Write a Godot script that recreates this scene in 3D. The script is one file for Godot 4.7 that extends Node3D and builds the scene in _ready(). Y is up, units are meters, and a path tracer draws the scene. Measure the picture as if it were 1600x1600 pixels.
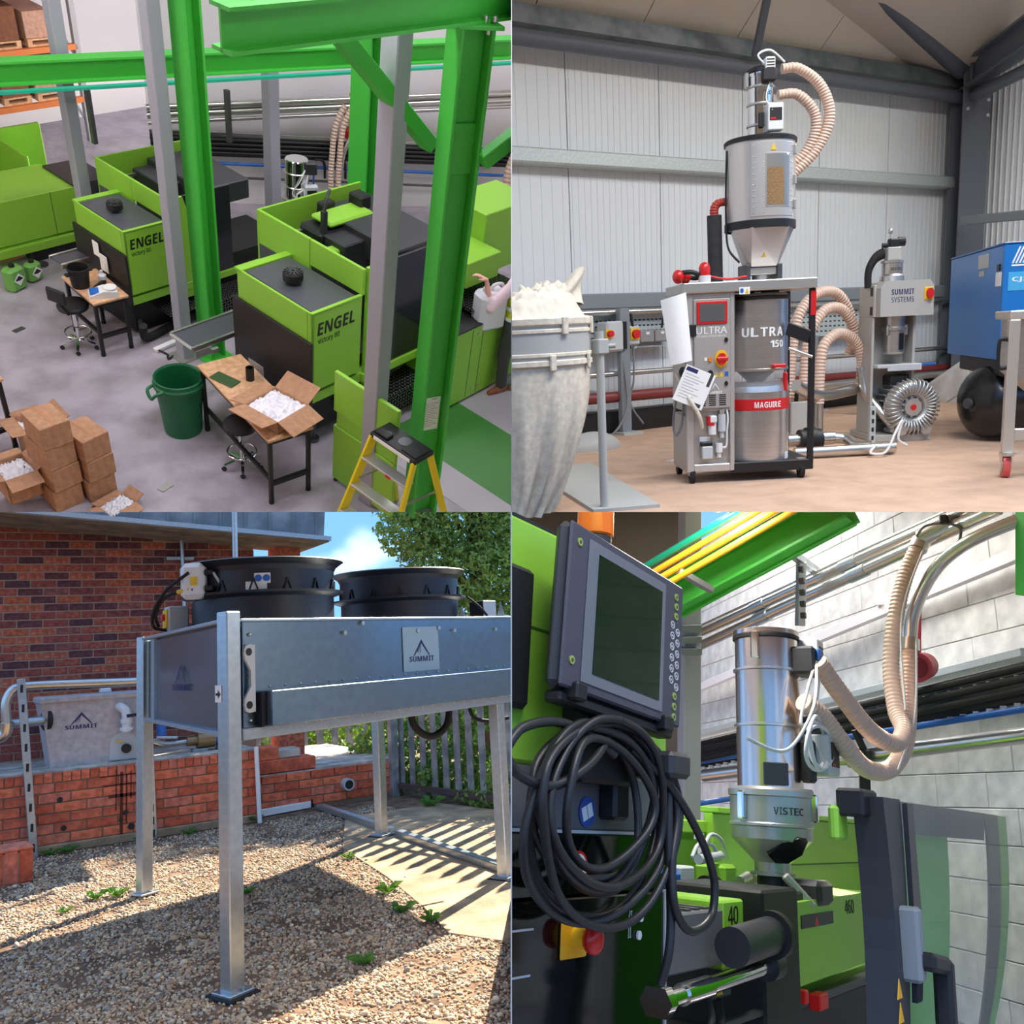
extends Node3D
# Four places seen from one spot: a moulding hall (upper left), a dryer bay (upper right), a yard (lower left)
# and a machine cell (lower right). The yard stands on the world's ground; each place has its own level floor.

class MB:
	var v := PackedVector3Array()
	var n := PackedVector3Array()
	var x := Transform3D()
	func at(p: Vector3, b := Basis()) -> MB:
		x = Transform3D(b, p)
		return self
	func tri(a: Vector3, b: Vector3, c: Vector3, na: Vector3, nb: Vector3, nc: Vector3) -> void:
		if (b - a).cross(c - a).dot(na + nb + nc) > 0.0:
			v.append(x * a); v.append(x * c); v.append(x * b)
			n.append((x.basis * na).normalized()); n.append((x.basis * nc).normalized()); n.append((x.basis * nb).normalized())
		else:
			v.append(x * a); v.append(x * b); v.append(x * c)
			n.append((x.basis * na).normalized()); n.append((x.basis * nb).normalized()); n.append((x.basis * nc).normalized())
	func ftri(a: Vector3, b: Vector3, c: Vector3, out: Vector3) -> void:
		var m := (b - a).cross(c - a).normalized()
		if m.dot(out) < 0.0:
			m = -m
		tri(a, b, c, m, m, m)
	func quad(a: Vector3, b: Vector3, c: Vector3, d: Vector3, out: Vector3) -> void:
		ftri(a, b, c, out)
		ftri(a, c, d, out)
	# box from its centre and size with chamfered edges
	func box(c: Vector3, s: Vector3, bev := 0.0) -> MB:
		var h := s / 2.0
		var e := minf(bev, minf(h.x, minf(h.y, h.z)) * 0.95)
		for ax in 3:
			for sg in [-1.0, 1.0]:
				var o := Vector3.ZERO
				o[ax] = sg
				var u := (ax + 1) % 3
				var w := (ax + 2) % 3
				var q := []
				for k in [[-1, -1], [1, -1], [1, 1], [-1, 1]]:
					var p := Vector3.ZERO
					p[ax] = sg * h[ax]
					p[u] = k[0] * (h[u] - e)
					p[w] = k[1] * (h[w] - e)
					q.append(c + p)
				quad(q[0], q[1], q[2], q[3], o)
		if e > 0.0:
			for ax in 3:
				var u := (ax + 1) % 3
				var w := (ax + 2) % 3
				for su in [-1.0, 1.0]:
					for sw in [-1.0, 1.0]:
						var q := []
						for k in [[-1, 0], [1, 0], [1, 1], [-1, 1]]:
							var p := Vector3.ZERO
							p[ax] = k[0] * (h[ax] - e)
							p[u] = su * (h[u] - (e if k[1] == 1 else 0.0))
							p[w] = sw * (h[w] - (0.0 if k[1] == 1 else e))
							q.append(c + p)
						var o := Vector3.ZERO
						o[u] = su
						o[w] = sw
						quad(q[0], q[1], q[2], q[3], o)
			for sx in [-1.0, 1.0]:
				for sy in [-1.0, 1.0]:
					for sz in [-1.0, 1.0]:
						var s3 := Vector3(sx, sy, sz)
						ftri(c + s3 * Vector3(h.x, h.y - e, h.z - e), c + s3 * Vector3(h.x - e, h.y, h.z - e), c + s3 * Vector3(h.x - e, h.y - e, h.z), s3)
		return self
	func bx(x0: float, y0: float, z0: float, x1: float, y1: float, z1: float, bev := 0.0) -> MB:
		return box(Vector3(x0 + x1, y0 + y1, z0 + z1) / 2.0, Vector3(absf(x1 - x0), absf(y1 - y0), absf(z1 - z0)), bev)
	# straight bar of rectangular section between two points
	func bar(a: Vector3, b: Vector3, w: float, h: float, bev := 0.0, up := Vector3.UP) -> MB:
		var keep := x
		var d := (b - a).normalized()
		var s := up.cross(d)
		if s.length() < 0.01:
			s = Vector3.RIGHT.cross(d)
		s = s.normalized()
		x = x * Transform3D(Basis(s, d.cross(s), d), (a + b) / 2.0)
		box(Vector3.ZERO, Vector3(w, h, a.distance_to(b)), bev)
		x = keep
		return self
	# round bar, tapered if r1 is given
	func rod(a: Vector3, b: Vector3, r: float, seg := 12, r1 := -1.0, caps := true) -> MB:
		var d := (b - a).normalized()
		var s := d.cross(Vector3.UP if absf(d.y) < 0.9 else Vector3.RIGHT).normalized()
		var t := d.cross(s)
		var rb := r if r1 < 0.0 else r1
		for k in seg:
			var f := TAU * k / seg
			var g := TAU * (k + 1) / seg
			var n0 := s * cos(f) + t * sin(f)
			var n1 := s * cos(g) + t * sin(g)
			tri(a + n0 * r, a + n1 * r, b + n1 * rb, n0, n1, n1)
			tri(a + n0 * r, b + n1 * rb, b + n0 * rb, n0, n1, n0)
			if caps:
				tri(a, a + n0 * r, a + n1 * r, -d, -d, -d)
				tri(b, b + n0 * rb, b + n1 * rb, d, d, d)
		return self
	# profile of [radius, height] turned about the y axis
	func lathe(p: Array, seg := 32, o := Vector3.ZERO, f0 := 0.0, f1 := TAU, smooth := false) -> MB:
		var m := []
		for i in p.size() - 1:
			var q := Vector2(p[i + 1][1] - p[i][1], p[i][0] - p[i + 1][0])
			m.append(q.normalized() if q.length() > 1e-9 else Vector2(1, 0))
		for i in p.size() - 1:
			var a: Vector2 = m[i]
			var b: Vector2 = m[i]
			if smooth:
				if i > 0:
					a = (m[i] + m[i - 1]).normalized()
				if i < m.size() - 1:
					b = (m[i] + m[i + 1]).normalized()
			for k in seg:
				var f := lerpf(f0, f1, float(k) / seg)
				var g := lerpf(f0, f1, float(k + 1) / seg)
				var c0 := Vector3(cos(f), 0, sin(f))
				var c1 := Vector3(cos(g), 0, sin(g))
				var y := Vector3.UP
				var A: Vector3 = o + c0 * p[i][0] + y * p[i][1]
				var B: Vector3 = o + c1 * p[i][0] + y * p[i][1]
				var C: Vector3 = o + c1 * p[i + 1][0] + y * p[i + 1][1]
				var D: Vector3 = o + c0 * p[i + 1][0] + y * p[i + 1][1]
				var nA := c0 * a.x + y * a.y
				var nB := c1 * a.x + y * a.y
				var nC := c1 * b.x + y * b.y
				var nD := c0 * b.x + y * b.y
				if p[i][0] > 1e-6:
					tri(A, B, C, nA, nB, nC)
				if p[i + 1][0] > 1e-6:
					tri(A, C, D, nA, nC, nD)
		return self
	# round tube swept along points; ribs > 0 gives a corrugated hose with that many ribs per metre
	func tube(pts: Array, r: float, seg := 8, ribs := 0.0, depth := 0.12, step := 0.0) -> MB:
		var c := Curve3D.new()
		c.bake_interval = 0.01
		for i in pts.size():
			var t: Vector3 = (pts[mini(i + 1, pts.size() - 1)] - pts[maxi(i - 1, 0)]) / 6.0
			var din: float = 1.0
			if i > 0 and i < pts.size() - 1:
				var la: float = pts[i].distance_to(pts[i - 1])
				var lb: float = pts[i].distance_to(pts[i + 1])
				var s := 2.0 / maxf(la + lb, 1e-6)
				c.add_point(pts[i], -t * la * s, t * lb * s)
			else:
				c.add_point(pts[i], -t * din, t * din)
		var L := c.get_baked_length()
		var st := step if step > 0.0 else (0.25 / ribs if ribs > 0.0 else maxf(r * 0.9, L / 400.0))
		var cnt := maxi(2, int(ceil(L / st)))
		var prev := []
		var pn := []
		var s := Vector3.ZERO
		for i in cnt + 1:
			var o := L * i / cnt
			var p := c.sample_baked(o, true)
			var d := (c.sample_baked(minf(o + 0.004, L), true) - c.sample_baked(maxf(o - 0.004, 0), true)).normalized()
			if s == Vector3.ZERO:
				s = d.cross(Vector3.UP if absf(d.y) < 0.9 else Vector3.RIGHT).normalized()
			s = (s - d * s.dot(d)).normalized()
			var t := d.cross(s)
			var rr := r
			var tilt := 0.0
			if ribs > 0.0:
				rr = r * (1.0 - depth * (0.5 - 0.5 * cos(TAU * o * ribs)))
				tilt = 0.8 * sin(TAU * o * ribs)
			var ring := []
			var rn := []
			for k in seg:
				var f := TAU * k / seg
				var q := s * cos(f) + t * sin(f)
				ring.append(p + q * rr)
				rn.append((q + d * tilt).normalized())
			if i > 0:
				for k in seg:
					var j := (k + 1) % seg
					tri(prev[k], prev[j], ring[j], pn[k], pn[j], rn[j])
					tri(prev[k], ring[j], ring[k], pn[k], rn[j], rn[k])
			if i == 0 or i == cnt:
				var e := d * (-1.0 if i == 0 else 1.0)
				for k in seg:
					tri(p, ring[k], ring[(k + 1) % seg], e, e, e)
			prev = ring
			pn = rn
		return self
	# outline in x and y given thickness along z, its front face at z = z1
	func prism(poly: Array, z0: float, z1: float) -> MB:
		var pg := PackedVector2Array(poly)
		var big := PackedVector2Array()
		for q in pg: big.append(q * 1000.0)
		var ix := Geometry2D.triangulate_polygon(big)
		for i in range(0, ix.size(), 3):
			for z in [z0, z1]:
				ftri(Vector3(pg[ix[i]].x, pg[ix[i]].y, z), Vector3(pg[ix[i + 1]].x, pg[ix[i + 1]].y, z), Vector3(pg[ix[i + 2]].x, pg[ix[i + 2]].y, z), Vector3(0, 0, 1 if (z > minf(z0, z1)) else -1))
		var cw := Geometry2D.is_polygon_clockwise(pg)
		for i in pg.size():
			var a := pg[i]
			var b := pg[(i + 1) % pg.size()]
			var o := Vector3(b.y - a.y, a.x - b.x, 0) * (-1.0 if cw else 1.0)
			quad(Vector3(a.x, a.y, z0), Vector3(b.x, b.y, z0), Vector3(b.x, b.y, z1), Vector3(a.x, a.y, z1), o)
		return self
	func ball(c: Vector3, r: Vector3, seg := 16, rows := 10, f0 := 0.0, f1 := PI) -> MB:
		for i in rows:
			for k in seg:
				var q := []
				var m := []
				for w in [[0, 0], [0, 1], [1, 1], [1, 0]]:
					var a := lerpf(f0, f1, float(i + w[0]) / rows)
					var b: float = TAU * (k + w[1]) / seg
					var d := Vector3(sin(a) * cos(b), cos(a), sin(a) * sin(b))
					q.append(c + d * r)
					m.append((d / r).normalized())
				tri(q[0], q[1], q[2], m[0], m[1], m[2])
				tri(q[0], q[2], q[3], m[0], m[2], m[3])
		return self
	# a surface given by a function of (u, v) in 0..1, smooth
	func grid(nu: int, nv: int, f: Callable) -> MB:
		var p := []
		for i in nu + 1:
			for j in nv + 1:
				p.append(f.call(float(i) / nu, float(j) / nv))
		var m := []
		for i in nu + 1:
			for j in nv + 1:
				var a: Vector3 = p[mini(i + 1, nu) * (nv + 1) + j] - p[maxi(i - 1, 0) * (nv + 1) + j]
				var b: Vector3 = p[i * (nv + 1) + mini(j + 1, nv)] - p[i * (nv + 1) + maxi(j - 1, 0)]
				m.append(a.cross(b).normalized())
		for i in nu:
			for j in nv:
				var k := i * (nv + 1) + j
				var l := k + nv + 1
				tri(p[k], p[l], p[l + 1], m[k], m[l], m[l + 1])
				tri(p[k], p[l + 1], p[k + 1], m[k], m[l + 1], m[k + 1])
		return self
	# cut away what lies under the plane (a thing that stands against a partition)
	func clip(pl: Plane) -> MB:
		var v2 := PackedVector3Array()
		var n2 := PackedVector3Array()
		for i in range(0, v.size(), 3):
			var d := [pl.distance_to(v[i]), pl.distance_to(v[i + 1]), pl.distance_to(v[i + 2])]
			if d[0] < 0 and d[1] < 0 and d[2] < 0:
				continue
			if d[0] >= 0 and d[1] >= 0 and d[2] >= 0:
				for k in 3:
					v2.append(v[i + k])
					n2.append(n[i + k])
				continue
			var q := []
			var m := []
			for k in 3:
				var l := (k + 1) % 3
				if d[k] >= 0:
					q.append(v[i + k])
					m.append(n[i + k])
				if (d[k] >= 0) != (d[l] >= 0):
					var t: float = d[k] / (d[k] - d[l])
					q.append(v[i + k].lerp(v[i + l], t))
					m.append(n[i + k].lerp(n[i + l], t))
			for k in range(1, q.size() - 1):
				for w in [0, k, k + 1]:
					v2.append(q[w])
					n2.append(m[w])
		v = v2
		n = n2
		return self
	func mesh(m: Material) -> ArrayMesh:
		var a := []
		a.resize(Mesh.ARRAY_MAX)
		a[Mesh.ARRAY_VERTEX] = v
		a[Mesh.ARRAY_NORMAL] = n
		var am := ArrayMesh.new()
		am.add_surface_from_arrays(Mesh.PRIMITIVE_TRIANGLES, a)
		am.surface_set_material(0, m)
		return am

var M := {}
var CELL := {}
var cell: Transform3D      # the place that is being built
var used := {}
var rng := RandomNumberGenerator.new()

func mb() -> MB:
	return MB.new()

func rgb(r: float, g: float, b: float) -> Color:
	return Color(r / 255.0, g / 255.0, b / 255.0)

func noise(sd: int, freq: float, oct := 4, type := FastNoiseLite.TYPE_SIMPLEX_SMOOTH) -> FastNoiseLite:
	var f := FastNoiseLite.new()
	f.seed = sd
	f.frequency = freq
	f.noise_type = type
	f.fractal_octaves = oct
	return f

# seamless texture that goes from dark to light around a colour
func tex(sd: int, freq: float, stops: Array, size := 256, oct := 4, type := FastNoiseLite.TYPE_SIMPLEX_SMOOTH) -> NoiseTexture2D:
	var t := NoiseTexture2D.new()
	t.width = size
	t.height = size
	t.seamless = true
	t.noise = noise(sd, freq, oct, type)
	var g := Gradient.new()
	var off := PackedFloat32Array()
	var col := PackedColorArray()
	for s in stops:
		off.append(s[0])
		col.append(s[1])
	g.offsets = off
	g.colors = col
	t.color_ramp = g
	return t

func bumps(sd: int, freq: float, k := 4.0, size := 256) -> NoiseTexture2D:
	var t := NoiseTexture2D.new()
	t.width = size
	t.height = size
	t.seamless = true
	t.as_normal_map = true
	t.bump_strength = k
	t.noise = noise(sd, freq, 4)
	return t

func mat(c: Color, rough := 0.5, metal := 0.0, t: Texture2D = null, scale := 1.0, nm: Texture2D = null, nk := 0.5) -> StandardMaterial3D:
	var m := StandardMaterial3D.new()
	m.albedo_color = c
	m.roughness = rough
	m.metallic = metal
	if t or nm:
		m.uv1_triplanar = true
		m.uv1_scale = Vector3.ONE * scale
	if t:
		m.albedo_texture = t
	if nm:
		m.normal_enabled = true
		m.normal_texture = nm
		m.normal_scale = nk
	return m

func glass(c: Color, alpha: float, rough := 0.05) -> StandardMaterial3D:
	var m := mat(Color(c.r, c.g, c.b, alpha), rough)
	m.transparency = BaseMaterial3D.TRANSPARENCY_ALPHA
	return m

func numbered(called: String) -> String:
	var k: int = used.get(called, -1) + 1
	used[called] = k
	return called if k == 0 else "%s_%03d" % [called, k]

func tag(o: Node3D, label: String, category: String, group := "", kind := "") -> Node3D:
	if label: o.set_meta("label", label)
	if category: o.set_meta("category", category)
	if group: o.set_meta("group", group)
	if kind: o.set_meta("kind", kind)
	return o

func thing(called: String, label: String, category: String, p := Vector3.ZERO, turn := 0.0, group := "") -> Node3D:
	var o := Node3D.new()
	o.name = numbered(called)
	add_child(o, true)
	o.transform = cell * Transform3D(Basis(Vector3.UP, turn), p)
	tag(o, label, category, group)
	return o

func part(called: String, b: MB, m: Material, parent: Node3D, label := "") -> MeshInstance3D:
	var o := MeshInstance3D.new()
	o.mesh = b.mesh(m)
	o.name = called
	parent.add_child(o, true)
	if label: o.set_meta("label", label)
	return o

# a part that shares a mesh with others
func piece(called: String, me: Mesh, parent: Node3D, x: Transform3D, m: Material = null) -> MeshInstance3D:
	var o := MeshInstance3D.new()
	o.mesh = me
	o.name = called
	o.transform = x
	if m: o.material_override = m
	parent.add_child(o, true)
	return o

func one(called: String, b: MB, m: Material, label: String, category: String, p := Vector3.ZERO, turn := 0.0, group := "") -> MeshInstance3D:
	var o := MeshInstance3D.new()
	o.mesh = b.mesh(m)
	o.name = numbered(called)
	add_child(o, true)
	o.transform = cell * Transform3D(Basis(Vector3.UP, turn), p)
	tag(o, label, category, group)
	return o

func struct(called: String, b: MB, m: Material, label := "", p := Vector3.ZERO, turn := 0.0) -> MeshInstance3D:
	var o := one(called, b, m, label, "", p, turn)
	o.set_meta("kind", "structure")
	return o

func scatter(called: String, me: Mesh, xs: Array, parent: Node3D, label := "", category := "", cols: Array = []) -> MultiMeshInstance3D:
	var mm := MultiMesh.new()
	mm.transform_format = MultiMesh.TRANSFORM_3D
	if cols: mm.use_colors = true
	mm.mesh = me
	mm.instance_count = xs.size()
	for i in xs.size():
		mm.set_instance_transform(i, xs[i])
		if cols: mm.set_instance_color(i, cols[i])
	var o := MultiMeshInstance3D.new()
	o.multimesh = mm
	o.name = numbered(called) if parent == self else called
	parent.add_child(o, true)
	if parent == self: o.transform = cell
	tag(o, label, category, "", "stuff")
	return o

# raised lettering: its lower left corner at the origin of x, letters facing +z of x, capitals as tall as h; w > 0 stretches it to that width
func text(parent: Node3D, called: String, s: String, h: float, x: Transform3D, m: Material, w := 0.0, bold := true, font := "Droid Sans") -> MeshInstance3D:
	var f := SystemFont.new()
	f.font_names = PackedStringArray([font])
	f.font_weight = 700 if bold else 400
	var t := TextMesh.new()
	t.text = s
	t.font = f
	t.font_size = 48
	t.pixel_size = h / (48.0 * 0.714)
	t.depth = h * 0.04
	t.horizontal_alignment = HORIZONTAL_ALIGNMENT_CENTER
	t.vertical_alignment = VERTICAL_ALIGNMENT_CENTER
	t.material = m
	var o := MeshInstance3D.new()
	o.name = called
	o.mesh = t
	parent.add_child(o, true)
	var b := t.get_aabb()
	var k := w / b.size.x if w > 0.0 else 1.0
	var ky := h / b.size.y if not ("y" in s or "g" in s or "p" in s) else 1.0
	o.transform = x * Transform3D(Basis.from_scale(Vector3(k, ky, 1)), Vector3(-b.position.x * k, -b.position.y * ky, 0))
	return o

# the mountain emblem over its word, w wide, lower left corner at x
func emblem(parent: Node3D, x: Transform3D, w: float, m: Material, word := true, tall := 1.0) -> void:
	var k := w / 1140.0
	var b := mb()
	b.x = x
	for pts in [[[570, 935], [950, 470], [953, 585], [610, 935]], [[950, 470], [1335, 935], [1293, 935], [953, 585]], [[908, 630], [890, 870], [878, 655]], [[848, 690], [830, 865], [818, 715]], [[791, 750], [772, 858], [760, 775]]]:
		var poly := []
		for p in pts:
			poly.append(Vector2((p[0] - 380) * k, (1100 - p[1]) * k * tall))
		b.prism(poly, -0.001, 0.002)
	part("emblem", b, m, parent)
	if word:
		text(parent, "lettering", "SUMMIT", 148 * k * tall, x, m, w)

func frame(tilt: float, roll: float, a: float, anchor: Vector2, depth: float, back := false) -> Transform3D:
	var r := Basis(Vector3.BACK, roll) * Basis(Vector3.RIGHT, tilt)
	var d := r * Vector3(sin(a), 0, -cos(a))
	var ax := r.y.cross(-d) if back else d
	return Transform3D(Basis(ax, r.y, ax.cross(r.y)), Vector3((anchor.x - 800) / 1400.0, -(anchor.y - 800) / 1400.0, -1) * depth)

# the line of sight's own upright (side) and level (floor) planes, in the coordinates of the place being built, offset in metres
func upright(keep_right: bool, off := 0.0) -> Plane:
	var e: Transform3D = cell.affine_inverse() * CELL.eye
	var nn := e.basis.x * (1.0 if keep_right else -1.0)
	return Plane(nn, e.origin + nn * off)

func level(keep_above: bool, off := 0.0) -> Plane:
	var e: Transform3D = cell.affine_inverse() * CELL.eye
	var nn := e.basis.y * (1.0 if keep_above else -1.0)
	return Plane(nn, e.origin + nn * off)

func lamp_panel(called: String, label: String, p: Vector3, size: Vector2, energy: float, c: Color) -> void:
	# ceiling fitting: a dim glowing diffuser in a frame, and the light it gives just under it
	var o := thing(called, label, "lamp", p)
	part("housing", mb().bx(-size.x / 2 - 0.02, 0.005, -size.y / 2 - 0.02, size.x / 2 + 0.02, 0.06, size.y / 2 + 0.02, 0.005), M.white, o)
	var g := mat(Color.WHITE, 0.5)
	g.emission_enabled = true
	g.emission = c
	g.emission_energy_multiplier = 1.5
	part("diffuser", mb().bx(-size.x / 2, -0.004, -size.y / 2, size.x / 2, 0.005, size.y / 2), g, o)
	var l := AreaLight3D.new()
	l.name = "light"
	l.area_size = size
	l.area_normalize_energy = true
	l.light_energy = energy
	l.light_color = c
	l.area_range = 20.0
	l.area_attenuation = 2.0
	l.shadow_enabled = true
	o.add_child(l)
	l.transform = Transform3D(Basis(Vector3.RIGHT, -PI / 2), V(0, -0.012, 0))

func V(x: float, y: float, z: float) -> Vector3:
	return Vector3(x, y, z)

func at(x: float, y: float, z: float, turn := 0.0, pitch := 0.0, roll := 0.0) -> Transform3D:
	return Transform3D(Basis(Vector3.UP, turn) * Basis(Vector3.RIGHT, pitch) * Basis(Vector3.BACK, roll), Vector3(x, y, z))

func _ready() -> void:
	rng.seed = 7
	places()
	view_and_light()
	materials()
	cell = CELL.yard
	yard()
	cell = CELL.hall
	hall()
	cell = CELL.bay
	bay()
	cell = CELL.works
	works()

func places() -> void:
	# each place: how far its floor leans to the line of sight, and one point of its floor (or wall) along that line
	var yd := frame(-0.15036, 0.05963, -0.56447, Vector2(400, 1600), 8.0, true)
	var to_world := yd.affine_inverse()
	CELL.yard = Transform3D()
	CELL.hall = to_world * frame(0.70795, -0.19567, 0.56147, Vector2(400, 800), 6.2)
	CELL.bay = to_world * frame(0.19508, 0.0493, 1.04912, Vector2(1200, 800), 2.9)
	var wk := frame(-0.31762, -0.06154, 0.65578, Vector2(1200, 1200), 4.0)
	wk.origin -= wk.basis.y * 1.3
	CELL.works = to_world * wk
	CELL.eye = to_world

func view_and_light() -> void:
	var cam := Camera3D.new()
	cam.name = "camera"
	add_child(cam)
	cam.transform = CELL.eye
	cam.fov = rad_to_deg(2.0 * atan(800.0 / 1400.0))
	cam.near = 0.05
	cam.far = 300.0
	cam.current = true
	var env := Environment.new()
	var sky := Sky.new()
	var sm := ProceduralSkyMaterial.new()
	sm.sky_top_color = rgb(112, 158, 214)
	sm.sky_horizon_color = rgb(118, 176, 234)
	sm.sky_curve = 0.12
	sm.ground_bottom_color = rgb(128, 112, 94)
	sm.ground_horizon_color = rgb(150, 140, 125)
	sm.sky_energy_multiplier = 1.3
	sm.sun_angle_max = 4.0
	sm.sky_cover = clouds()
	sm.sky_cover_modulate = Color(1, 1, 1, 1)
	sky.sky_material = sm
	env.background_mode = Environment.BG_SKY
	env.sky = sky
	env.sky_rotation = V(0, 0.6, 0)
	env.tonemap_mode = Environment.TONE_MAPPER_LINEAR
	env.tonemap_exposure = 1.0
	env.sdfgi_enabled = true
	env.ssao_enabled = true
	env.ssil_enabled = true
	var we := WorldEnvironment.new()
	we.name = "world"
	we.environment = env
	add_child(we)
	var sun := DirectionalLight3D.new()
	sun.name = "sun"
	sun.light_color = Color(1.0, 0.95, 0.86)
	sun.light_energy = 5.5
	sun.light_angular_distance = 0.6
	sun.shadow_enabled = true
	add_child(sun)
	sun.look_at_from_position(V(0.913, 1.0, -0.605), Vector3.ZERO, Vector3.UP)

func clouds() -> ImageTexture:
	# fair-weather cumulus all round the sky, as fluffy noise over a flat base
	var w := 1024
	var h := 512
	var im := Image.create(w, h, false, Image.FORMAT_RGBAF)
	var big := noise(11, 0.55, 2)
	var fine := noise(5, 2.2, 5)
	for j in h:
		var up := (0.5 - (j + 0.5) / h) * PI
		if up < -0.02 or up > 1.2:
			continue
		for i in w:
			var a := TAU * (i + 0.5) / w
			var d := Vector3(cos(a) * cos(up), sin(up), sin(a) * cos(up))
			var p := Vector3(d.x, 2.2 * d.y, d.z) * 6.0
			var c := big.get_noise_3dv(p) + 0.38 * fine.get_noise_3dv(p) + 0.03
			var k := smoothstep(0.2, 0.4, c) * smoothstep(-0.02, 0.03, up)
			if k > 0.0:
				im.set_pixel(i, j, Color(0.62, 0.62, 0.63, k * 0.9))
	return ImageTexture.create_from_image(im)

func materials() -> void:
	var W := Color.WHITE
	var speck := tex(3, 0.02, [[0.0, Color(0.82, 0.82, 0.82)], [1.0, W]])
	var blotch := tex(4, 0.008, [[0.2, Color(0.74, 0.76, 0.78)], [0.8, W]], 256, 5)
	var cellular := tex(8, 0.05, [[0.0, Color(0.9, 0.91, 0.92)], [1.0, W]], 256, 1, FastNoiseLite.TYPE_CELLULAR)
	var fine_bump := bumps(21, 0.06, 3.0)
	var rough_bump := bumps(22, 0.03, 6.0)
	# yard
	M.galv = mat(rgb(196, 204, 208), 0.32, 0.85, cellular, 1.2)
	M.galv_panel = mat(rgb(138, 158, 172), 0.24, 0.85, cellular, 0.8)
	M.galv_dull = mat(rgb(176, 184, 190), 0.45, 0.7, cellular, 2.0)
	M.cowl = mat(rgb(34, 34, 42), 0.42)
	M.cowl_dark = mat(rgb(20, 20, 25), 0.5)
	M.black = mat(rgb(24, 24, 26), 0.5)
	M.rubber = mat(rgb(22, 22, 23), 0.75)
	M.white_plastic = mat(rgb(225, 225, 225), 0.4)
	M.pale_grey = mat(rgb(190, 194, 196), 0.45)
	M.navy = mat(rgb(38, 40, 92), 0.6)
	M.blue = mat(rgb(40, 100, 180), 0.45)
	M.yellow = mat(rgb(232, 190, 40), 0.5)
	M.red = mat(rgb(205, 30, 34), 0.4)
	M.white = mat(rgb(238, 238, 236), 0.6)
	M.steel = mat(rgb(205, 203, 198), 0.28, 0.95)
	M.chrome = mat(rgb(225, 225, 225), 0.1, 1.0)
	M.sticker = mat(rgb(150, 176, 188), 0.5)
	M.mortar = mat(rgb(186, 150, 128), 0.95, 0.0, speck, 3.0, fine_bump, 0.6)
	M.mortar_grey = mat(rgb(140, 118, 96), 0.95, 0.0, speck, 3.0, fine_bump, 0.6)
	M.concrete = mat(rgb(192, 162, 128), 0.95, 0.0, blotch, 0.6, fine_bump, 0.5)
	M.ledge = mat(rgb(205, 196, 182), 0.95, 0.0, blotch, 0.8, fine_bump, 0.5)
	M.earth = mat(rgb(150, 122, 98), 1.0, 0.0, tex(31, 0.012, [[0.0, Color(0.55, 0.52, 0.5)], [0.5, Color(0.8, 0.78, 0.76)], [1.0, W]], 512, 5), 0.35, rough_bump, 0.8)
	M.tank = mat(rgb(205, 196, 196), 0.6, 0.0, speck, 1.0)
	M.cladding = mat(rgb(140, 152, 158), 0.45, 0.3, blotch, 0.5)
	M.soffit = mat(rgb(150, 138, 122), 0.9, 0.0, blotch, 0.7)
	M.bricks = []
	var k := 0
	for c in [rgb(173, 90, 76), rgb(192, 102, 81), rgb(149, 79, 72), rgb(121, 72, 74), rgb(213, 119, 88), rgb(164, 98, 90), rgb(105, 67, 72), rgb(204, 109, 74)]:
		M.bricks.append(mat(c, 0.9, 0.0, tex(40 + k, 0.03, [[0.1, Color(0.72, 0.7, 0.7)], [0.9, W]], 128), 2.0, fine_bump, 0.7))
		k += 1
	M.orange_bricks = []
	for c in [rgb(237, 121, 86), rgb(249, 133, 93), rgb(223, 114, 81), rgb(239, 138, 109), rgb(216, 105, 72)]:
		M.orange_bricks.append(mat(c, 0.9, 0.0, tex(50 + k, 0.02, [[0.1, Color(0.78, 0.75, 0.74)], [0.9, W]], 128), 1.6, fine_bump, 0.6))
		k += 1
	M.rust = mat(rgb(104, 42, 24), 0.8, 0.0, speck, 4.0)
	M.leaf = mat(W, 0.55)
	M.leaf.vertex_color_use_as_albedo = true
	M.leaf.backlight_enabled = true
	M.leaf.backlight = Color(0.6, 0.75, 0.2)
	M.pebble = mat(W, 0.85)
	M.pebble.vertex_color_use_as_albedo = true
	M.bark = mat(rgb(92, 78, 62), 0.95, 0.0, speck, 3.0, rough_bump, 1.0)
	M.weed = mat(rgb(84, 130, 52), 0.6)
	M.weed.backlight_enabled = true
	M.weed.backlight = Color(0.25, 0.35, 0.1)
	M.fence = mat(rgb(176, 178, 176), 0.55, 0.4, blotch, 1.0)
	materials_indoor(blotch, speck, fine_bump, rough_bump, cellular)

func brushed(c: Color, rough: float, sd: int) -> StandardMaterial3D:
	# steel with a fine grain along one way
	var m := mat(c, rough, 0.9)
	var im := Image.create(64, 64, false, Image.FORMAT_RGB8)
	var r := RandomNumberGenerator.new()
	r.seed = sd
	for y in 64:
		var k := r.randf_range(0.95, 1.0)
		for x in 64:
			var q := clampf(k + r.randf_range(-0.02, 0.02), 0, 1)
			im.set_pixel(x, y, Color(q, q, q))
	m.albedo_texture = ImageTexture.create_from_image(im)
	m.uv1_triplanar = true
	m.uv1_scale = Vector3(1.0, 6.0, 1.0)
	return m

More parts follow.
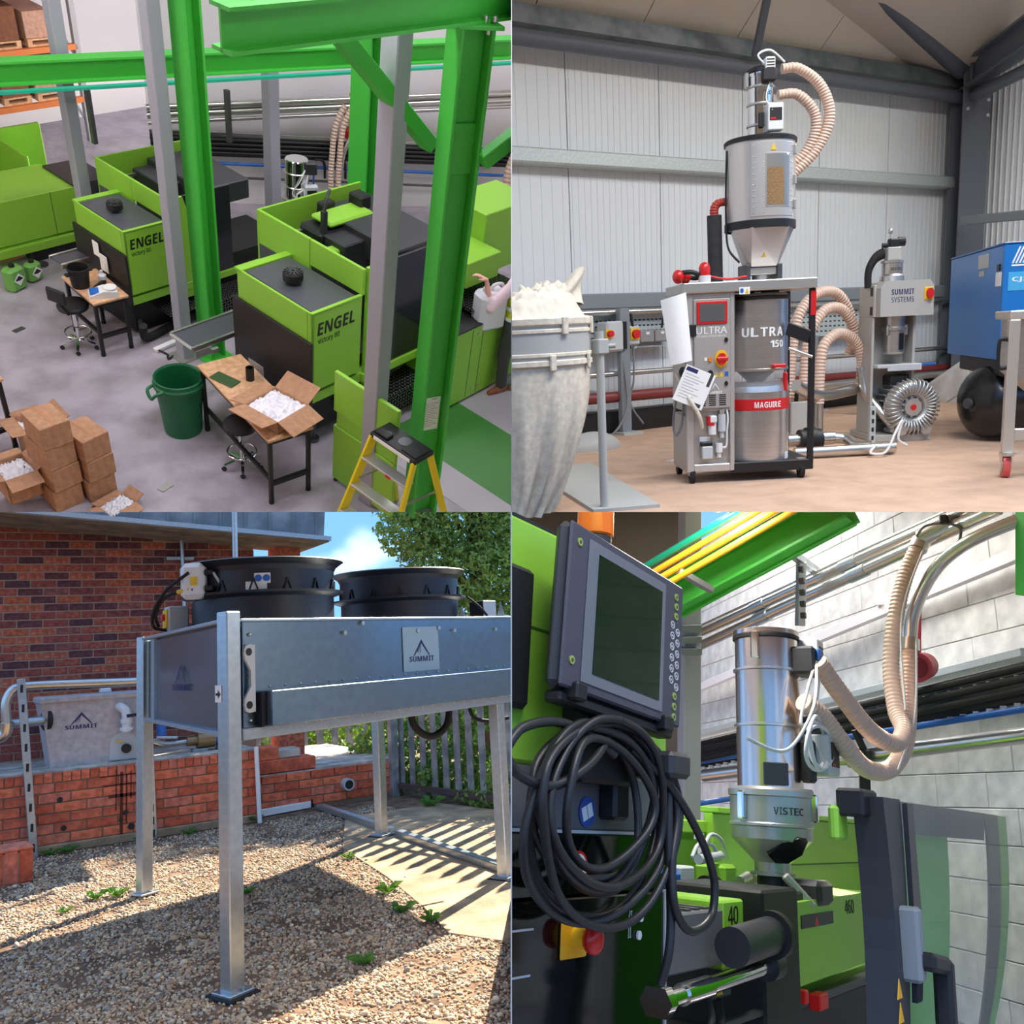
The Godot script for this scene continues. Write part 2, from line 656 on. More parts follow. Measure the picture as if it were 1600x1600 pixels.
func materials_indoor(blotch: Texture2D, speck: Texture2D, fine_bump: Texture2D, rough_bump: Texture2D, cellular: Texture2D) -> void:
	var W := Color.WHITE
	M.bay_floor = mat(rgb(206, 172, 146), 0.7, 0.0, tex(61, 0.012, [[0.1, Color(0.9, 0.89, 0.88)], [0.6, Color(0.97, 0.96, 0.96)], [1.0, W]], 512, 6), 0.9, fine_bump, 0.25)
	M.bay_wall = mat(rgb(220, 224, 228), 0.45)
	M.bay_roof = mat(rgb(206, 194, 180), 0.6)
	M.steel_paint = mat(rgb(92, 97, 106), 0.5)
	M.steel_light = mat(rgb(128, 134, 138), 0.5)
	M.galv_dark = mat(rgb(118, 124, 128), 0.5, 0.4, blotch, 2.0)
	M.galv_bay = mat(rgb(200, 208, 206), 0.45, 0.25, cellular, 5.0)
	M.red_pipe = mat(rgb(120, 48, 46), 0.45)
	M.socket_grey = mat(rgb(140, 138, 138), 0.5)
	M.cable_grey = mat(rgb(120, 120, 122), 0.6)
	M.canvas = mat(rgb(240, 228, 208), 0.95, 0.0, speck, 6.0, fine_bump, 0.2)
	M.ring_grey = mat(rgb(178, 177, 172), 0.5)
	M.cab_grey = mat(rgb(172, 166, 160), 0.45, 0.2)
	M.cab_frame = mat(rgb(196, 192, 188), 0.38, 0.5)
	M.steel_dull = mat(rgb(186, 184, 180), 0.4, 0.7)
	M.steel_dark = mat(rgb(82, 82, 84), 0.45, 0.4)
	M.steel_vessel = brushed(rgb(204, 199, 194), 0.34, 3)
	M.steel_brushed = brushed(rgb(208, 206, 206), 0.3, 4)
	M.steel_hopper = mat(rgb(208, 202, 198), 0.36, 0.65)
	M.steel_cart = mat(rgb(206, 200, 190), 0.38, 0.6)
	M.screen_grey = mat(rgb(92, 92, 92), 0.15)
	M.orange = mat(rgb(235, 130, 30), 0.4)
	M.pellet = mat(rgb(208, 164, 104), 0.8, 0.0, tex(64, 0.09, [[0.2, Color(0.68, 0.66, 0.62)], [0.8, W]], 256, 2, FastNoiseLite.TYPE_CELLULAR), 8.0, rough_bump, 0.8)
	M.pane_dark = glass(rgb(120, 116, 110), 0.22)
	M.clear = glass(rgb(225, 228, 230), 0.16)
	M.hose = mat(rgb(214, 186, 168), 0.4)
	M.red_hose = mat(rgb(178, 62, 48), 0.5)
	M.red_gloss = mat(rgb(206, 36, 32), 0.22)
	M.foam = mat(rgb(52, 52, 52), 0.9, 0.0, null, 1.0, fine_bump, 0.4)
	M.paper = mat(rgb(246, 244, 240), 0.8)
	M.alu = mat(rgb(196, 196, 194), 0.36, 0.75)
	M.alu_dark = mat(rgb(128, 128, 130), 0.45, 0.6)
	M.comp_blue = mat(rgb(24, 116, 196), 0.35)
	M.comp_dark = mat(rgb(18, 84, 150), 0.35)
	M.badge_blue = mat(rgb(70, 170, 222), 0.4)
	M.black_gloss = mat(rgb(24, 25, 26), 0.25)
	M.red_wheel = mat(rgb(206, 84, 78), 0.5)
	# hall
	M.hall_floor = mat(rgb(172, 164, 174), 0.38, 0.0, tex(71, 0.01, [[0.1, Color(0.88, 0.87, 0.87)], [0.7, W]], 512, 5), 0.5, fine_bump, 0.25)
	M.floor_green = mat(rgb(70, 132, 62), 0.4)
	M.floor_pale = mat(rgb(178, 170, 178), 0.4)
	M.white_wall = mat(rgb(226, 222, 226), 0.6)
	M.dark_roof = mat(rgb(112, 100, 92), 0.8)
	M.lime = mat(rgb(140, 196, 60), 0.38)
	M.seam = mat(rgb(62, 96, 24), 0.6)
	M.green_steel = mat(rgb(66, 182, 62), 0.42)
	M.post_grey = mat(rgb(158, 158, 168), 0.45)
	M.charcoal = mat(rgb(48, 48, 52), 0.45)
	M.lid_grey = mat(rgb(76, 78, 84), 0.35)
	M.ink = mat(rgb(16, 20, 10), 0.5)
	M.smoke = mat(rgb(40, 42, 44), 0.12)
	M.beech = mat(rgb(226, 180, 140), 0.5, 0.0, tex(73, 0.02, [[0.1, Color(0.86, 0.82, 0.78)], [0.9, W]], 256, 4), 3.0)
	M.card = mat(rgb(196, 146, 112), 0.8, 0.0, speck, 3.0)
	M.card_pink = mat(rgb(206, 160, 140), 0.8, 0.0, speck, 3.0)
	M.card_dark = mat(rgb(140, 88, 62), 0.8, 0.0, speck, 3.0)
	M.tape = mat(rgb(182, 130, 96), 0.35)
	M.bag = mat(rgb(232, 228, 234), 0.2, 0.0, null, 1.0, rough_bump, 0.8)
	M.rack_orange = mat(rgb(214, 120, 60), 0.5)
	M.yellow_rail = mat(rgb(240, 210, 20), 0.42)
	M.dark_green = mat(rgb(60, 84, 50), 0.3)
	M.bin_green = mat(rgb(24, 104, 62), 0.45)
	M.can_green = mat(rgb(112, 170, 78), 0.45)
	M.skin = mat(rgb(228, 170, 158), 0.55)
	M.skin.subsurf_scatter_enabled = true
	M.skin.subsurf_scatter_strength = 0.15
	M.pink_cloth = mat(rgb(236, 208, 220), 0.9)
	M.hi_vis = mat(rgb(226, 226, 46), 0.8)
	M.trousers = mat(rgb(66, 66, 64), 0.95)
	M.tan_leather = mat(rgb(140, 76, 40), 0.5)
	M.jerry = mat(rgb(226, 224, 232), 0.35)
	M.jerry.backlight_enabled = true
	M.jerry.backlight = Color(0.3, 0.3, 0.3)
	var dots := Image.create(64, 64, false, Image.FORMAT_RGB8)
	dots.fill(Color(0.2, 0.18, 0.17))
	for y in 64:
		for x in 64:
			var a := Vector2(fposmod(x, 32) - 16, fposmod(y, 32) - 16).length()
			var b := Vector2(fposmod(x + 16, 32) - 16, fposmod(y + 16, 32) - 16).length()
			if minf(a, b) < 7.0: dots.set_pixel(x, y, Color(0.05, 0.05, 0.05))
	M.perforated = mat(W, 0.45, 0.2, ImageTexture.create_from_image(dots), 20.0)
	var dia := Image.create(64, 64, false, Image.FORMAT_RGB8)
	dia.fill(Color(0.1, 0.1, 0.1))
	for y in 64:
		for x in 64:
			for c in [[16, 16, 1], [48, 48, 1], [48, 16, -1], [16, 48, -1]]:
				var d := Vector2(x - c[0], y - c[1]).rotated(0.785 * c[2])
				if absf(d.x) < 12 and absf(d.y) < 3.5: dia.set_pixel(x, y, Color(0.75, 0.75, 0.75))
	M.tread = mat(W, 0.35, 0.6, ImageTexture.create_from_image(dia), 16.0)
	materials_works(blotch, speck, fine_bump)

func materials_works(blotch: Texture2D, speck: Texture2D, fine_bump: Texture2D) -> void:
	M.block_white = mat(rgb(232, 231, 228), 0.5, 0.0, speck, 1.0, fine_bump, 0.08)
	M.block_joint = mat(rgb(222, 221, 218), 0.7)
	M.teal = mat(rgb(20, 140, 112), 0.35)
	M.amber = mat(rgb(240, 176, 40), 0.35)
	M.amber_glass = glass(rgb(255, 130, 10), 0.7, 0.3)
	M.red_soft = mat(rgb(196, 70, 80), 0.5)
	M.red_dark = mat(rgb(130, 30, 40), 0.5)
	M.chrome_soft = mat(rgb(206, 194, 188), 0.22, 1.0)
	M.drive_grey = mat(rgb(98, 98, 102), 0.42)
	M.motor_black = mat(rgb(42, 42, 48), 0.35)
	M.gloss_black = mat(rgb(10, 12, 10), 0.08)
	M.panel_face = mat(rgb(70, 70, 80), 0.5)
	M.panel_rim = mat(rgb(108, 112, 120), 0.3)
	M.painted_reflection = mat(rgb(16, 40, 22), 0.06)  # dark green base colour paints the green beams reflected in the screen
	M.painted_reflection.metallic_specular = 0.35
	M.key_green = mat(rgb(150, 170, 80), 0.5)
	M.cable_black = mat(rgb(34, 34, 36), 0.42)
	M.sign_blue = mat(rgb(50, 80, 160), 0.5)
	M.yellow_plate = mat(rgb(236, 172, 20), 0.5)
	M.tint = glass(rgb(205, 210, 200), 0.12)
	M.smoke_pane = glass(rgb(60, 58, 60), 0.86, 0.3)
	M.green_pane = glass(rgb(90, 170, 50), 0.72, 0.3)
	M.machine_green_sheet = glass(rgb(64, 160, 16), 0.9, 0.3)  # stands in for the machine's green seen through the clear pane
	for k in ["smoke_pane", "green_pane", "machine_green_sheet", "tint"]:
		M[k].metallic_specular = 0.15

# skin over a skeleton: bones are [a, b, radius at a, radius at b]; their tapered capsules are joined softly and meshed as surface nets
func flesh(bones: Array, cs: float, k := 0.02) -> MB:
	var lo := Vector3.ONE * 1e9
	var hi := -lo
	for b in bones:
		var m: float = maxf(b[2], b[3]) + cs * 3.0
		lo = lo.min(b[0].min(b[1]) - Vector3.ONE * m)
		hi = hi.max(b[0].max(b[1]) + Vector3.ONE * m)
	var nx := int((hi.x - lo.x) / cs) + 2
	var ny := int((hi.y - lo.y) / cs) + 2
	var nz := int((hi.z - lo.z) / cs) + 2
	var g := PackedFloat32Array()
	g.resize(nx * ny * nz)
	g.fill(1.0)
	for b in bones:
		var pa: Vector3 = b[0]
		var ab: Vector3 = b[1] - b[0]
		var l2 := maxf(ab.length_squared(), 1e-9)
		var m: float = maxf(b[2], b[3]) + cs * 2.5 + k
		var i0: Vector3 = ((b[0].min(b[1]) - Vector3.ONE * m - lo) / cs).floor().max(Vector3.ZERO)
		var i1: Vector3 = ((b[0].max(b[1]) + Vector3.ONE * m - lo) / cs).ceil().min(V(nx - 1, ny - 1, nz - 1))
		for z in range(int(i0.z), int(i1.z) + 1):
			for y in range(int(i0.y), int(i1.y) + 1):
				for x in range(int(i0.x), int(i1.x) + 1):
					var p := lo + V(x, y, z) * cs
					var t := clampf((p - pa).dot(ab) / l2, 0.0, 1.0)
					var d: float = p.distance_to(pa + ab * t) - lerpf(b[2], b[3], t)
					var at_ := x + nx * (y + ny * z)
					var o := g[at_]
					var h := maxf(k - absf(o - d), 0.0) / k
					g[at_] = minf(o, d) - h * h * k * 0.25
	var out := mb()
	var vid := {}
	var pos := PackedVector3Array()
	var nor := PackedVector3Array()
	for z in nz - 1:
		for y in ny - 1:
			for x in nx - 1:
				var i := x + nx * (y + ny * z)
				var c := [g[i], g[i + 1], g[i + nx], g[i + nx + 1], g[i + nx * ny], g[i + 1 + nx * ny], g[i + nx + nx * ny], g[i + nx + 1 + nx * ny]]
				var s := 0
				for q in c:
					if q < 0.0: s += 1
				if s == 0 or s == 8:
					continue
				var sum := Vector3.ZERO
				var cnt := 0
				for e in [[0, 1], [2, 3], [4, 5], [6, 7], [0, 2], [1, 3], [4, 6], [5, 7], [0, 4], [1, 5], [2, 6], [3, 7]]:
					var a: float = c[e[0]]
					var b: float = c[e[1]]
					if (a < 0.0) != (b < 0.0):
						var t := a / (a - b)
						sum += V(e[0] & 1, (e[0] >> 1) & 1, e[0] >> 2).lerp(V(e[1] & 1, (e[1] >> 1) & 1, e[1] >> 2), t)
						cnt += 1
				vid[i] = pos.size()
				pos.append(lo + (V(x, y, z) + sum / cnt) * cs)
				nor.append(V(c[1] + c[3] + c[5] + c[7] - c[0] - c[2] - c[4] - c[6], c[2] + c[3] + c[6] + c[7] - c[0] - c[1] - c[4] - c[5], c[4] + c[5] + c[6] + c[7] - c[0] - c[1] - c[2] - c[3]).normalized())
	for z in range(1, nz - 1):
		for y in range(1, ny - 1):
			for x in range(1, nx - 1):
				var i := x + nx * (y + ny * z)
				for ax in 3:
					var j: int = i + [1, nx, nx * ny][ax]
					if (g[i] < 0.0) == (g[j] < 0.0):
						continue
					var d1: int = [nx, nx * ny, 1][ax]
					var d2: int = [nx * ny, 1, nx][ax]
					var q := [i, i - d1, i - d1 - d2, i - d2]
					if not (vid.has(q[0]) and vid.has(q[1]) and vid.has(q[2]) and vid.has(q[3])):
						continue
					for w in [[0, 1, 2], [0, 2, 3]]:
						var A: int = vid[q[w[0]]]
						var B: int = vid[q[w[1]]]
						var C: int = vid[q[w[2]]]
						out.tri(pos[A], pos[B], pos[C], nor[A], nor[B], nor[C])
	return out

# five-fingered hand: wrist point, direction of the fingers, direction the back of the hand faces, curl, size
func hand_bones(w: Vector3, d: Vector3, up: Vector3, curl: float, s: float, mirror := 1.0) -> Array:
	d = d.normalized()
	up = (up - d * d.dot(up)).normalized()
	var sd := d.cross(up) * mirror
	var r := []
	for i in 4:
		var o := (i - 1.5) * 0.021 * s
		var L: float = [0.066, 0.076, 0.072, 0.056][i] * s
		var k0 := w + d * 0.085 * s + sd * o
		r.append([w + sd * o * 0.6, k0, 0.017 * s, 0.012 * s])
		var dir := d
		for j in 3:
			dir = dir.rotated(sd * mirror, -curl * mirror * (0.5 if j == 0 else 1.0)).normalized()
			var k1: Vector3 = k0 + dir * L * [0.45, 0.32, 0.25][j]
			r.append([k0, k1, (0.0095 - 0.001 * j) * s, (0.0088 - 0.001 * j) * s])
			k0 = k1
	var t0: Vector3 = w + d * 0.02 * s - sd * 0.03 * s
	var t1 := t0 + (d * 0.6 - sd * 0.7 - up * 0.2).normalized() * 0.045 * s
	r.append([w, t0, 0.018 * s, 0.015 * s])
	r.append([t0, t1, 0.013 * s, 0.011 * s])
	r.append([t1, t1 + (d * 0.9 - sd * 0.25 - up * 0.3).normalized() * 0.032 * s, 0.011 * s, 0.009 * s])
	return r

# a wall face of single bricks in running bond between x0..x1 and y0..y1 on the plane z = zf, kept below the line top(x)
func brickwork(parent: Node3D, x0: float, x1: float, y0: float, y1: float, zf: float, bl: float, bh: float, mats: Array, joint: float, keep: Callable, most: int, order: Callable) -> void:
	var spots := []
	var rows := int(round((y1 - y0) / bh))
	for j in rows:
		var y := y0 + (j + 0.5) * bh
		var x := x0 - (bl * 0.5 if j % 2 else 0.0)
		while x < x1 - 0.02:
			var a := maxf(x, x0)
			var b := minf(x + bl, x1)
			if b - a > 0.08 and keep.call((a + b) / 2.0, y):
				spots.append([a, b, y])
			x += bl
	spots.sort_custom(order)
	var cube := mb().box(V(0, 0, 0), V(bl - joint, bh - joint, 0.1), 0.008).mesh(null)
	var rest := mb()
	for i in spots.size():
		var s: Array = spots[i]
		var w: float = s[1] - s[0]
		var p := V((s[0] + s[1]) / 2.0, s[2], zf - 0.05 + rng.randf_range(-0.006, 0.004))
		if i < most:
			var x := Transform3D(Basis.from_scale(V((w - joint) / (bl - joint), 1, 1)), p)
			piece("brick", cube, parent, x, mats[rng.randi() % mats.size()])
		else:
			rest.at(p)
			rest.box(Vector3.ZERO, V(w - joint, bh - joint, 0.1), 0.006)
	if rest.v.size():
		tag(part("brick", rest, mats[0], parent), "", "", "", "stuff")

func leaf_cloud(balls: Array, count: int, size: float, inner := 0.55) -> Array:
	var xs := []
	var cols := []
	var total := 0.0
	for b in balls:
		total += b[1].x * b[1].y
	for b in balls:
		var n := int(count * b[1].x * b[1].y / total)
		for i in n:
			var d := Vector3(rng.randfn(), rng.randfn(), rng.randfn()).normalized()
			var r: float = lerpf(inner, 1.06, sqrt(rng.randf()))
			var p: Vector3 = b[0] + d * r * b[1]
			var s := size * rng.randf_range(0.6, 1.3)
			xs.append(Transform3D(Basis.from_euler(V(rng.randf() * TAU, rng.randf() * TAU, rng.randf() * TAU)).scaled_local(V(s, s, s)), p))
			var g := rng.randf()
			cols.append(Color(lerpf(0.14, 0.36, g), lerpf(0.25, 0.5, g), lerpf(0.06, 0.12, g)))
	return [xs, cols]

func leaf_mesh() -> ArrayMesh:
	var b := mb()
	for k in 3:
		b.x = Transform3D(Basis(Vector3.UP, k * 2.2) * Basis(Vector3.RIGHT, 0.5 * k), V(0.3 * k - 0.3, 0.1 * k, 0.2 * (k % 2)))
		var q := [V(-0.5, 0, 0), V(-0.1, 0.02, 0.22), V(0.5, 0.08, 0), V(-0.1, 0.02, -0.22)]
		b.ftri(q[0], q[1], q[2], Vector3.UP)
		b.ftri(q[0], q[2], q[3], Vector3.UP)
	return b.mesh(M.leaf)

func yard() -> void:
	var u := V(0.919, 0, -0.394)
	var out := V(0.394, 0, 0.919)
	# ---- ground, walls
	struct("ground", mb().bx(-7, -0.3, -24, 20, 0, 6), M.earth, "bare earth under the gravel of the yard")
	var slab := mb()
	slab.x = Transform3D(Basis(Vector3.RIGHT, -PI / 2), Vector3.ZERO)
	slab.prism([Vector2(4.45, 9.2), Vector2(3.3, 6.4), Vector2(3.05, 4.0), Vector2(2.75, 2.2), Vector2(2.5, 1.05), Vector2(2.85, 0.3), Vector2(4, -0.4), Vector2(9, -0.5), Vector2(7.1, 6.6), Vector2(6.5, 9.0)], -0.1, 0.025)
	struct("trim_concrete_slab", slab, M.concrete, "pale concrete slab in the gravel at the right of the yard")
	# brick building
	var w := struct("wall_building", mb().bx(-4.5, 0, -13.1, 3.72, 6.6, -12.818), M.mortar, "red brick wall of the building behind the white tank")
	brickwork(w, -3.2, 3.74, 1.5, 6.55, -12.8, 0.49, 0.168, M.bricks, 0.03, func(x, y): return y < 6.38 - 0.12 * (x + 0.5), 300, func(a, b): return absf(a[0] - 1.2) + absf(a[2] - 4.0) < absf(b[0] - 1.2) + absf(b[2] - 4.0))
	struct("wall_building_end", mb().bx(3.56, 0, -17, 3.72, 6.0, -13.1), M.bricks[1], "end of the red brick building")
	# retaining wall in front of it
	var r := struct("wall_retaining", mb().bx(-3, 0, -10.7, 3.0, 1.36, -10.266), M.mortar_grey, "low orange brick retaining wall under the tank ledge")
	brickwork(r, -2.6, 3.0, 0.16, 1.24, -10.25, 0.54, 0.18, M.orange_bricks, 0.022, func(_x, _y): return true, 300, func(a, b): return a[0] < b[0])
	brickwork(r, -2.6, 3.0, 1.24, 1.43, -10.25, 0.155, 0.19, M.orange_bricks, 0.018, func(_x, _y): return true, 300, func(a, b): return a[0] < b[0])
	part("footing", mb().bx(-3, 0, -10.3, 3.0, 0.16, -10.22, 0.02), M.concrete, r, "rough concrete footing")
	var st := mb()
	for q in [[0.32, 0.5, 1.36, 0.02], [0.4, 0.0, 1.3, 0.05], [0.5, 0.25, 1.25, 0.025], [0.58, 0.7, 1.3, 0.02]]:
		st.bx(q[0], q[1] + 0.1, -10.243, q[0] + q[3], q[2], -10.241)
	st.bx(0.1, 1.06, -10.243, 0.75, 1.085, -10.241)
	st.bx(0.2, 0.84, -10.243, 0.7, 0.9, -10.241)
	st.bx(0.05, 1.23, -10.243, 0.8, 1.25, -10.241)
	part("rust_stain", st, M.rust, r, "dark rust streaks down the brick")
	var hole := mb()
	for q in [[-0.62, 0.93, 0.05], [-0.55, 0.42, 0.05], [0.5, 0.55, 0.045], [0.42, 0.42, 0.04], [0.6, 0.28, 0.06]]:
		hole.rod(V(q[0], q[1], -10.3), V(q[0], q[1], -10.238), q[2], 14)
	part("weep_hole", hole, M.black, r)
	struct("wall_retaining_far", mb().bx(3.0, 0, -11.3, 6.55, 0.66, -10.926), M.mortar_grey, "lower orange brick wall running on behind the white pipe")
	var r2: Node3D = get_child(get_child_count() - 1)
	brickwork(r2, 3.0, 6.55, 0.08, 0.8, -10.91, 0.54, 0.18, M.orange_bricks, 0.022, func(_x, _y): return true, 300, func(a, b): return a[0] < b[0])
	struct("trim_ledge", mb().bx(-3.2, 1.3, -12.85, 3.0, 1.47, -10.3, 0.02), M.ledge, "pale concrete ledge on top of the retaining wall")
	struct("trim_far_ledge", mb().bx(3.0, 0.72, -16, 6.6, 0.86, -11.0, 0.02), M.ledge, "pale slab on top of the lower brick wall")
	var heap := thing("brick_plinth", "stepped heap of orange brickwork with pale cap beside the lower wall", "brickwork", V(3.1, 0.8, -11.1))
	part("lower_block", mb().bx(0, 0, -0.5, 1.4, 0.3, 0.1, 0.02), M.orange_bricks[2], heap)
	part("upper_block", mb().bx(0, 0.3, -0.6, 0.6, 0.58, 0.05, 0.02), M.orange_bricks[1], heap)
	part("cap", mb().bx(0.55, 0.3, -0.5, 1.1, 0.5, 0, 0.03), M.ledge, heap)
	var blk := thing("brick_pier", "short orange brick pier lying low at the left edge of the gravel", "brickwork", V(-1.62, 0, -8.05), 0.1)
	for i in 5:
		part("brick", mb().bx(-0.62 + 0.21 * i, 0.02, -0.45, -0.43 + 0.21 * i, 0.5, 0.12, 0.015), M.orange_bricks[i % 5], blk)
	part("mortar", mb().bx(-0.6, 0, -0.43, 0.4, 0.48, 0.1, 0.0), M.mortar, blk)
	part("coping", mb().bx(-0.62, 0.5, -0.45, 0.42, 0.56, 0.12, 0.02), M.orange_bricks[3], blk)
	# clad box above the wall, on a pier
	var roof := thing("clad_duct", "grey clad box overhanging the brick wall, with a timber coloured underside", "duct", V(0, 0, 0))
	part("body", mb().bar(V(-2.6, 6.95, -12.0), V(4.86, 6.42, -12.0), 2.0, 1.1), M.cladding, roof)
	part("soffit", mb().bar(V(-2.6, 6.42, -12.0), V(4.93, 5.86, -12.0), 2.15, 0.05), M.soffit, roof, "brown underside")
	part("flashing", mb().bar(V(-2.6, 6.47, -10.93), V(4.97, 5.91, -10.93), 0.06, 0.1), M.galv_dull, roof, "grey edge strip")
	for i in 14:
		var x := -2.4 + 0.54 * i
		part("rib", mb().bx(x, 6.46 - 0.0744 * (x + 2.6) + 0.05, -11.02, x + 0.07, 7.5 - 0.0744 * (x + 2.6), -10.975, 0.015), M.cladding, roof)
	part("pier", mb().bx(4.1, 0, -12.9, 4.7, 6.0, -12.3), M.bricks[4], roof, "brick pier under the box")
	# ---- conduits on the wall
	var c := thing("conduit", "thin galvanised conduit running up the brick wall behind the fan", "pipe", V(0, 0, 0))
	part("pipe", mb().rod(V(2.02, 6.3, -12.6), V(2.12, 3.0, -12.6), 0.045, 12), M.galv, c)
	part("bracket", mb().bx(1.7, 5.6, -12.78, 2.3, 5.68, -12.6, 0.01), M.galv_dull, c)
	part("coupling", mb().rod(V(2.03, 5.4, -12.6), V(2.04, 5.2, -12.6), 0.07, 12), M.galv, c)
	part("pipe_clip", mb().rod(V(1.95, 6.1, -12.62), V(2.07, 6.1, -12.62), 0.05, 10), M.galv_dull, c)
	one("conduit", mb().rod(V(2.26, 6.5, -9), V(2.28, 3.6, -9), 0.055, 12), M.galv, "straight grey pipe rising out of the fan cowl past the clad box", "pipe")
	# ---- tank on the ledge
	var t := thing("water_tank", "pale grey plastic water tank with a dark emblem, by the brick wall", "tank", V(-0.77, 1.47, -10.62))
	var body := mb()
	var tb := [V(0.02, 0, 0), V(1.62, 0, 0), V(1.62, 0, -1.15), V(0.02, 0, -1.15)]
	var tt := [V(-0.16, 1.2, 0.06), V(1.95, 1.2, 0.06), V(1.95, 1.2, -1.3), V(-0.16, 1.2, -1.3)]
	for i in 4:
		var j := (i + 1) % 4
		body.quad(tb[i], tb[j], tt[j], tt[i], (tb[i] + tb[j]) / 2.0 - V(0.8, 0, -0.6))
	body.quad(tt[0], tt[1], tt[2], tt[3], Vector3.UP)
	part("body", body, M.tank, t)
	part("lid", mb().bx(-0.2, 1.18, -1.34, 1.99, 1.31, 0.1, 0.03), M.tank, t)
	part("cap", mb().bx(0.9, 1.31, -0.5, 1.1, 1.4, -0.3, 0.02), M.white_plastic, t)
	emblem(t, at(0.25, 0.68, 0.04, 0, 0.05), 0.56, M.navy)
	var arch := []
	for i in 13:
		arch.append(Vector2(1.27 + 0.24 * cos(PI * i / 12), 0.34 + 0.2 * sin(PI * i / 12)))
	arch.append(Vector2(1.02, 0.03))
	arch.append(Vector2(1.52, 0.03))
	part("outlet_recess", mb().at(V(0, 0, 0.03)).prism(arch, -0.02, 0.012), M.pale_grey, t)
	part("outlet", mb().rod(V(1.32, 0.23, 0), V(1.32, 0.23, 0.12), 0.09, 16), M.black, t, "black drain outlet")
	part("outlet_lever", mb().bar(V(1.12, 0.38, 0.06), V(1.28, 0.37, 0.08), 0.02, 0.03), M.yellow, t, "yellow lever")
	part("overflow_elbow", mb().tube([V(1.2, 1.02, 0.0), V(1.2, 1.03, 0.16), V(1.28, 0.95, 0.22), V(1.3, 0.75, 0.22), V(1.3, 0.55, 0.22)], 0.085, 14), M.white_plastic, t, "white plastic overflow elbow")
	part("overflow_collar", mb().rod(V(1.3, 0.8, 0.22), V(1.3, 0.72, 0.22), 0.11, 14).rod(V(1.3, 0.64, 0.22), V(1.3, 0.58, 0.22), 0.12, 14), M.white_plastic, t)
	var pv := thing("ball_valve", "blue bodied valve with a black lever between the tank and the first post", "valve", V(1.05, 2.35, -10.3))
	part("body", mb().rod(V(-0.05, 0, 0), V(0.3, 0, 0), 0.13, 14), M.blue, pv)
	part("lever", mb().bar(V(-0.55, -0.02, 0.12), V(0.05, 0.02, 0.12), 0.05, 0.06), M.black, pv)
	part("lower_body", mb().rod(V(0.1, -0.45, 0), V(0.1, -0.2, 0), 0.09, 14), M.blue, pv)
	var sp := thing("steel_pipe", "galvanised water pipe running over the tank and bending down at its left end", "pipe")
	part("run", mb().tube([V(-1.5, 2.35, -10.2), V(-1.52, 2.75, -10.2), V(-1.4, 2.98, -10.2), V(-1.1, 3.02, -10.2), V(0.4, 2.98, -10.2), V(1.6, 2.95, -10.2)], 0.085, 12), M.steel, sp)
	part("elbow", mb().tube([V(-1.5, 2.4, -10.2), V(-1.52, 2.2, -10.25), V(-1.65, 2.12, -10.3), V(-1.9, 2.1, -10.3)], 0.11, 12), M.steel, sp)
	part("feed", mb().rod(V(-1.5, 2.36, -10.4), V(-0.75, 2.36, -10.7), 0.09, 12), M.galv, sp)
	part("flange", mb().rod(V(-0.85, 2.36, -10.66), V(-0.8, 2.36, -10.68), 0.2, 14), M.black, sp)
	for q in [[-1.3, 3.15, 0.0, -1.03, "perforated strut rail standing left of the tank by the retaining wall"], [0.88, 2.1, 0.0, 0.97, "perforated strut rail standing behind the rear post of the cooler"]]:
		var s := thing("strut_rail", q[4], "strut", V(0, 0, 0))
		part("rail", mb().bar(V(q[0], q[1], -10.12), V(q[3], q[2], -10.12), 0.14, 0.09, 0.01, Vector3.BACK), M.galv, s)
		for i in 9:
			var k := (i + 0.5) / 9.0
			part("slot", mb().box(V(lerpf(q[0], q[3], k), lerpf(q[1], q[2], k), -10.078), V(0.045, 0.14, 0.02)), M.black, s)
	# pump behind the cooler
	var pm := thing("water_pump", "bronze coloured pump set with small pipes on the ledge beyond the tank", "pump", V(2.05, 1.47, -10.9))
	part("casing", mb().rod(V(-0.1, 0.22, 0), V(0.25, 0.22, 0), 0.17, 16).rod(V(-0.3, 0.22, 0), V(-0.1, 0.22, 0), 0.1, 14), mat(rgb(150, 125, 90), 0.4, 0.7), pm)
	part("motor", mb().rod(V(0.25, 0.22, 0), V(0.6, 0.22, 0), 0.13, 16), M.blue, pm)
	part("pipe", mb().tube([V(-0.3, 0.22, 0), V(-0.7, 0.22, 0.02), V(-0.95, 0.3, 0)], 0.05, 10).tube([V(-0.5, 0.32, 0.1), V(-0.9, 0.36, 0.1)], 0.035, 8), M.galv, pm)
	part("foot", mb().bx(-0.2, 0, -0.12, 0.1, 0.06, 0.12, 0.01).bx(0.3, 0, -0.12, 0.5, 0.1, 0.12, 0.01), M.galv_dull, pm)
	# white pipe and trunking
	one("drain_pipe", mb().rod(V(3.0, 0, -10.15), V(2.95, 1.5, -10.15), 0.045, 10), M.white, "upright white plastic pipe where the two brick walls meet", "pipe")
	var tr := thing("white_trunking", "white plastic trunking lying along the foot of the lower wall", "trunking", V(3.15, 0, -10.72), 0.2)
	part("channel", mb().bx(0, 0.02, -0.06, 1.2, 0.16, 0.06, 0.01), M.white, tr)
	part("end_cap", mb().bx(-0.08, 0.02, -0.06, 0, 0.13, 0.06, 0.01).bx(1.2, 0.02, -0.06, 1.28, 0.2, 0.06, 0.01), M.black, tr)
	var fl := thing("wall_outlet", "round grey outlet pipe low in the lower brick wall beside the far post", "pipe", V(5.15, 0.42, -10.9))
	part("pipe", mb().rod(V(0, 0, -0.1), V(0, 0, 0.18), 0.13, 18), M.pale_grey, fl)
	part("bore", mb().rod(V(0, 0, 0.17), V(0, 0, 0.185), 0.095, 18), M.black, fl)
	# ---- the dry cooler
	var P1 := V(0.03, 0, -0.75)
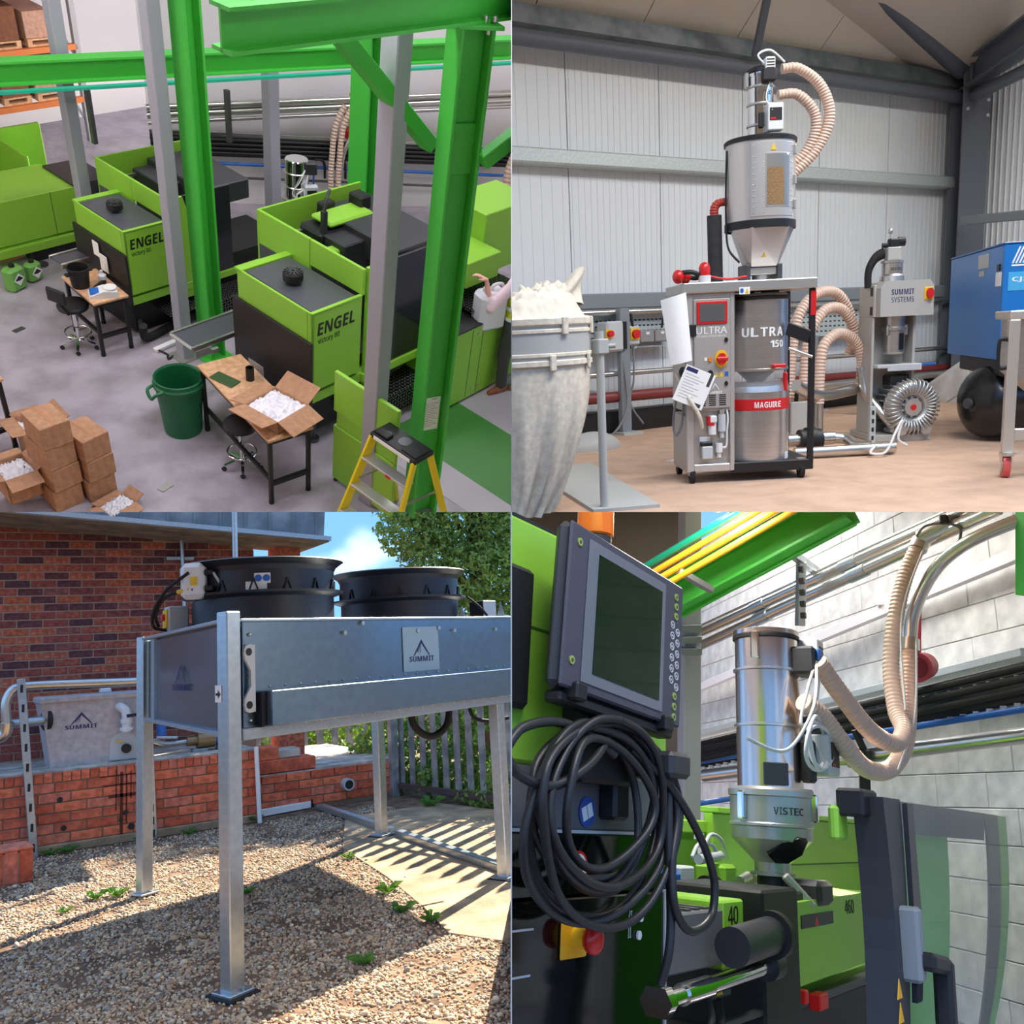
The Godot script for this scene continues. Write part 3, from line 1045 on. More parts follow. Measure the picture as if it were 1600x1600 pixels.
	var P2 := V(0.06, 0, -5.6)
	var P4 := V(4.27, 0, -2.6)
	var P3 := V(4.22, 0, -6.75)
	var F := func(tt_: float, y: float, o: float) -> Vector3: return P1 + u * tt_ + out * o + Vector3.UP * y
	var cooler := thing("dry_cooler", "large galvanised dry cooler on four posts with two black fans on top", "cooler")
	var turn := 0.405
	var k := 0
	for q in [[P1, 3.72, true], [P2, 3.66, false], [P4, 2.6, true], [P3, 2.6, true]]:
		var leg := part("leg", mb().at(q[0], Basis(Vector3.UP, turn)).bx(-0.075, 0.05, -0.16, 0.1, q[1], 0.01, 0.012), M.galv, cooler)
		part("base_plate", mb().at(q[0], Basis(Vector3.UP, turn)).bx(-0.13, 0.03, -0.22, 0.16, 0.06, 0.07, 0.005), M.galv, leg)
		if q[2]:
			part("rubber_pad", mb().at(q[0], Basis(Vector3.UP, turn)).bx(-0.17, 0.0, -0.27, 0.2, 0.035, 0.12, 0.01), M.rubber, leg)
		part("bolt", mb().at(q[0], Basis(Vector3.UP, turn)).rod(V(0.05, 0.06, 0.04), V(0.05, 0.075, 0.04), 0.018, 6).rod(V(0.05, 0.2, 0.01), V(0.05, 0.2, 0.014), 0.014, 8), M.galv_dull, leg)
		k += 1
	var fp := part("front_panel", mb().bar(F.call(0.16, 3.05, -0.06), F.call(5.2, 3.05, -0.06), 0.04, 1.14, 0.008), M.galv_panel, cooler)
	part("lower_channel", mb().bar(F.call(0.1, 2.47, -0.02), F.call(5.2, 2.47, -0.02), 0.1, 0.12, 0.008), M.galv_dull, cooler)
	part("top_lip", mb().bar(F.call(0.12, 3.63, -0.05), F.call(5.2, 3.63, -0.05), 0.1, 0.03, 0.006), M.galv, cooler)
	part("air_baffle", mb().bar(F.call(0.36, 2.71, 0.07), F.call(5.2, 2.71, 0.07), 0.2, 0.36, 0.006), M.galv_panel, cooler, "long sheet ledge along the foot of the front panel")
	part("baffle_end", mb().bar(F.call(0.3, 2.71, 0.03), F.call(0.352, 2.71, 0.03), 0.1, 0.34, 0.004), M.cowl_dark, cooler)
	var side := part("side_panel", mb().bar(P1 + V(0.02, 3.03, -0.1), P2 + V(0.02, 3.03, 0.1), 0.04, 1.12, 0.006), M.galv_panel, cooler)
	part("side_lip", mb().bar(P1 + V(-0.02, 3.63, -0.1), P2 + V(-0.02, 3.63, 0.1), 0.14, 0.04, 0.006).bar(P1 + V(-0.01, 2.47, -0.1), P2 + V(-0.01, 2.47, 0.1), 0.1, 0.05, 0.006), M.galv_dull, cooler)
	part("corner_frame", mb().bar(P2 + V(-0.02, 3.05, 0.75), P2 + V(-0.02, 3.05, 0.55), 0.05, 1.14, 0.004), M.galv_dull, cooler)
	var deck := mb()
	deck.x = Transform3D(Basis(Vector3.RIGHT, -PI / 2), Vector3.ZERO)
	var e4: Vector3 = F.call(5.2, 0, -0.08)
	deck.prism([Vector2(0.08, 0.85), Vector2(e4.x, -e4.z), Vector2(e4.x, -e4.z + 4.2), Vector2(0.1, 5.55)], 3.56, 3.62)
	part("deck", deck, M.galv_dull, cooler)
	var und := mb()
	und.x = deck.x
	und.prism([Vector2(0.12, 0.95), Vector2(e4.x, -e4.z + 0.1), Vector2(e4.x, -e4.z + 4.0), Vector2(0.14, 5.4)], 2.5, 2.6)
	part("coil", und, M.cowl_dark, cooler, "dark heat exchanger coil underneath")
	part("end_panel", mb().bar(e4 + V(0, 3.05, 0), e4 + V(0, 3.05, -4.2), 0.04, 1.1, 0.006).bar(e4 + V(0, 3.05, -4.2), V(0.1, 3.05, -5.55), 0.04, 1.1, 0.006), M.galv, cooler)
	# rivets and bolts along the edges
	var rv := mb()
	for i in 22:
		var p: Vector3 = F.call(0.5 + 0.215 * i, 2.93, -0.035)
		rv.ball(p, V(0.014, 0.014, 0.014), 6, 4)
		rv.ball(F.call(0.5 + 0.215 * i, 2.515, 0.035), V(0.014, 0.014, 0.014), 6, 4)
	for i in 5:
		rv.ball(F.call(0.24, 2.6 + 0.22 * i, -0.03), V(0.022, 0.022, 0.022), 8, 5)
	for q in [[1.6, 3.47], [2.9, 3.47], [3.32, 3.5], [3.65, 3.46], [4.6, 3.46], [1.9, 3.58]]:
		rv.rod(F.call(q[0], q[1], -0.04), F.call(q[0], q[1], 0.0), 0.028, 8)
	tag(part("rivet", rv, M.steel, cooler), "", "", "", "stuff")
	var lug := []
	for i in 9:
		lug.append(Vector2(-0.06 + 0.075 * cos(PI + PI * i / 8 - 1.0), 0.29 + 0.075 * sin(PI - PI * i / 8)))
	var lp := [Vector2(-0.07, 0.27), Vector2(-0.05, 0.33), Vector2(0.0, 0.35), Vector2(0.07, 0.34), Vector2(0.07, -0.34), Vector2(0.0, -0.35), Vector2(-0.05, -0.33), Vector2(-0.07, -0.27), Vector2(-0.06, -0.2), Vector2(0.015, -0.08), Vector2(0.015, 0.08), Vector2(-0.06, 0.2)]
	var lb := mb()
	lb.x = Transform3D(Basis(Vector3.UP, turn), F.call(0.19, 3.03, 0.01))
	lb.prism(lp, -0.01, 0.02)
	var lug_part := part("lifting_lug", lb, M.pale_grey, cooler, "grey lifting plate with two round holes")
	lb = mb()
	lb.x = Transform3D(Basis(Vector3.UP, turn), F.call(0.19, 3.03, 0.01))
	lb.rod(V(-0.01, 0.27, 0), V(-0.01, 0.27, 0.023), 0.04, 14).rod(V(-0.01, -0.27, 0), V(-0.01, -0.27, 0.023), 0.04, 14)
	part("lug_hole", lb, M.black, lug_part)
	# plates and emblems
	var fx := Transform3D(Basis(Vector3.UP, turn), F.call(2.62, 2.96, -0.035))
	var pb := mb()
	pb.x = fx
	part("emblem_plate", pb.bx(0, 0, 0, 0.7, 0.56, 0.008), M.sticker, cooler, "pale plate with a dark mountain emblem")
	emblem(cooler, fx * at(0.11, 0.12, 0.01), 0.48, M.navy, true, 1.05)
	emblem(cooler, Transform3D(Basis(Vector3.UP, -PI / 2), P2 + V(-0.045, 2.9, 2.0)), 0.95, M.navy, true, 0.62)
	var ar := mb()
	ar.x = Transform3D(Basis(Vector3.UP, -PI / 2 + turn), P1 + V(0.0, 2.86, 0.0)) * at(-0.12, 0, 0.078)
	part("arrow_label", ar.bx(-0.06, -0.05, 0, 0.04, 0.12, 0.004), M.white, cooler)
	ar = mb()
	ar.x = Transform3D(Basis(Vector3.UP, -PI / 2 + turn), P1 + V(0.0, 2.86, 0.0)) * at(-0.13, 0.03, 0.084)
	part("arrow", ar.prism([Vector2(-0.035, -0.012), Vector2(0.0, -0.012), Vector2(0.0, -0.04), Vector2(0.04, 0.0), Vector2(0.0, 0.04), Vector2(0.0, 0.012), Vector2(-0.035, 0.012)], 0, 0.003), M.black, cooler)
	# fans
	var prof := [[0.93, 0.0], [0.93, 0.4], [1.05, 0.44], [1.06, 0.47], [0.94, 0.48], [0.94, 0.74], [0.97, 0.8], [1.05, 0.86], [1.07, 0.87], [1.05, 0.885], [0.93, 0.8], [0.88, 0.7], [0.88, 0.1]]
	for q in [V(1.2, 3.62, -3.55), V(3.68, 3.58, -4.55)]:
		var fan := part("fan_cowl", mb().lathe(prof, 56, q), M.cowl, cooler, "black round fan cowl")
		for i in 14:
			var a := TAU * i / 14 + 0.25
			part("stiffener", mb().at(q, Basis(Vector3.UP, a)).bar(V(0.945, 0.48, 0.05), V(0.955, 0.62, 0.0), 0.02, 0.02).bar(V(0.945, 0.48, -0.05), V(0.955, 0.62, 0.0), 0.02, 0.02), M.cowl_dark, fan)
		part("motor", mb().rod(q + V(0, 0.3, 0), q + V(0, 0.62, 0), 0.24, 20), M.cowl_dark, fan)
		for i in 5:
			var a := TAU * i / 5
			part("fan_blade", mb().at(q + V(0, 0.45, 0), Basis(Vector3.UP, a) * Basis(Vector3.RIGHT, 0.45)).bx(0.2, -0.01, -0.13, 0.84, 0.01, 0.16, 0.004), M.cowl_dark, fan)
	for q in [[1.58, 0.62, 0.2, 0.13, "white_label"], [1.66, 0.53, 0.26, 0.1, "rating_label"]]:
		var b := mb()
		b.x = Transform3D(Basis(Vector3.UP, 2.0 - q[0] + 0.02 - PI / 2 + PI / 2 - 0.75), V(1.2, 3.62 + q[1], -3.55)) * at(0, 0, 0.935)
		part(q[4], b.bx(-q[2] / 2, -q[3] / 2, 0, q[2] / 2, q[3] / 2, 0.012), M.white_plastic, cooler)
	var ib := mb()
	ib.x = Transform3D(Basis(Vector3.UP, 2.0 - 1.58 + 0.02 - 0.75), V(1.2, 3.62 + 0.62, -3.55)) * at(0, 0, 0.948)
	part("label_symbol", ib.rod(V(-0.05, 0, 0), V(-0.05, 0, 0.004), 0.045, 16).rod(V(0.05, 0, 0), V(0.05, 0, 0.004), 0.045, 16), M.blue, cooler)
	var jb := thing("fan_junction_box", "white round-cornered switch box clipped to the side of the front fan", "switch", V(0.2, 4.02, -3.15), -0.5)
	part("case", mb().bx(-0.16, 0, -0.1, 0.14, 0.46, 0.12, 0.06), M.white_plastic, jb)
	part("face_plate", mb().bx(-0.02, 0.17, 0.12, 0.06, 0.28, 0.13), M.yellow, jb)
	part("cable_gland", mb().rod(V(0.14, 0.33, 0.05), V(0.24, 0.33, 0.05), 0.04, 10).rod(V(0.14, 0.13, 0.05), V(0.24, 0.13, 0.05), 0.04, 10), M.black, jb)
	part("clip", mb().bar(V(0.24, 0.33, 0.05), V(0.36, 0.12, 0.02), 0.03, 0.03), M.pale_grey, jb)
	var eb := thing("isolator_box", "grey square isolator box standing on the left edge of the cooler", "switch", V(0.08, 3.65, -4.0))
	part("case", mb().bx(-0.06, 0.0, -0.15, 0.2, 0.34, 0.15, 0.015), M.pale_grey, eb)
	part("side_plate", mb().bx(-0.085, 0.06, -0.12, -0.06, 0.3, 0.12, 0.004), M.yellow, eb)
	part("handle", mb().rod(V(-0.085, 0.2, 0), V(-0.12, 0.2, 0), 0.05, 10), M.red, eb)
	var cb := thing("fan_cable", "two black cables looping from the fan switch box down to the isolator box", "cable")
	part("cable", mb().tube([V(0.1, 4.35, -3.05), V(-0.12, 4.15, -3.3), V(-0.2, 3.9, -3.7), V(-0.14, 3.72, -3.95), V(0.02, 3.68, -4.0)], 0.022, 8), M.rubber, cb)
	part("cable", mb().tube([V(0.16, 4.14, -3.05), V(-0.1, 4.08, -3.35), V(-0.16, 3.88, -3.75), V(-0.08, 3.74, -4.0)], 0.022, 8), M.rubber, cb)
	part("marker", mb().rod(V(0.0, 4.12, -3.2), V(0.12, 4.15, -3.08), 0.028, 10), M.yellow, cb)
	var e2 := thing("isolator_box", "grey isolator box at the back of the second fan near the fence", "switch", V(4.92, 3.62, -4.05), 0.35)
	part("case", mb().bx(-0.16, 0, -0.15, 0.16, 0.34, 0.15, 0.012), M.pale_grey, e2)
	part("shade_painted_door", mb().bx(-0.165, 0.01, -0.14, -0.16, 0.33, 0.14), M.cowl, e2)  # near-black sheet paints the shade on this side of the box
	part("cable", mb().tube([V(-0.1, 0.1, 0.16), V(-0.3, 0.25, 0.16), V(-0.5, 0.4, 0.1)], 0.02, 8), M.rubber, e2)
	one("flexible_hose", mb().tube([V(3.05, 2.55, -3.0), V(3.1, 2.2, -3.0), V(3.35, 2.02, -3.0), V(3.62, 2.15, -3.02), V(3.7, 2.55, -3.05)], 0.05, 10), M.rubber, "thick black hose hanging in a loop under the cooler", "hose")
	one("flexible_hose", mb().tube([V(4.25, 2.55, -3.5), V(4.32, 2.2, -3.5), V(4.6, 2.1, -3.5), V(4.95, 2.12, -3.5)], 0.03, 8), M.rubber, "thin black cable sagging under the cooler beside the right post", "cable")
	var gr := thing("ground_rail", "galvanised channel lying on the ground from the lower wall past the far post", "rail")
	part("channel", mb().bar(V(4.42, 0.075, -10.6), V(4.42, 0.075, -6.9), 0.15, 0.11, 0.012).bar(V(4.42, 0.075, -6.6), V(4.4, 0.075, -2.85), 0.15, 0.11, 0.012), M.galv, gr)
	part("end_bracket", mb().bx(4.34, 0.02, -2.86, 4.5, 0.16, -2.8, 0.01), M.black, gr)
	yard_growth()

func yard_growth() -> void:
	# ---- palisade fence
	var a := V(6.45, 0, -10.75)
	var d := V(0.16, 0, 0.987)
	var f := thing("palisade_fence", "grey steel palisade fence of pointed pales behind the cooler", "fence")
	for i in 26:
		var p: Vector3 = a + d * (0.42 * i)
		var pale := mb()
		pale.x = Transform3D(Basis(Vector3.UP, PI / 2 + 0.16), p)
		pale.prism([Vector2(-0.1, 0.1), Vector2(0.1, 0.1), Vector2(0.1, 3.85), Vector2(0.04, 4.0), Vector2(0, 4.12), Vector2(-0.04, 4.0), Vector2(-0.1, 3.85)], -0.012, 0.012)
		pale.bx(-0.02, 0.1, 0.01, 0.02, 3.8, 0.05)
		part("pale", pale, M.fence, f)
	part("rail", mb().bar(a + V(-0.1, 0.24, -0.1), a + d * 11.0 + V(-0.1, 0.24, 0), 0.09, 0.12).bar(a + V(0.08, 3.4, -0.1), a + d * 11.0 + V(0.08, 3.4, 0), 0.06, 0.1), mat(rgb(88, 74, 66), 0.8, 0.2), f, "dark rusty rail")
	part("post", mb().bx(a.x - 0.25, 0, a.z - 0.2, a.x - 0.08, 4.1, a.z, 0.01), M.fence, f)
	var f2 := thing("palisade_fence", "farther run of grey palisade fence beyond the lower brick wall", "fence")
	for i in 16:
		var pale := mb()
		pale.x = Transform3D(Basis(Vector3.UP, 0.2), V(4.2 + 0.42 * i, 0, -17.5 + 0.1 * i))
		pale.prism([Vector2(-0.1, 0.0), Vector2(0.1, 0.0), Vector2(0.1, 3.3), Vector2(0, 3.55), Vector2(-0.1, 3.3)], -0.012, 0.012)
		part("pale", pale, M.fence, f2)
	part("rail", mb().bar(V(4.0, 1.6, -17.55), V(11, 1.6, -15.9), 0.05, 0.1), M.fence, f2)
	# ---- trees and shrubs
	var lm := leaf_mesh()
	var t := thing("tree", "tall leafy tree rising behind the cooler and the palisade fence", "tree")
	part("trunk", mb().tube([V(11.6, -0.2, -15.5), V(11.5, 3, -15.3), V(11.3, 6, -15.2), V(11.2, 9, -15.0)], 0.32, 10), M.bark, t)
	var br := mb()
	for q in [V(9.2, 7.4, -15.2), V(12.8, 7.5, -13), V(10.2, 9.2, -15.8), V(13, 9.5, -15), V(9.8, 5.6, -14.6), V(12.5, 5.2, -13.0)]:
		br.tube([V(11.4, 4.2, -15.2), V(lerpf(11.4, q.x, 0.5), lerpf(4.2, q.y, 0.6), lerpf(-15.2, q.z, 0.5)), q], 0.08, 6)
	part("branch", br, M.bark, t)
	var lc := leaf_cloud([[V(11.0, 7.6, -14.8), V(2.1, 1.7, 2.0)], [V(9.3, 8.0, -15.4), V(1.5, 1.0, 1.4)], [V(9.0, 6.7, -14.9), V(1.1, 0.8, 1.0)], [V(9.6, 5.9, -14.6), V(1.1, 0.7, 1.0)], [V(12.3, 6.2, -13.2), V(1.8, 1.3, 1.8)], [V(10.8, 5.3, -13.8), V(1.5, 1.0, 1.5)], [V(12.6, 8.6, -14), V(2.0, 1.6, 2.0)], [V(12.2, 4.2, -12.8), V(1.6, 1.1, 1.6)], [V(10.2, 4.3, -13.9), V(0.9, 0.6, 0.9)], [V(11.2, 9.6, -15.5), V(2.2, 1.4, 2)]], 21000, 0.15, 0.3)
	tag(scatter("foliage", lm, lc[0], t, "", "", lc[1]), "", "", "", "stuff")
	lc = leaf_cloud([[V(8.9, 1.2, -6.5), V(1.4, 1.9, 2.4)], [V(8.2, 1.0, -9.6), V(1.2, 1.7, 1.7)], [V(9.6, 2.0, -9.4), V(1.3, 2.0, 1.7)], [V(7.6, 1.0, -12.5), V(1.6, 1.5, 1.4)], [V(9.5, 1.5, -4.2), V(1.6, 2.2, 1.8)]], 9000, 0.17, 0.35)
	scatter("shrubbery", lm, lc[0], self, "overgrown green shrubs pressing against the back of the fence", "shrubs", lc[1])
	lc = leaf_cloud([[V(5.5, 1.4, -19.5), V(2.4, 1.5, 1.0)], [V(8.5, 1.6, -19), V(2.4, 1.8, 1.0)]], 2500, 0.2, 0.4)
	scatter("shrubbery", lm, lc[0], self, "far green shrubs beyond the second fence", "shrubs", lc[1])
	lc = leaf_cloud([[V(6.75, 0.5, -9.9), V(0.25, 0.5, 0.4)], [V(7.0, 1.3, -8.4), V(0.12, 1.1, 0.35)], [V(7.05, 0.6, -7.4), V(0.2, 0.5, 0.5)], [V(6.95, 0.2, -8.2), V(0.3, 0.2, 0.8)]], 900, 0.14, 0.2)
	scatter("climber", lm, lc[0], self, "green climbing plant growing up through the fence pales", "climber", lc[1])
	# ---- weeds in the gravel
	var wm := mb()
	for i in 14:
		var f_ := TAU * i / 14.0 + rng.randf() * 0.3
		var L := rng.randf_range(0.08, 0.17)
		wm.at(Vector3.ZERO, Basis(Vector3.UP, f_))
		var q := [V(0.01, 0, 0), V(L * 0.5, L * 0.55, 0.025), V(L, L * 0.5, 0), V(L * 0.5, L * 0.55, -0.025)]
		wm.ftri(q[0], q[1], q[2], Vector3.UP)
		wm.ftri(q[0], q[2], q[3], Vector3.UP)
	var me := wm.mesh(M.weed)
	for q in [[-0.78, -10.05, "weed at the foot of the retaining wall beside the left strut rail", 1.3], [-0.5, -10.05, "weed at the foot of the retaining wall under the tank emblem", 1.4], [0.72, -10.0, "weed under the rust streak of the retaining wall", 1.0], [1.6, -10.0, "weed at the wall foot between the two left posts", 1.2], [-0.55, -6.0, "leafy weed in shaded gravel left of the rear post", 1.2], [-0.28, -5.9, "bluish weed nearest the foot of the rear post", 1.3], [-1.0, -5.5, "small weed out in the shaded gravel far from posts", 0.8], [1.2, -4.6, "weed in shade just right of the front post", 1.0], [3.1, -5.6, "weed on the sunny gravel before the far post", 1.0], [2.7, -3.2, "larger weed at the edge of the concrete slab", 1.5], [2.45, -2.2, "weed by the corner of the cooler's shadow", 1.3], [2.55, -1.6, "weed in the shadow of the right post", 1.2], [1.35, -0.75, "dark weed in the shaded bare patch in front", 1.2], [2.9, -10.3, "weed beside the white upright pipe", 1.6], [6.2, -8.9, "weed spreading on the ground before the fence", 2.2]]:
		var o := MeshInstance3D.new()
		o.mesh = me
		o.name = numbered("weed")
		add_child(o, true)
		o.transform = cell * Transform3D(Basis(Vector3.UP, rng.randf() * TAU).scaled(Vector3.ONE * q[3]), V(q[0], 0.01, q[1]))
		tag(o, q[2], "weed", "weeds in the yard gravel")
	# ---- gravel
	var st := mb()
	var base := SphereMesh.new()
	base.radial_segments = 6
	base.rings = 3
	base.radius = 0.5
	base.height = 0.75
	base.material = M.pebble
	var xs := []
	var cols := []
	var pal := [Color(0.50, 0.36, 0.24), Color(0.36, 0.24, 0.17), Color(0.62, 0.50, 0.38), Color(0.26, 0.17, 0.13), Color(0.42, 0.36, 0.31), Color(0.55, 0.40, 0.30), Color(0.30, 0.26, 0.24), Color(0.48, 0.28, 0.18)]
	var slab := PackedVector2Array([Vector2(4.4, -9.3), Vector2(3.35, -6.4), Vector2(3.1, -4.0), Vector2(2.8, -2.2), Vector2(2.55, -1.05), Vector2(2.9, -0.3), Vector2(4, 0.4), Vector2(9, 0.5), Vector2(7.1, -6.6), Vector2(6.5, -9.0)])
	var bare := noise(77, 0.55, 3)
	while xs.size() < 62000:
		var z := -10.2 + 12.0 * pow(rng.randf(), 0.75)
		var x := rng.randf_range(-3.2, 5.6)
		if Geometry2D.is_point_in_polygon(Vector2(x, z), slab) and rng.randf() > 0.03:
			continue
		if bare.get_noise_2d(x * 2.0, z * 2.0) > 0.18 and rng.randf() > 0.25:
			continue
		var s := rng.randf_range(0.02, 0.05) * (1.0 if rng.randf() > 0.03 else 1.9)
		xs.append(Transform3D(Basis.from_euler(V(rng.randf() * 0.8, rng.randf() * TAU, rng.randf() * 0.8)).scaled_local(V(s, s * 0.8, s * rng.randf_range(0.6, 1.0))), V(x, s * 0.18, z)))
		cols.append(pal[rng.randi() % 8] * Color(0.95, 0.97, 0.88) * rng.randf_range(0.9, 1.4))
	scatter("gravel", base, xs, self, "brown and cream gravel spread over the yard", "gravel", cols)

# one moulding machine: its low clamp end at the left, front face on z = 0, standing on the floor at its left front corner
func moulding_machine(label: String, p: Vector3, k: Vector3, full := true) -> Node3D:
	var m := thing("moulding_machine", label, "machine", p)
	m.basis *= Basis.from_scale(k)
	var E: Material = M.lime
	part("clamp_cover", mb().bx(0.0, 0.53, -0.8, 0.02, 1.16, 0.0, 0.004).bx(0.0, 0.53, -0.02, 0.46, 1.16, 0.0, 0.004).bx(0.02, 0.53, -0.8, 0.46, 1.12, -0.02), E, m, "low green clamp cover")
	part("cover_seam", mb().bx(-0.001, 0.94, -0.05, 0.0005, 1.16, -0.047), M.seam, m)
	part("perforated_panel", mb().bx(-0.025, 0.42, -0.84, 0.0, 0.94, 0.01, 0.003), M.perforated, m, "dark perforated panel")
	part("lid", mb().bx(0.03, 1.135, -0.74, 0.43, 1.155, -0.03, 0.003), M.lid_grey, m, "dark lid of the clamp cover")
	part("lid_rim", mb().bx(0.0, 1.14, -0.82, 0.46, 1.165, -0.75, 0.003), E, m)
	part("lid_rim", mb().bx(0.0, 1.14, -0.03, 0.46, 1.165, 0.0, 0.003), E, m)
	var fb := part("breather", mb().lathe([[0.03, 1.155], [0.03, 1.18], [0.068, 1.182], [0.072, 1.19], [0.072, 1.235], [0.066, 1.245], [0, 1.246]], 32, V(0.19, 0, -0.42)), M.black, m, "round black breather with radial fins")
	for i in 12:
		part("fin", mb().at(V(0.19, 1.246, -0.42), Basis(Vector3.UP, TAU * i / 12)).bx(0.012, 0, -0.004, 0.064, 0.008, 0.004), M.steel_dark, fb)
	text(m, "lettering", "ENGEL", 0.095, at(0.05, 0.98, 0.001), M.ink, 0.34).basis *= Basis(V(1, 0, 0), V(0.12, 1, 0), V(0, 0, 1))
	text(m, "lettering", "victory 80", 0.042, at(0.05, 0.9, 0.001), M.ink, 0.2, false)
	part("base_strip", mb().bx(0.0, 0.42, -0.1, 0.75, 0.5, -0.01, 0.004), E, m)
	part("pedestal", mb().bx(0.06, 0.06, -0.78, 1.9, 0.42, -0.12, 0.01).bx(0.2, 0.42, -0.75, 1.9, 0.6, -0.1), M.black, m, "black machine bed")
	for q in [[0.1, -0.1], [0.1, -0.7], [1.1, -0.1]]:
		part("levelling_foot", mb().rod(V(q[0], 0.02, q[1]), V(q[0], 0.2, q[1]), 0.02, 10).rod(V(q[0], 0.0, q[1]), V(q[0], 0.025, q[1]), 0.045, 16), M.steel_dark, m)
	part("tread_plate", mb().bx(0.3, 0.26, -0.12, 1.3, 0.28, 0.12, 0.003).bx(0.75, 0.02, 0.0, 1.3, 0.26, 0.05), M.tread, m, "checker plate step")
	# tall guard
	part("guard_wall", mb().bx(0.46, 0.93, -1.13, 0.485, 1.36, -0.56, 0.004), E, m)
	part("guard_wall", mb().bx(0.46, 1.16, -0.555, 0.485, 1.36, 0.0, 0.004), E, m)
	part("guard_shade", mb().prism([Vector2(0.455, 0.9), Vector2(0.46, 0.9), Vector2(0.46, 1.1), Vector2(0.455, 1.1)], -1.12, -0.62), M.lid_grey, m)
	part("guard_wall", mb().bx(0.46, 0.93, -1.15, 1.5, 1.36, -1.13, 0.004), E, m)
	var band := []
	for i in 13:
		var a := i / 12.0
		band.append(Vector2(0.62 + 0.07 * sin(PI * a) + 0.1 * a, 1.36 - 1.02 * a))
	for i in 13:
		var a := 1.0 - i / 12.0
		band.append(Vector2(0.5 + 0.0 * a, 1.36 - 1.02 * a))
	part("door_band", mb().prism(band, -0.02, 0.012), E, m, "curved green edge of the sliding door")
	var gl := []
	for i in 13:
		var a := i / 12.0
		gl.append(Vector2(0.62 + 0.07 * sin(PI * a) + 0.1 * a, 1.36 - 1.02 * a))
	gl.append(Vector2(1.15, 0.46))
	gl.append(Vector2(1.15, 1.36))
	part("door_window", mb().prism(gl, -0.018, 0.0), M.smoke, m, "smoked door window")
	part("door_rail", mb().bx(0.48, 0.43, -0.02, 1.6, 0.5, 0.02, 0.004), E, m)
	part("rear_block", mb().bx(0.75, 0.6, -1.0, 1.15, 1.25, -0.5, 0.01).bx(0.95, 1.1, -1.05, 1.5, 1.3, -0.15, 0.01), M.charcoal, m, "dark toggle and platen")
	part("rail", mb().bx(0.6, 1.2, -0.2, 1.5, 1.225, -0.17).bx(0.6, 1.2, -0.95, 1.5, 1.225, -0.92), M.steel, m)
	if full:
		part("cabinet", mb().bx(1.1, 0.02, -0.6, 2.3, 0.7, 0.28, 0.006), E, m, "green control cabinet with doors")
		for x in [1.42, 1.55, 1.9]:
			part("door_seam", mb().bx(x, 0.04, 0.28, x + 0.006, 0.68, 0.2815), M.seam, m)
		for x in [1.5, 1.58]:
			for y in [0.1, 0.62]:
				part("door_lock", mb().rod(V(x, y, 0.28), V(x, y, 0.287), 0.012, 10), M.steel, m)
		part("worktop", mb().bx(1.1, 0.7, -0.55, 2.3, 0.715, 0.29, 0.003), M.black, m)
		part("injection_cover", mb().bx(1.55, 0.9, -0.35, 1.95, 1.12, 0.05, 0.006).bx(1.95, 0.8, -0.6, 2.6, 1.35, -0.15, 0.006), E, m)
		part("screw_drive", mb().bx(1.2, 0.72, -0.5, 1.6, 0.95, -0.1, 0.01).rod(V(1.25, 0.95, -0.2), V(1.25, 1.2, -0.2), 0.05, 12), M.charcoal, m)
		part("tread_plate", mb().bx(1.5, 0.76, -0.1, 2.2, 0.78, 0.18, 0.003), M.tread, m)
	return m

func work_table(label: String, p: Vector3, w: float, dp: float, h: float, turn := 0.0) -> Node3D:
	var t := thing("work_table", label, "table", p, turn)
	part("tabletop", mb().bx(0, h - 0.022, -dp, w, h, 0, 0.004), M.beech, t)
	for q in [[0.025, -0.03], [w - 0.025, -0.03], [0.025, 0.03 - dp], [w - 0.025, 0.03 - dp]]:
		part("leg", mb().bx(q[0] - 0.014, 0.02, q[1] - 0.014, q[0] + 0.014, h - 0.022, q[1] + 0.014, 0.003).rod(V(q[0], 0, q[1]), V(q[0], 0.025, q[1]), 0.019, 12), M.black, t)
	part("frame", mb().bx(0.02, h - 0.055, -0.04, w - 0.02, h - 0.022, -0.02).bx(0.02, h - 0.055, 0.02 - dp, w - 0.02, h - 0.022, 0.04 - dp).bx(0.015, h - 0.055, 0.03 - dp, 0.035, h - 0.022, -0.03).bx(w - 0.035, h - 0.055, 0.03 - dp, w - 0.015, h - 0.022, -0.03), M.black, t)
	part("stretcher", mb().bx(0.025, 0.16, -0.045, w - 0.025, 0.19, -0.015).bx(0.012, 0.2, 0.03 - dp, 0.036, 0.225, -0.03), M.black, t)
	return t

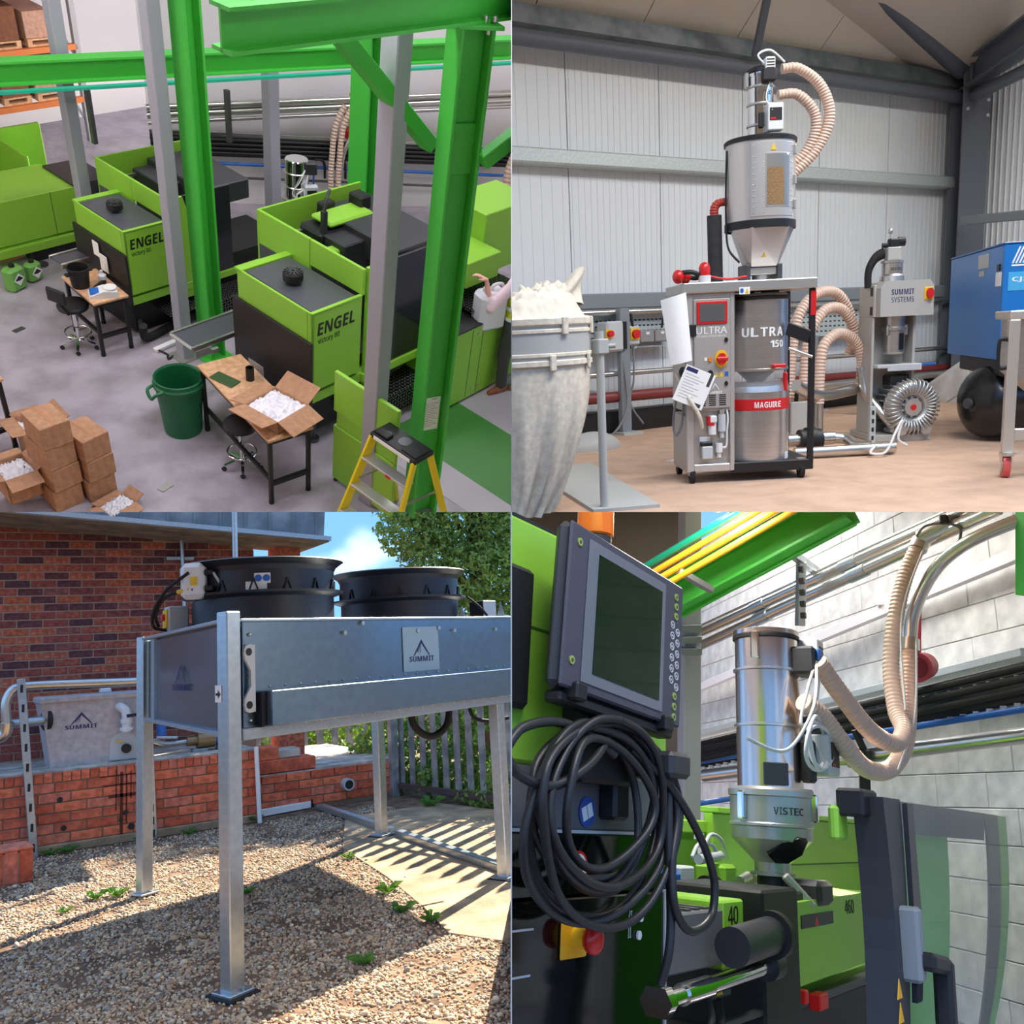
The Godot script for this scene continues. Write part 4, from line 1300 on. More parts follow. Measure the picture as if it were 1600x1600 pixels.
func carton(label: String, p: Vector3, s: Vector3, turn: float, open := false, group := "") -> Node3D:
	var c := thing("cardboard_box", label, "box", p, turn, group)
	var h := s / 2.0
	if not open:
		part("body", mb().bx(-h.x, 0, -h.z, h.x, s.y, h.z, 0.004), M.card, c)
		part("tape", mb().bx(-0.012, s.y, -h.z, 0.012, s.y + 0.0012, h.z).bx(-0.012, s.y * 0.7, h.z, 0.012, s.y, h.z + 0.0012), M.tape, c)
	else:
		part("body", mb().bx(-h.x, 0, -h.z, h.x, 0.006, h.z).bx(-h.x, 0, -h.z, -h.x + 0.006, s.y, h.z).bx(h.x - 0.006, 0, -h.z, h.x, s.y, h.z).bx(-h.x, 0, -h.z, h.x, s.y, -h.z + 0.006).bx(-h.x, 0, h.z - 0.006, h.x, s.y, h.z).clip(shift(level(true), c)), M.card, c)
		for i in 4:
			var f := mb()
			var w: float = s.x if i % 2 == 0 else s.z
			var o: float = h.z if i % 2 == 0 else h.x
			f.at(Vector3.ZERO, Basis(Vector3.UP, PI / 2 * i))
			f.x = f.x * Transform3D(Basis(Vector3.RIGHT, [0.35, -0.55, 0.25, -0.2][i]), V(0, s.y, o))
			part("flap", f.bx(-w / 2, -0.003, 0, w / 2, 0.003, minf(s.x, s.z) * 0.5).clip(shift(level(true), c)), M.card, c)
		var b := mb()
		var ns := noise(int(p.x * 100), 12.0, 3)
		b.grid(18, 18, func(u, v): return V(lerpf(-h.x + 0.008, h.x - 0.008, u), s.y * 0.82 + 0.035 * ns.get_noise_2d(u, v) + 0.03 * sin(PI * u) * sin(PI * v), lerpf(-h.z + 0.008, h.z - 0.008, v)))
		part("plastic_bag", b, M.bag, c, "clear plastic bags of white parts")
	return c

func stool(label: String, p: Vector3, back: bool) -> void:
	var s := thing("stool", label, "stool", p, 0.3)
	part("seat", mb().lathe([[0, 0.4], [0.11, 0.4], [0.12, 0.385], [0.115, 0.36], [0, 0.36]], 28), M.black, s)
	part("column", mb().rod(V(0, 0.06, 0), V(0, 0.36, 0), 0.014, 12).rod(V(0, 0.2, 0), V(0, 0.36, 0), 0.02, 12), M.chrome, s)
	part("foot_ring", torus(0.1, 0.008, 28, 8, 0).at(Vector3.ZERO), M.chrome, s).transform = Transform3D(Basis(Vector3.RIGHT, PI / 2), V(0, 0.14, 0))
	for i in 5:
		var a := TAU * i / 5
		var e := V(cos(a), 0, sin(a))
		var l := part("leg", mb().bar(e * 0.01 + V(0, 0.075, 0), e * 0.13 + V(0, 0.045, 0), 0.02, 0.014), M.chrome, s)
		part("castor", mb().rod(e * 0.135 + V(-0.008, 0.018, 0), e * 0.135 + V(0.008, 0.018, 0), 0.018, 12), M.black, l)
	if back:
		part("backrest", mb().tube([V(-0.1, 0.36, 0.05), V(-0.14, 0.45, 0.03), V(-0.14, 0.55, 0.0)], 0.014, 8).bx(-0.155, 0.46, -0.09, -0.125, 0.58, 0.09, 0.012), M.black, s)

func h_column(label: String, p: Vector3, h: float, m: Material, sx: float, sz: float, clip_it: bool) -> Node3D:
	var c := thing("steel_column", label, "column", p)
	for q in [["flange", -sx, -sx + 0.02, -sz, sz], ["flange", sx - 0.02, sx, -sz, sz], ["web", -sx + 0.02, sx - 0.02, -0.008, 0.008]]:
		part(q[0], mb().bx(q[1], 0, q[3], q[2], h, q[4], 0.003), m, c)
	part("cap_plate", mb().bx(-sx - 0.03, h, -sz - 0.03, sx + 0.03, h + 0.02, sz + 0.03, 0.003), m, c)
	if not clip_it:
		part("base_plate", mb().bx(-sx - 0.05, 0, -sz - 0.05, sx + 0.05, 0.015, sz + 0.05, 0.003), m, c)
	return c

func beam(label: String, a: Vector3, b: Vector3, h: float, w: float, m: Material) -> Node3D:
	var left := upright(false)
	var o := thing("steel_beam", label, "beam")
	part("web", mb().bar(a + V(0, h / 2, 0), b + V(0, h / 2, 0), 0.012, h).clip(left), m, o)
	part("flange", mb().bar(a + V(0, 0.008, 0), b + V(0, 0.008, 0), w, 0.016).clip(left), m, o)
	part("flange", mb().bar(a + V(0, h - 0.008, 0), b + V(0, h - 0.008, 0), w, 0.016).clip(left), m, o)
	return o

func loader_stack(label: String, p: Vector3, k: float) -> void:
	var l := thing("hopper_loader", label, "loader", p, -0.5)
	l.basis *= k
	part("cylinder", mb().lathe([[0.1, 0.4], [0.14, 0.42], [0.14, 0.86], [0.13, 0.87], [0, 0.87]], 28), M.chrome, l, "polished cylinder")
	part("cone", mb().lathe([[0.04, 0.05], [0.04, 0.12], [0.17, 0.26], [0.17, 0.4], [0.1, 0.41]], 28), M.steel_dull, l, "steel hopper cone")
	for y in [0.55, 0.72]:
		part("clamp_ring", mb().lathe([[0.14, y - 0.01], [0.15, y], [0.14, y + 0.01]], 28), M.steel, l)
	part("valve_head", mb().bx(0.08, 0.72, 0.02, 0.22, 0.86, 0.14, 0.01), M.charcoal, l)
	part("control_box", mb().bx(0.06, 0.42, 0.1, 0.22, 0.6, 0.2, 0.006), M.pale_grey, l)
	part("display", mb().bx(0.085, 0.46, 0.2, 0.2, 0.56, 0.203), M.black, l)
	part("cable", mb().tube([V(0.1, 0.8, 0.1), V(0.0, 0.65, 0.17), V(-0.08, 0.5, 0.14), V(0.0, 0.42, 0.15)], 0.008, 6).tube([V(0.12, 0.75, 0.12), V(0.08, 0.6, 0.17), V(0.1, 0.5, 0.2)], 0.008, 6), M.white_plastic, l)
	part("coiled_lead", mb().tube([V(0.0, 0.5, 0.16), V(0.05, 0.55, 0.16), V(0.05, 0.45, 0.17), V(-0.02, 0.42, 0.17), V(-0.03, 0.5, 0.17), V(0.03, 0.54, 0.17)], 0.01, 6), M.white_plastic, l)

func hall() -> void:
	var over := level(true)
	var wd := V(0.839, 0, 0.544)
	var wn := V(-0.544, 0, 0.839)
	var W := func(s: float, y: float, o := 0.0) -> Vector3: return V(4.061, y, -3.354) + wd * s + wn * o
	# ---- shell
	struct("floor_hall", mb().bx(-3.2, -0.03, -7.0, 5.4, 0, 2.2).clip(over), M.hall_floor, "grey painted floor of the moulding hall")
	var stripe := struct("trim_floor_stripe", mb().bx(1.42, 0.0, -0.1, 2.1, 0.004, 2.0).clip(over), M.floor_green, "green painted walkway stripe on the hall floor")
	part("pale_stripe", mb().bx(2.1, 0, -0.2, 2.6, 0.003, 2.0).clip(over), M.floor_pale, stripe)
	part("pale_stripe", mb().bx(1.12, 0, 0.0, 1.42, 0.003, 2.0).clip(over), M.floor_pale, stripe)
	struct("wall_back_hall", mb().bar(W.call(-2.1, 1.6, -0.1), W.call(1.9, 1.6, -0.1), 0.12, 5.6), M.white_wall, "white back wall of the hall crossed by pipes and cable trays")
	struct("wall_far_hall", mb().bx(-2.6, -0.4, -8.1, 7.5, 4.4, -8.0), M.white_wall, "far wall behind the pallet racking")
	struct("wall_left_hall", mb().bx(-2.6, -0.4, -8.0, -2.5, 4.4, 1.5).clip(over), M.white_wall, "side wall of the hall")
	struct("ceiling_hall", mb().bx(-2.6, 4.3, -8.0, 5.9, 4.4, 1.6), M.dark_roof, "dark roof over the hall")
	struct("wall_right_hall", mb().bx(5.75, -0.5, -2.6, 5.85, 4.4, 1.5), M.white_wall, "far side wall of the hall")
	# ---- services on the back wall
	var k := 0
	for q in [[1.26, 0.035, "upper bright conveying pipe along the hall's back wall"], [1.19, 0.035, "lower bright conveying pipe along the hall's back wall"], [1.12, 0.02, "thin steel pipe under the two conveying pipes"]]:
		one("conveying_pipe", mb().rod(W.call(-2.1, q[0] - 0.2, 0.25), W.call(1.8, q[0] + 0.16, 0.25), q[1], 12), M.steel, q[2], "pipe")
	for i in 4:
		var s := -2.6 + 1.25 * i
		one("pipe_bracket", mb().bar(W.call(s, 1.35 + 0.05 * s, 0.3), W.call(s, 0.85 + 0.05 * s, 0.3), 0.05, 0.04), M.steel_dark, "slotted steel bracket holding the hall's wall pipes, %s from the left" % ["first", "second", "third", "fourth"][i], "bracket")
	var tr := thing("cable_tray", "long black cable tray packed with cables across the back wall", "cable tray")
	part("tray", mb().bar(W.call(-2.1, 0.68, 0.1), W.call(1.8, 0.66, 0.1), 0.1, 0.2), M.charcoal, tr)
	for i in 4:
		part("cable", mb().rod(W.call(-2.1, 0.62 + 0.045 * i, 0.16), W.call(1.8, 0.6 + 0.045 * i, 0.16), 0.02, 8), M.black, tr)
	part("edge", mb().bar(W.call(-2.1, 0.81, 0.15), W.call(1.8, 0.79, 0.15), 0.02, 0.03), M.steel, tr)
	one("air_pipe", mb().rod(W.call(-2.1, 0.51, 0.14), W.call(1.8, 0.46, 0.14), 0.018, 8), M.blue, "blue compressed air pipe along the hall's back wall", "pipe")
	one("wall_rail", mb().rod(W.call(-2.1, 0.36, 0.12), W.call(1.8, 0.3, 0.12), 0.014, 8), M.steel_dark, "thin dark rail under the blue air pipe", "rail")
	for i in 3:
		one("air_drop", mb().tube([W.call(-0.5 + 0.22 * i, 0.5, 0.16), W.call(-0.5 + 0.22 * i, 0.58, 0.18), W.call(-0.4 + 0.22 * i, 0.58, 0.2), W.call(-0.38 + 0.22 * i, 0.4, 0.2)], 0.014, 8), M.black, "black bent air outlet under the wall tray, %s of the three" % ["leftmost", "middle", "rightmost"][i], "pipe")
	for i in 2:
		one("air_drop_pipe", mb().rod(W.call(-0.56 + 0.06 * i, 0.52, 0.2), W.call(-0.56 + 0.06 * i, -0.1, 0.2), 0.01, 6), M.blue, "thin blue pipe dropping to the machine, %s of the pair" % ["first", "second"][i], "pipe")
	for q in [[0.0, "tall corrugated hose hanging beside the far green column"], [0.08, "second corrugated hose hanging close beside the far green column"]]:
		one("hanging_hose", mb().tube([W.call(-0.2 + q[0], 1.2, 0.3), W.call(-0.3 + q[0], 1.0, 0.34), W.call(-0.34 + q[0], 0.6, 0.36), W.call(-0.37 + q[0], 0.2, 0.4), W.call(-0.5 + q[0], 0.05, 0.42), W.call(-0.75, 0.2 - q[0], 0.5), W.call(-0.9, 0.32 - q[0] * 1.5, 0.6)], 0.032, 8, 30.0, 0.1), M.hose, q[1], "hose")
	one("hanging_hose", mb().tube([W.call(1.72, 0.9, 0.35), W.call(1.62, 0.6, 0.4), W.call(1.6, 0.3, 0.5), W.call(1.62, 0.05, 0.6), W.call(1.5, -0.1, 0.8)], 0.05, 8, 22.0, 0.1), M.hose, "corrugated hose looping at the hall's right edge", "hose")
	one("bent_pipe", mb().tube([W.call(0.2, 1.1, 0.3), W.call(-0.05, 1.0, 0.32), W.call(-0.2, 0.75, 0.34), W.call(-0.24, 0.5, 0.36)], 0.022, 8), M.steel, "bent bright steel pipe behind the hanging hoses", "pipe")
	var sn := thing("sounder", "red alarm sounder on the back wall by the far green column", "alarm", W.call(-0.12, 0.86, 0.12))
	part("body", mb().bx(-0.06, -0.06, -0.05, 0.06, 0.06, 0.08, 0.02), M.red, sn)
	part("lead", mb().rod(V(0, 0.06, 0), V(0, 0.4, 0), 0.008, 6), M.red, sn)
	# ---- steelwork
	var gc := h_column("nearest bright green steel column, with a notice taped to it", V(0.88, 0, 0.72), 3.19, M.green_steel, 0.095, 0.085, true)
	gc.transform *= Transform3D(Basis(Vector3.UP, -0.4), Vector3.ZERO)
	part("notice", mb().bx(-0.07, 0.72, 0.009, 0.06, 0.98, 0.011), M.paper, gc, "white printed notice")
	var pr := mb()
	for i in 14:
		pr.bx(-0.06, 0.75 + 0.014 * i, 0.011, 0.02 + 0.028 * ((i * 5) % 3) / 2.0, 0.7525 + 0.014 * i, 0.0114)
	part("notice_print", pr.bx(0.0, 0.965, 0.011, 0.035, 0.97, 0.0114), M.cable_grey, gc)
	part("gusset", mb().bx(-0.07, 2.45, 0.01, 0.08, 2.72, 0.025, 0.003), M.green_steel, gc)
	for q in [[0.04, 3.215], [0.09, 3.215], [0.065, 3.16]]:
		part("bolt", mb().rod(V(q[0], q[1], 0.06), V(q[0], q[1] + 0.03, 0.06), 0.014, 6), M.steel, gc)
	h_column("middle green steel column behind the conveyor", V(0.97, 0, -1.78), 4.2, M.green_steel, 0.07, 0.085, false)
	h_column("far green steel column near the back wall", V(2.62, 0, -1.78), 2.4, M.green_steel, 0.075, 0.11, false)
	beam("deep green crane beam overhead across the hall", V(-0.6, 3.21, 0.74), V(2.6, 3.21, 0.74), 0.17, 0.12, M.green_steel)
	beam("second green beam farther back, carrying cable trays", V(0.2, 1.72, -3.55), V(4.9, 2.05, -1.45), 0.17, 0.14, M.green_steel)
	beam("green beam overhead joining the columns at the left", V(0.93, 3.4, -1.9), V(0.9, 3.4, -6.4), 0.3, 0.2, M.green_steel)
	one("beam_tray", mb().bar(V(0.2, 1.7, -3.42), V(4.9, 2.03, -1.35), 0.05, 0.02).clip(upright(false)), mat(rgb(40, 170, 140), 0.4), "teal pipe under the second green beam", "pipe")
	var b1 := one("diagonal_brace", mb().bar(V(0.26, 3.15, 0.4), V(0.95, 2.5, 0.45), 0.1, 0.08, 0.004), M.green_steel, "green diagonal brace running down from the overhead beam", "brace")
	part("end_plate", mb().bar(V(0.14, 3.2, 0.4), V(0.38, 3.2, 0.4), 0.12, 0.02), M.green_steel, b1)
	one("diagonal_brace", mb().bar(V(0.93, 2.55, 0.85), V(1.55, 2.92, 1.0), 0.07, 0.08, 0.004).clip(upright(false)), M.green_steel, "green diagonal brace bolted to the nearest column's right side", "brace")
	var gp := thing("grey_post", "nearest tall grey steel post beside the stepladder", "post", V(0.675, 0, 0.42))
	part("post", mb().bx(-0.055, 0, -0.062, 0.055, 4.2, 0.062, 0.006), M.post_grey, gp)
	var g2 := thing("grey_post", "grey steel post on a base plate by the green bin", "post", V(0.79, 0, -1.9))
	part("post", mb().bx(-0.05, 0, -0.05, 0.05, 4.2, 0.05, 0.005), M.post_grey, g2)
	part("base_plate", mb().bx(-0.1, 0, -0.1, 0.1, 0.012, 0.1), M.steel_dull, g2)
	var g3 := thing("grey_post", "farthest grey steel post against the back wall", "post", V(2.9, 0, -3.35))
	part("post", mb().bx(-0.06, -0.2, -0.06, 0.06, 2.6, 0.06, 0.005), M.post_grey, g3)
	var g4 := thing("grey_post", "grey steel post behind the second machine's corner", "post", V(0.93, 0, -3.4))
	part("post", mb().bx(-0.05, 0, -0.05, 0.05, 4.2, 0.05, 0.005), M.post_grey, g4)
	# ---- machines
	moulding_machine("lime green moulding machine nearest, behind the work table with the open box", V(0.74, 0, -0.275), Vector3.ONE)
	moulding_machine("lime green moulding machine in the middle, beside the table with the scale", V(0.62, -0.03, -2.3), V(0.86, 0.86, 0.86), false)
	var m3 := thing("moulding_machine", "lime green moulding machine farthest left, above the two canisters", "machine", V(0.55, 0, -3.95))
	part("cover", mb().bx(-1.0, 0.22, -0.6, 0.62, 0.62, 0.0, 0.006), M.lime, m3)
	part("cover_seam", mb().bx(0.36, 0.22, 0, 0.365, 0.62, 0.002), M.seam, m3)
	part("window", mb().prism([Vector2(0.7, 0.22), Vector2(0.95, 0.22), Vector2(0.95, 0.64), Vector2(0.58, 0.64)], -0.5, 0.005), M.charcoal, m3)
	part("base_strip", mb().bx(-1.0, 0.12, -0.1, 0.95, 0.2, 0.02, 0.004), M.lime, m3)
	part("pedestal", mb().bx(0.1, 0.0, -0.5, 0.95, 0.14, -0.02, 0.01), M.black, m3)
	part("copper_pipes", mb().rod(V(-0.9, 0.09, -0.05), V(0.05, 0.09, -0.05), 0.025, 10), mat(rgb(190, 130, 110), 0.35, 0.6), m3)
	part("levelling_foot", mb().rod(V(0.14, 0, 0.06), V(0.14, 0.02, 0.06), 0.05, 16), M.steel_dark, m3)
	part("rear_wall", mb().bx(-1.0, 0.3, -1.3, 1.0, 0.72, -1.25, 0.006), M.lime, m3)
	part("side_wall", mb().bx(0.5, 0.3, -1.3, 0.52, 0.7, -0.6, 0.006), M.lime, m3)
	loader_stack("polished hopper loader standing over the middle machine", V(2.45, 0.5, -2.45), 0.75)
	loader_stack("polished hopper loader at the hall's right edge over the green cover", V(3.35, 0.55, -0.85), 0.78)
	var pn := thing("operator_terminal", "dark operator panel standing over the nearest machine's cabinet", "control panel", V(2.95, 0.72, -0.55), -0.35)
	part("screen", mb().bx(-0.13, 0.05, -0.02, 0.1, 0.42, 0.02, 0.012), M.charcoal, pn)
	part("glass", mb().bx(-0.1, 0.09, 0.02, 0.07, 0.38, 0.022), M.black_gloss, pn)
	part("stand", mb().bx(-0.03, -0.02, -0.05, 0.03, 0.1, -0.02), M.black, pn)
	var rb := thing("picking_robot", "lime and black picking robot inside the nearest machine's guard", "robot", V(1.75, 0, -0.95))
	part("base", mb().bx(-0.12, 1.0, -0.12, 0.1, 1.2, 0.1, 0.01), M.black, rb)
	part("arm", mb().bx(-0.3, 1.12, -0.3, 0.35, 1.26, -0.05, 0.02), M.black, rb)
	part("casing", mb().bx(-0.34, 1.06, 0.02, -0.02, 1.2, 0.12, 0.012), M.lime, rb)
	part("casing", mb().bx(-0.2, 1.28, -0.28, 0.25, 1.32, -0.05, 0.015), M.lime, rb)
	part("casing", mb().bx(0.1, 1.0, -0.06, 0.2, 1.18, 0.1, 0.01), M.lime, rb)
	for i in 3:
		part("slot", mb().bx(-0.2 + 0.06 * i, 1.1, 0.12, -0.165 + 0.06 * i, 1.16, 0.123, 0.001), M.black, rb)
	part("motor", mb().bx(0.2, 1.2, -0.3, 0.32, 1.4, -0.15, 0.015).bx(-0.08, 1.26, -0.35, 0.06, 1.36, -0.28, 0.01), M.black, rb)
	part("cable_chain", mb().bar(V(-0.24, 1.1, -0.08), V(-0.24, 1.42, -0.08), 0.04, 0.035).tube([V(-0.24, 1.4, -0.08), V(-0.2, 1.5, -0.1), V(-0.08, 1.5, -0.2), V(0.0, 1.44, -0.3)], 0.012, 8), M.charcoal, rb)
	var cv := thing("conveyor", "short grey belt conveyor sticking out beside the nearest machine", "conveyor", V(0.36, 0, -1.14))
	part("belt", mb().bx(0.01, 0.595, -0.24, 0.9, 0.612, 0.0, 0.004), M.lid_grey, cv)
	part("side_rail", mb().bx(0, 0.585, 0.0, 0.9, 0.625, 0.02, 0.003), M.steel, cv)
	part("side_rail", mb().bx(0, 0.585, -0.26, 0.9, 0.625, -0.24, 0.003), M.steel, cv)
	part("end_roller", mb().rod(V(0.005, 0.602, -0.25), V(0.005, 0.602, 0.01), 0.014, 12), M.steel_dull, cv)
	part("motor", mb().bx(0.02, 0.52, 0.0, 0.16, 0.585, 0.02, 0.003).bx(0.14, 0.53, 0.02, 0.2, 0.57, 0.05, 0.003), M.steel_dull, cv)
	var c2 := thing("conveyor", "short grey belt conveyor above the table with the scale", "conveyor", V(0.36, 0, -2.86))
	part("belt", mb().bx(0.01, 0.52, -0.16, 0.5, 0.535, 0.0, 0.003), M.lid_grey, c2)
	part("side_rail", mb().bx(0, 0.5, 0.0, 0.5, 0.545, 0.016, 0.003), M.steel, c2)
	part("side_rail", mb().bx(0, 0.51, -0.18, 0.5, 0.545, -0.16, 0.003), M.steel, c2)
	var gd := thing("machine_guard", "lime green folded guard panel standing beside the grey post", "guard", V(0.63, 0, 0.07))
	part("panel", mb().bx(0, 0.62, 0, 0.03, 0.94, 0.6, 0.004), M.lime, gd)
	part("panel", mb().bx(0.01, 0.5, 0.02, 0.03, 0.62, 0.6, 0.004), M.lime, gd)
	part("panel", mb().bx(0, 0.03, 0, 0.03, 0.5, 0.6, 0.004), M.lime, gd)
	part("castor", mb().rod(V(0.0, 0.015, 0.03), V(0.02, 0.015, 0.03), 0.015, 10), M.black, gd)
	# ---- tables, stools and what lies on them
	work_table("black framed work table with a beech top holding the open box", V(0.11, 0, 0.02), 0.34, 1.03, 0.57, -0.18)
	work_table("farther beech topped work table holding a black bucket and a scale", V(0.26, 0, -2.25), 0.29, 0.52, 0.49, -0.08)
	work_table("beech topped table cut off by the left edge of the floor", V(-1.2, 0, -1.58), 0.42, 0.4, 0.58)
	stool("black swivel stool with a backrest tucked under the farther table", V(0.22, 0, -2.5), true)
	stool("chrome footed swivel stool under the nearest work table", V(0.24, 0, -0.45), false)
	carton("wide open cardboard box of bagged parts on the nearest work table", V(0.33, 0.572, -0.16), V(0.29, 0.1, 0.3), 0.12, true)
	for q in [[V(0.33, 0.572, -0.72), "flat dark green sheet lying on the nearest work table", M.dark_green]]:
		one("green_sheet", mb().bx(-0.05, 0, -0.1, 0.05, 0.008, 0.1, 0.002), q[2], q[1], "sheet", q[0], 0.2)
	var tp := thing("tape_dispenser", "black and clear holder on the nearest table against the perforated panel", "holder", V(0.53, 0.572, -0.62))
	part("back", mb().bx(-0.01, 0, -0.08, 0.0, 0.12, 0.08, 0.002), M.clear, tp)
	part("cup", mb().lathe([[0, 0], [0.03, 0], [0.03, 0.1], [0.026, 0.1], [0.026, 0.01]], 16, V(-0.06, 0, 0.0)), M.black, tp)
	one("parts_tray", mb().bx(-0.07, 0, -0.05, 0.07, 0.015, 0.05, 0.006), M.beech, "shallow wooden tray of small parts on the nearest table", "tray", V(0.42, 0.572, -0.45), 0.3)
	var bk := thing("bucket", "black plastic bucket standing on the farther table", "bucket", V(0.34, 0.49, -2.55))
	part("body", mb().lathe([[0, 0.0], [0.065, 0.0], [0.08, 0.15], [0.088, 0.152], [0.088, 0.165], [0.077, 0.165], [0.062, 0.01], [0, 0.01]], 28), M.black, bk)
	part("handle", mb().bx(-0.11, 0.11, -0.02, -0.08, 0.13, 0.02, 0.005), M.black, bk)
	part("handle", mb().bx(0.08, 0.11, -0.02, 0.11, 0.13, 0.02, 0.005), M.black, bk)
	var sc := thing("bench_scale", "white and blue bench scale on the farther table's near end", "scale", V(0.4, 0.49, -2.33), -0.45)
	part("body", mb().prism([Vector2(-0.11, 0), Vector2(0.1, 0), Vector2(0.1, 0.05), Vector2(0.0, 0.06), Vector2(-0.11, 0.02)], -0.06, 0.06), M.white_plastic, sc)
	part("pan", mb().lathe([[0, 0.07], [0.05, 0.07], [0.052, 0.062], [0, 0.062]], 20, V(0.05, 0, 0)), M.white_plastic, sc)
	part("keypad", mb().bx(-0.1, 0.03, -0.045, -0.03, 0.05, 0.045, 0.004), M.blue, sc)
	one("small_bottle", mb().lathe([[0, 0], [0.03, 0], [0.032, 0.07], [0.012, 0.09], [0.012, 0.11], [0, 0.11]], 16), M.white_plastic, "white spray bottle behind the bench scale", "bottle", V(0.5, 0.49, -2.5))
	one("black_tool", mb().bx(-0.08, 0, -0.02, 0.08, 0.04, 0.02, 0.01), M.black, "black hand tool beside the bench scale", "tool", V(0.44, 0.49, -2.45), 0.5)
	one("wall_papers", mb().bx(-0.005, 0.08, 0, 0.0, 0.2, 0.08).bx(-0.006, -0.02, 0.08, 0.0, 0.12, 0.18), M.paper, "white papers taped to the middle machine's dark panel", "paper", V(0.585, 0.55, -2.72))
	var bn := thing("waste_bin", "dark green round plastic bin with side handles on the floor", "bin", V(0.19, 0, -1.08))
	part("body", mb().lathe([[0, 0], [0.13, 0], [0.135, 0.01], [0.165, 0.4], [0.178, 0.405], [0.18, 0.43], [0.172, 0.44], [0.172, 0.47], [0.166, 0.475], [0.158, 0.46], [0.13, 0.02], [0, 0.02]], 44), M.bin_green, bn)
	for s in [-1.0, 1.0]:
		part("handle", mb().tube([V(0.17 * s, 0.43, -0.06), V(0.22 * s, 0.42, -0.05), V(0.23 * s, 0.37, 0.0), V(0.22 * s, 0.42, 0.05), V(0.17 * s, 0.43, 0.06)], 0.012, 8), M.bin_green, bn)
	for q in [[V(0.3, 0, -3.62), 0.085, "larger green canister on the floor under the farthest machine"], [V(0.5, 0, -3.68), 0.07, "smaller green canister on the floor under the farthest machine"]]:
		var cn := thing("canister", q[2], "canister", q[0], 0.3)
		part("body", mb().bx(-q[1], 0, -q[1] * 0.7, q[1], q[1] * 2.5, q[1] * 0.7, 0.025), M.can_green, cn)
		part("cap", mb().rod(V(0, q[1] * 2.5, 0), V(0, q[1] * 2.8, 0), 0.025, 12), M.black, cn)
		var dm := mb()
		dm.x = Transform3D(Basis(Vector3.BACK, PI / 4), V(0, q[1] * 1.3, q[1] * 0.7))
		part("hazard_label", dm.bx(-0.04, -0.04, 0, 0.04, 0.04, 0.002), M.white, cn)
		part("hazard_mark", mb().at(V(0, q[1] * 1.3, q[1] * 0.7 + 0.002)).prism([Vector2(-0.045, 0), Vector2(0, -0.01), Vector2(0.045, 0), Vector2(0, 0.035)], 0, 0.001), M.black, cn)
	# ---- cartons
	var bt := -1.0
	for q in [[V(-0.86, 0, -0.93), 3, "left"], [V(-0.65, 0, -0.88), 3, "right"]]:
		for i in 4 if q[2] == "left" else 3:
			carton("brown cardboard box, %s layer of the %s floor stack" % [["bottom", "second", "third", "topmost"][i], q[2]], q[0] + V(0.008 * (i % 2), 0.17 * i, 0.006 * ((i * 3) % 2)), V(0.19, 0.168, 0.24), 0.06 * (i % 3) - 0.05, false, "brown cartons stacked on the hall floor")
	carton("open cardboard box with bagged parts behind the carton stacks", V(-0.72, 0, -1.4), V(0.2, 0.3, 0.24), -0.1, true)
	carton("open cardboard box half in view at the lower left corner", V(-1.06, 0.1, -1.05), V(0.2, 0.2, 0.22), -0.1, true)
	carton("open carton with raised flaps in front of the stacks", V(-0.66, 0, -0.6), V(0.2, 0.05, 0.14), 0.1, true)
	# ---- pallet racking at the far left
	var rk := thing("pallet_racking", "grey pallet racking loaded with cartons at the far left", "racking", V(1.9, 0, -6.3))
	for x in [-1.5, -0.35, 0.75]:
		for z in [-0.5, 0.0]:
			part("upright", mb().bx(x - 0.03, 0, z - 0.03, x + 0.03, 2.6, z + 0.03, 0.003), M.post_grey, rk)
		for i in 7:
			part("lacing", mb().bar(V(x, 0.2 + 0.34 * i, -0.5 if i % 2 else 0.0), V(x, 0.54 + 0.34 * i, 0.0 if i % 2 else -0.5), 0.025, 0.02), M.galv_bay, rk)
	for y in [0.5, 1.05, 1.6]:
		for z in [-0.5, 0.0]:
			part("shelf_beam", mb().bx(-1.5, y - 0.06, z - 0.02, 0.75, y, z + 0.03, 0.003), M.rack_orange, rk)
	var shades := [M.card, M.card_pink, M.card_dark]
	var n := 0
	for y in [0.5, 1.05, 1.6]:
		for i in 6:
			var x := -0.42 + 0.37 * i
			one("pallet", mb().bx(-0.15, 0, -0.24, 0.15, 0.02, 0.24).bx(-0.15, 0.02, 0.18, -0.1, 0.06, 0.24).bx(0.1, 0.02, 0.18, 0.15, 0.06, 0.24).bx(-0.15, 0.06, -0.24, 0.15, 0.075, 0.24), M.beech, "timber pallet on the racking, %s shelf, %s from the left" % [["lowest", "middle", "top"][int(round((y - 0.5) / 0.55))], ["first", "second", "third", "fourth", "fifth", "sixth"][i]], "pallet", V(x + 0.85, y, -6.55), 0.0, "pallets on the racking")
			one("cardboard_box", mb().bx(-0.15, 0, -0.22, 0.15, 0.2 + 0.06 * ((n * 7) % 4), 0.22, 0.004).bx(-0.012, 0.0, 0.22, 0.012, 0.1, 0.222), shades[(n * 5) % 3], "carton on the racking, %s shelf, %s from the left" % [["lowest", "middle", "top"][int(round((y - 0.5) / 0.55))], ["first", "second", "third", "fourth", "fifth", "sixth"][i]], "box", V(x + 0.85, y + 0.075, -6.55), 0.0, "cartons on the racking")
			n += 1
	# ---- stepladder
	var ld := thing("stepladder", "yellow stepladder with a black top in front of the grey post", "ladder", V(0.53, 0, 0.8), 0.0)
	part("top_cap", mb().bx(-0.08, 0.79, -0.2, 0.1, 0.83, 0.2, 0.008), M.black, ld)
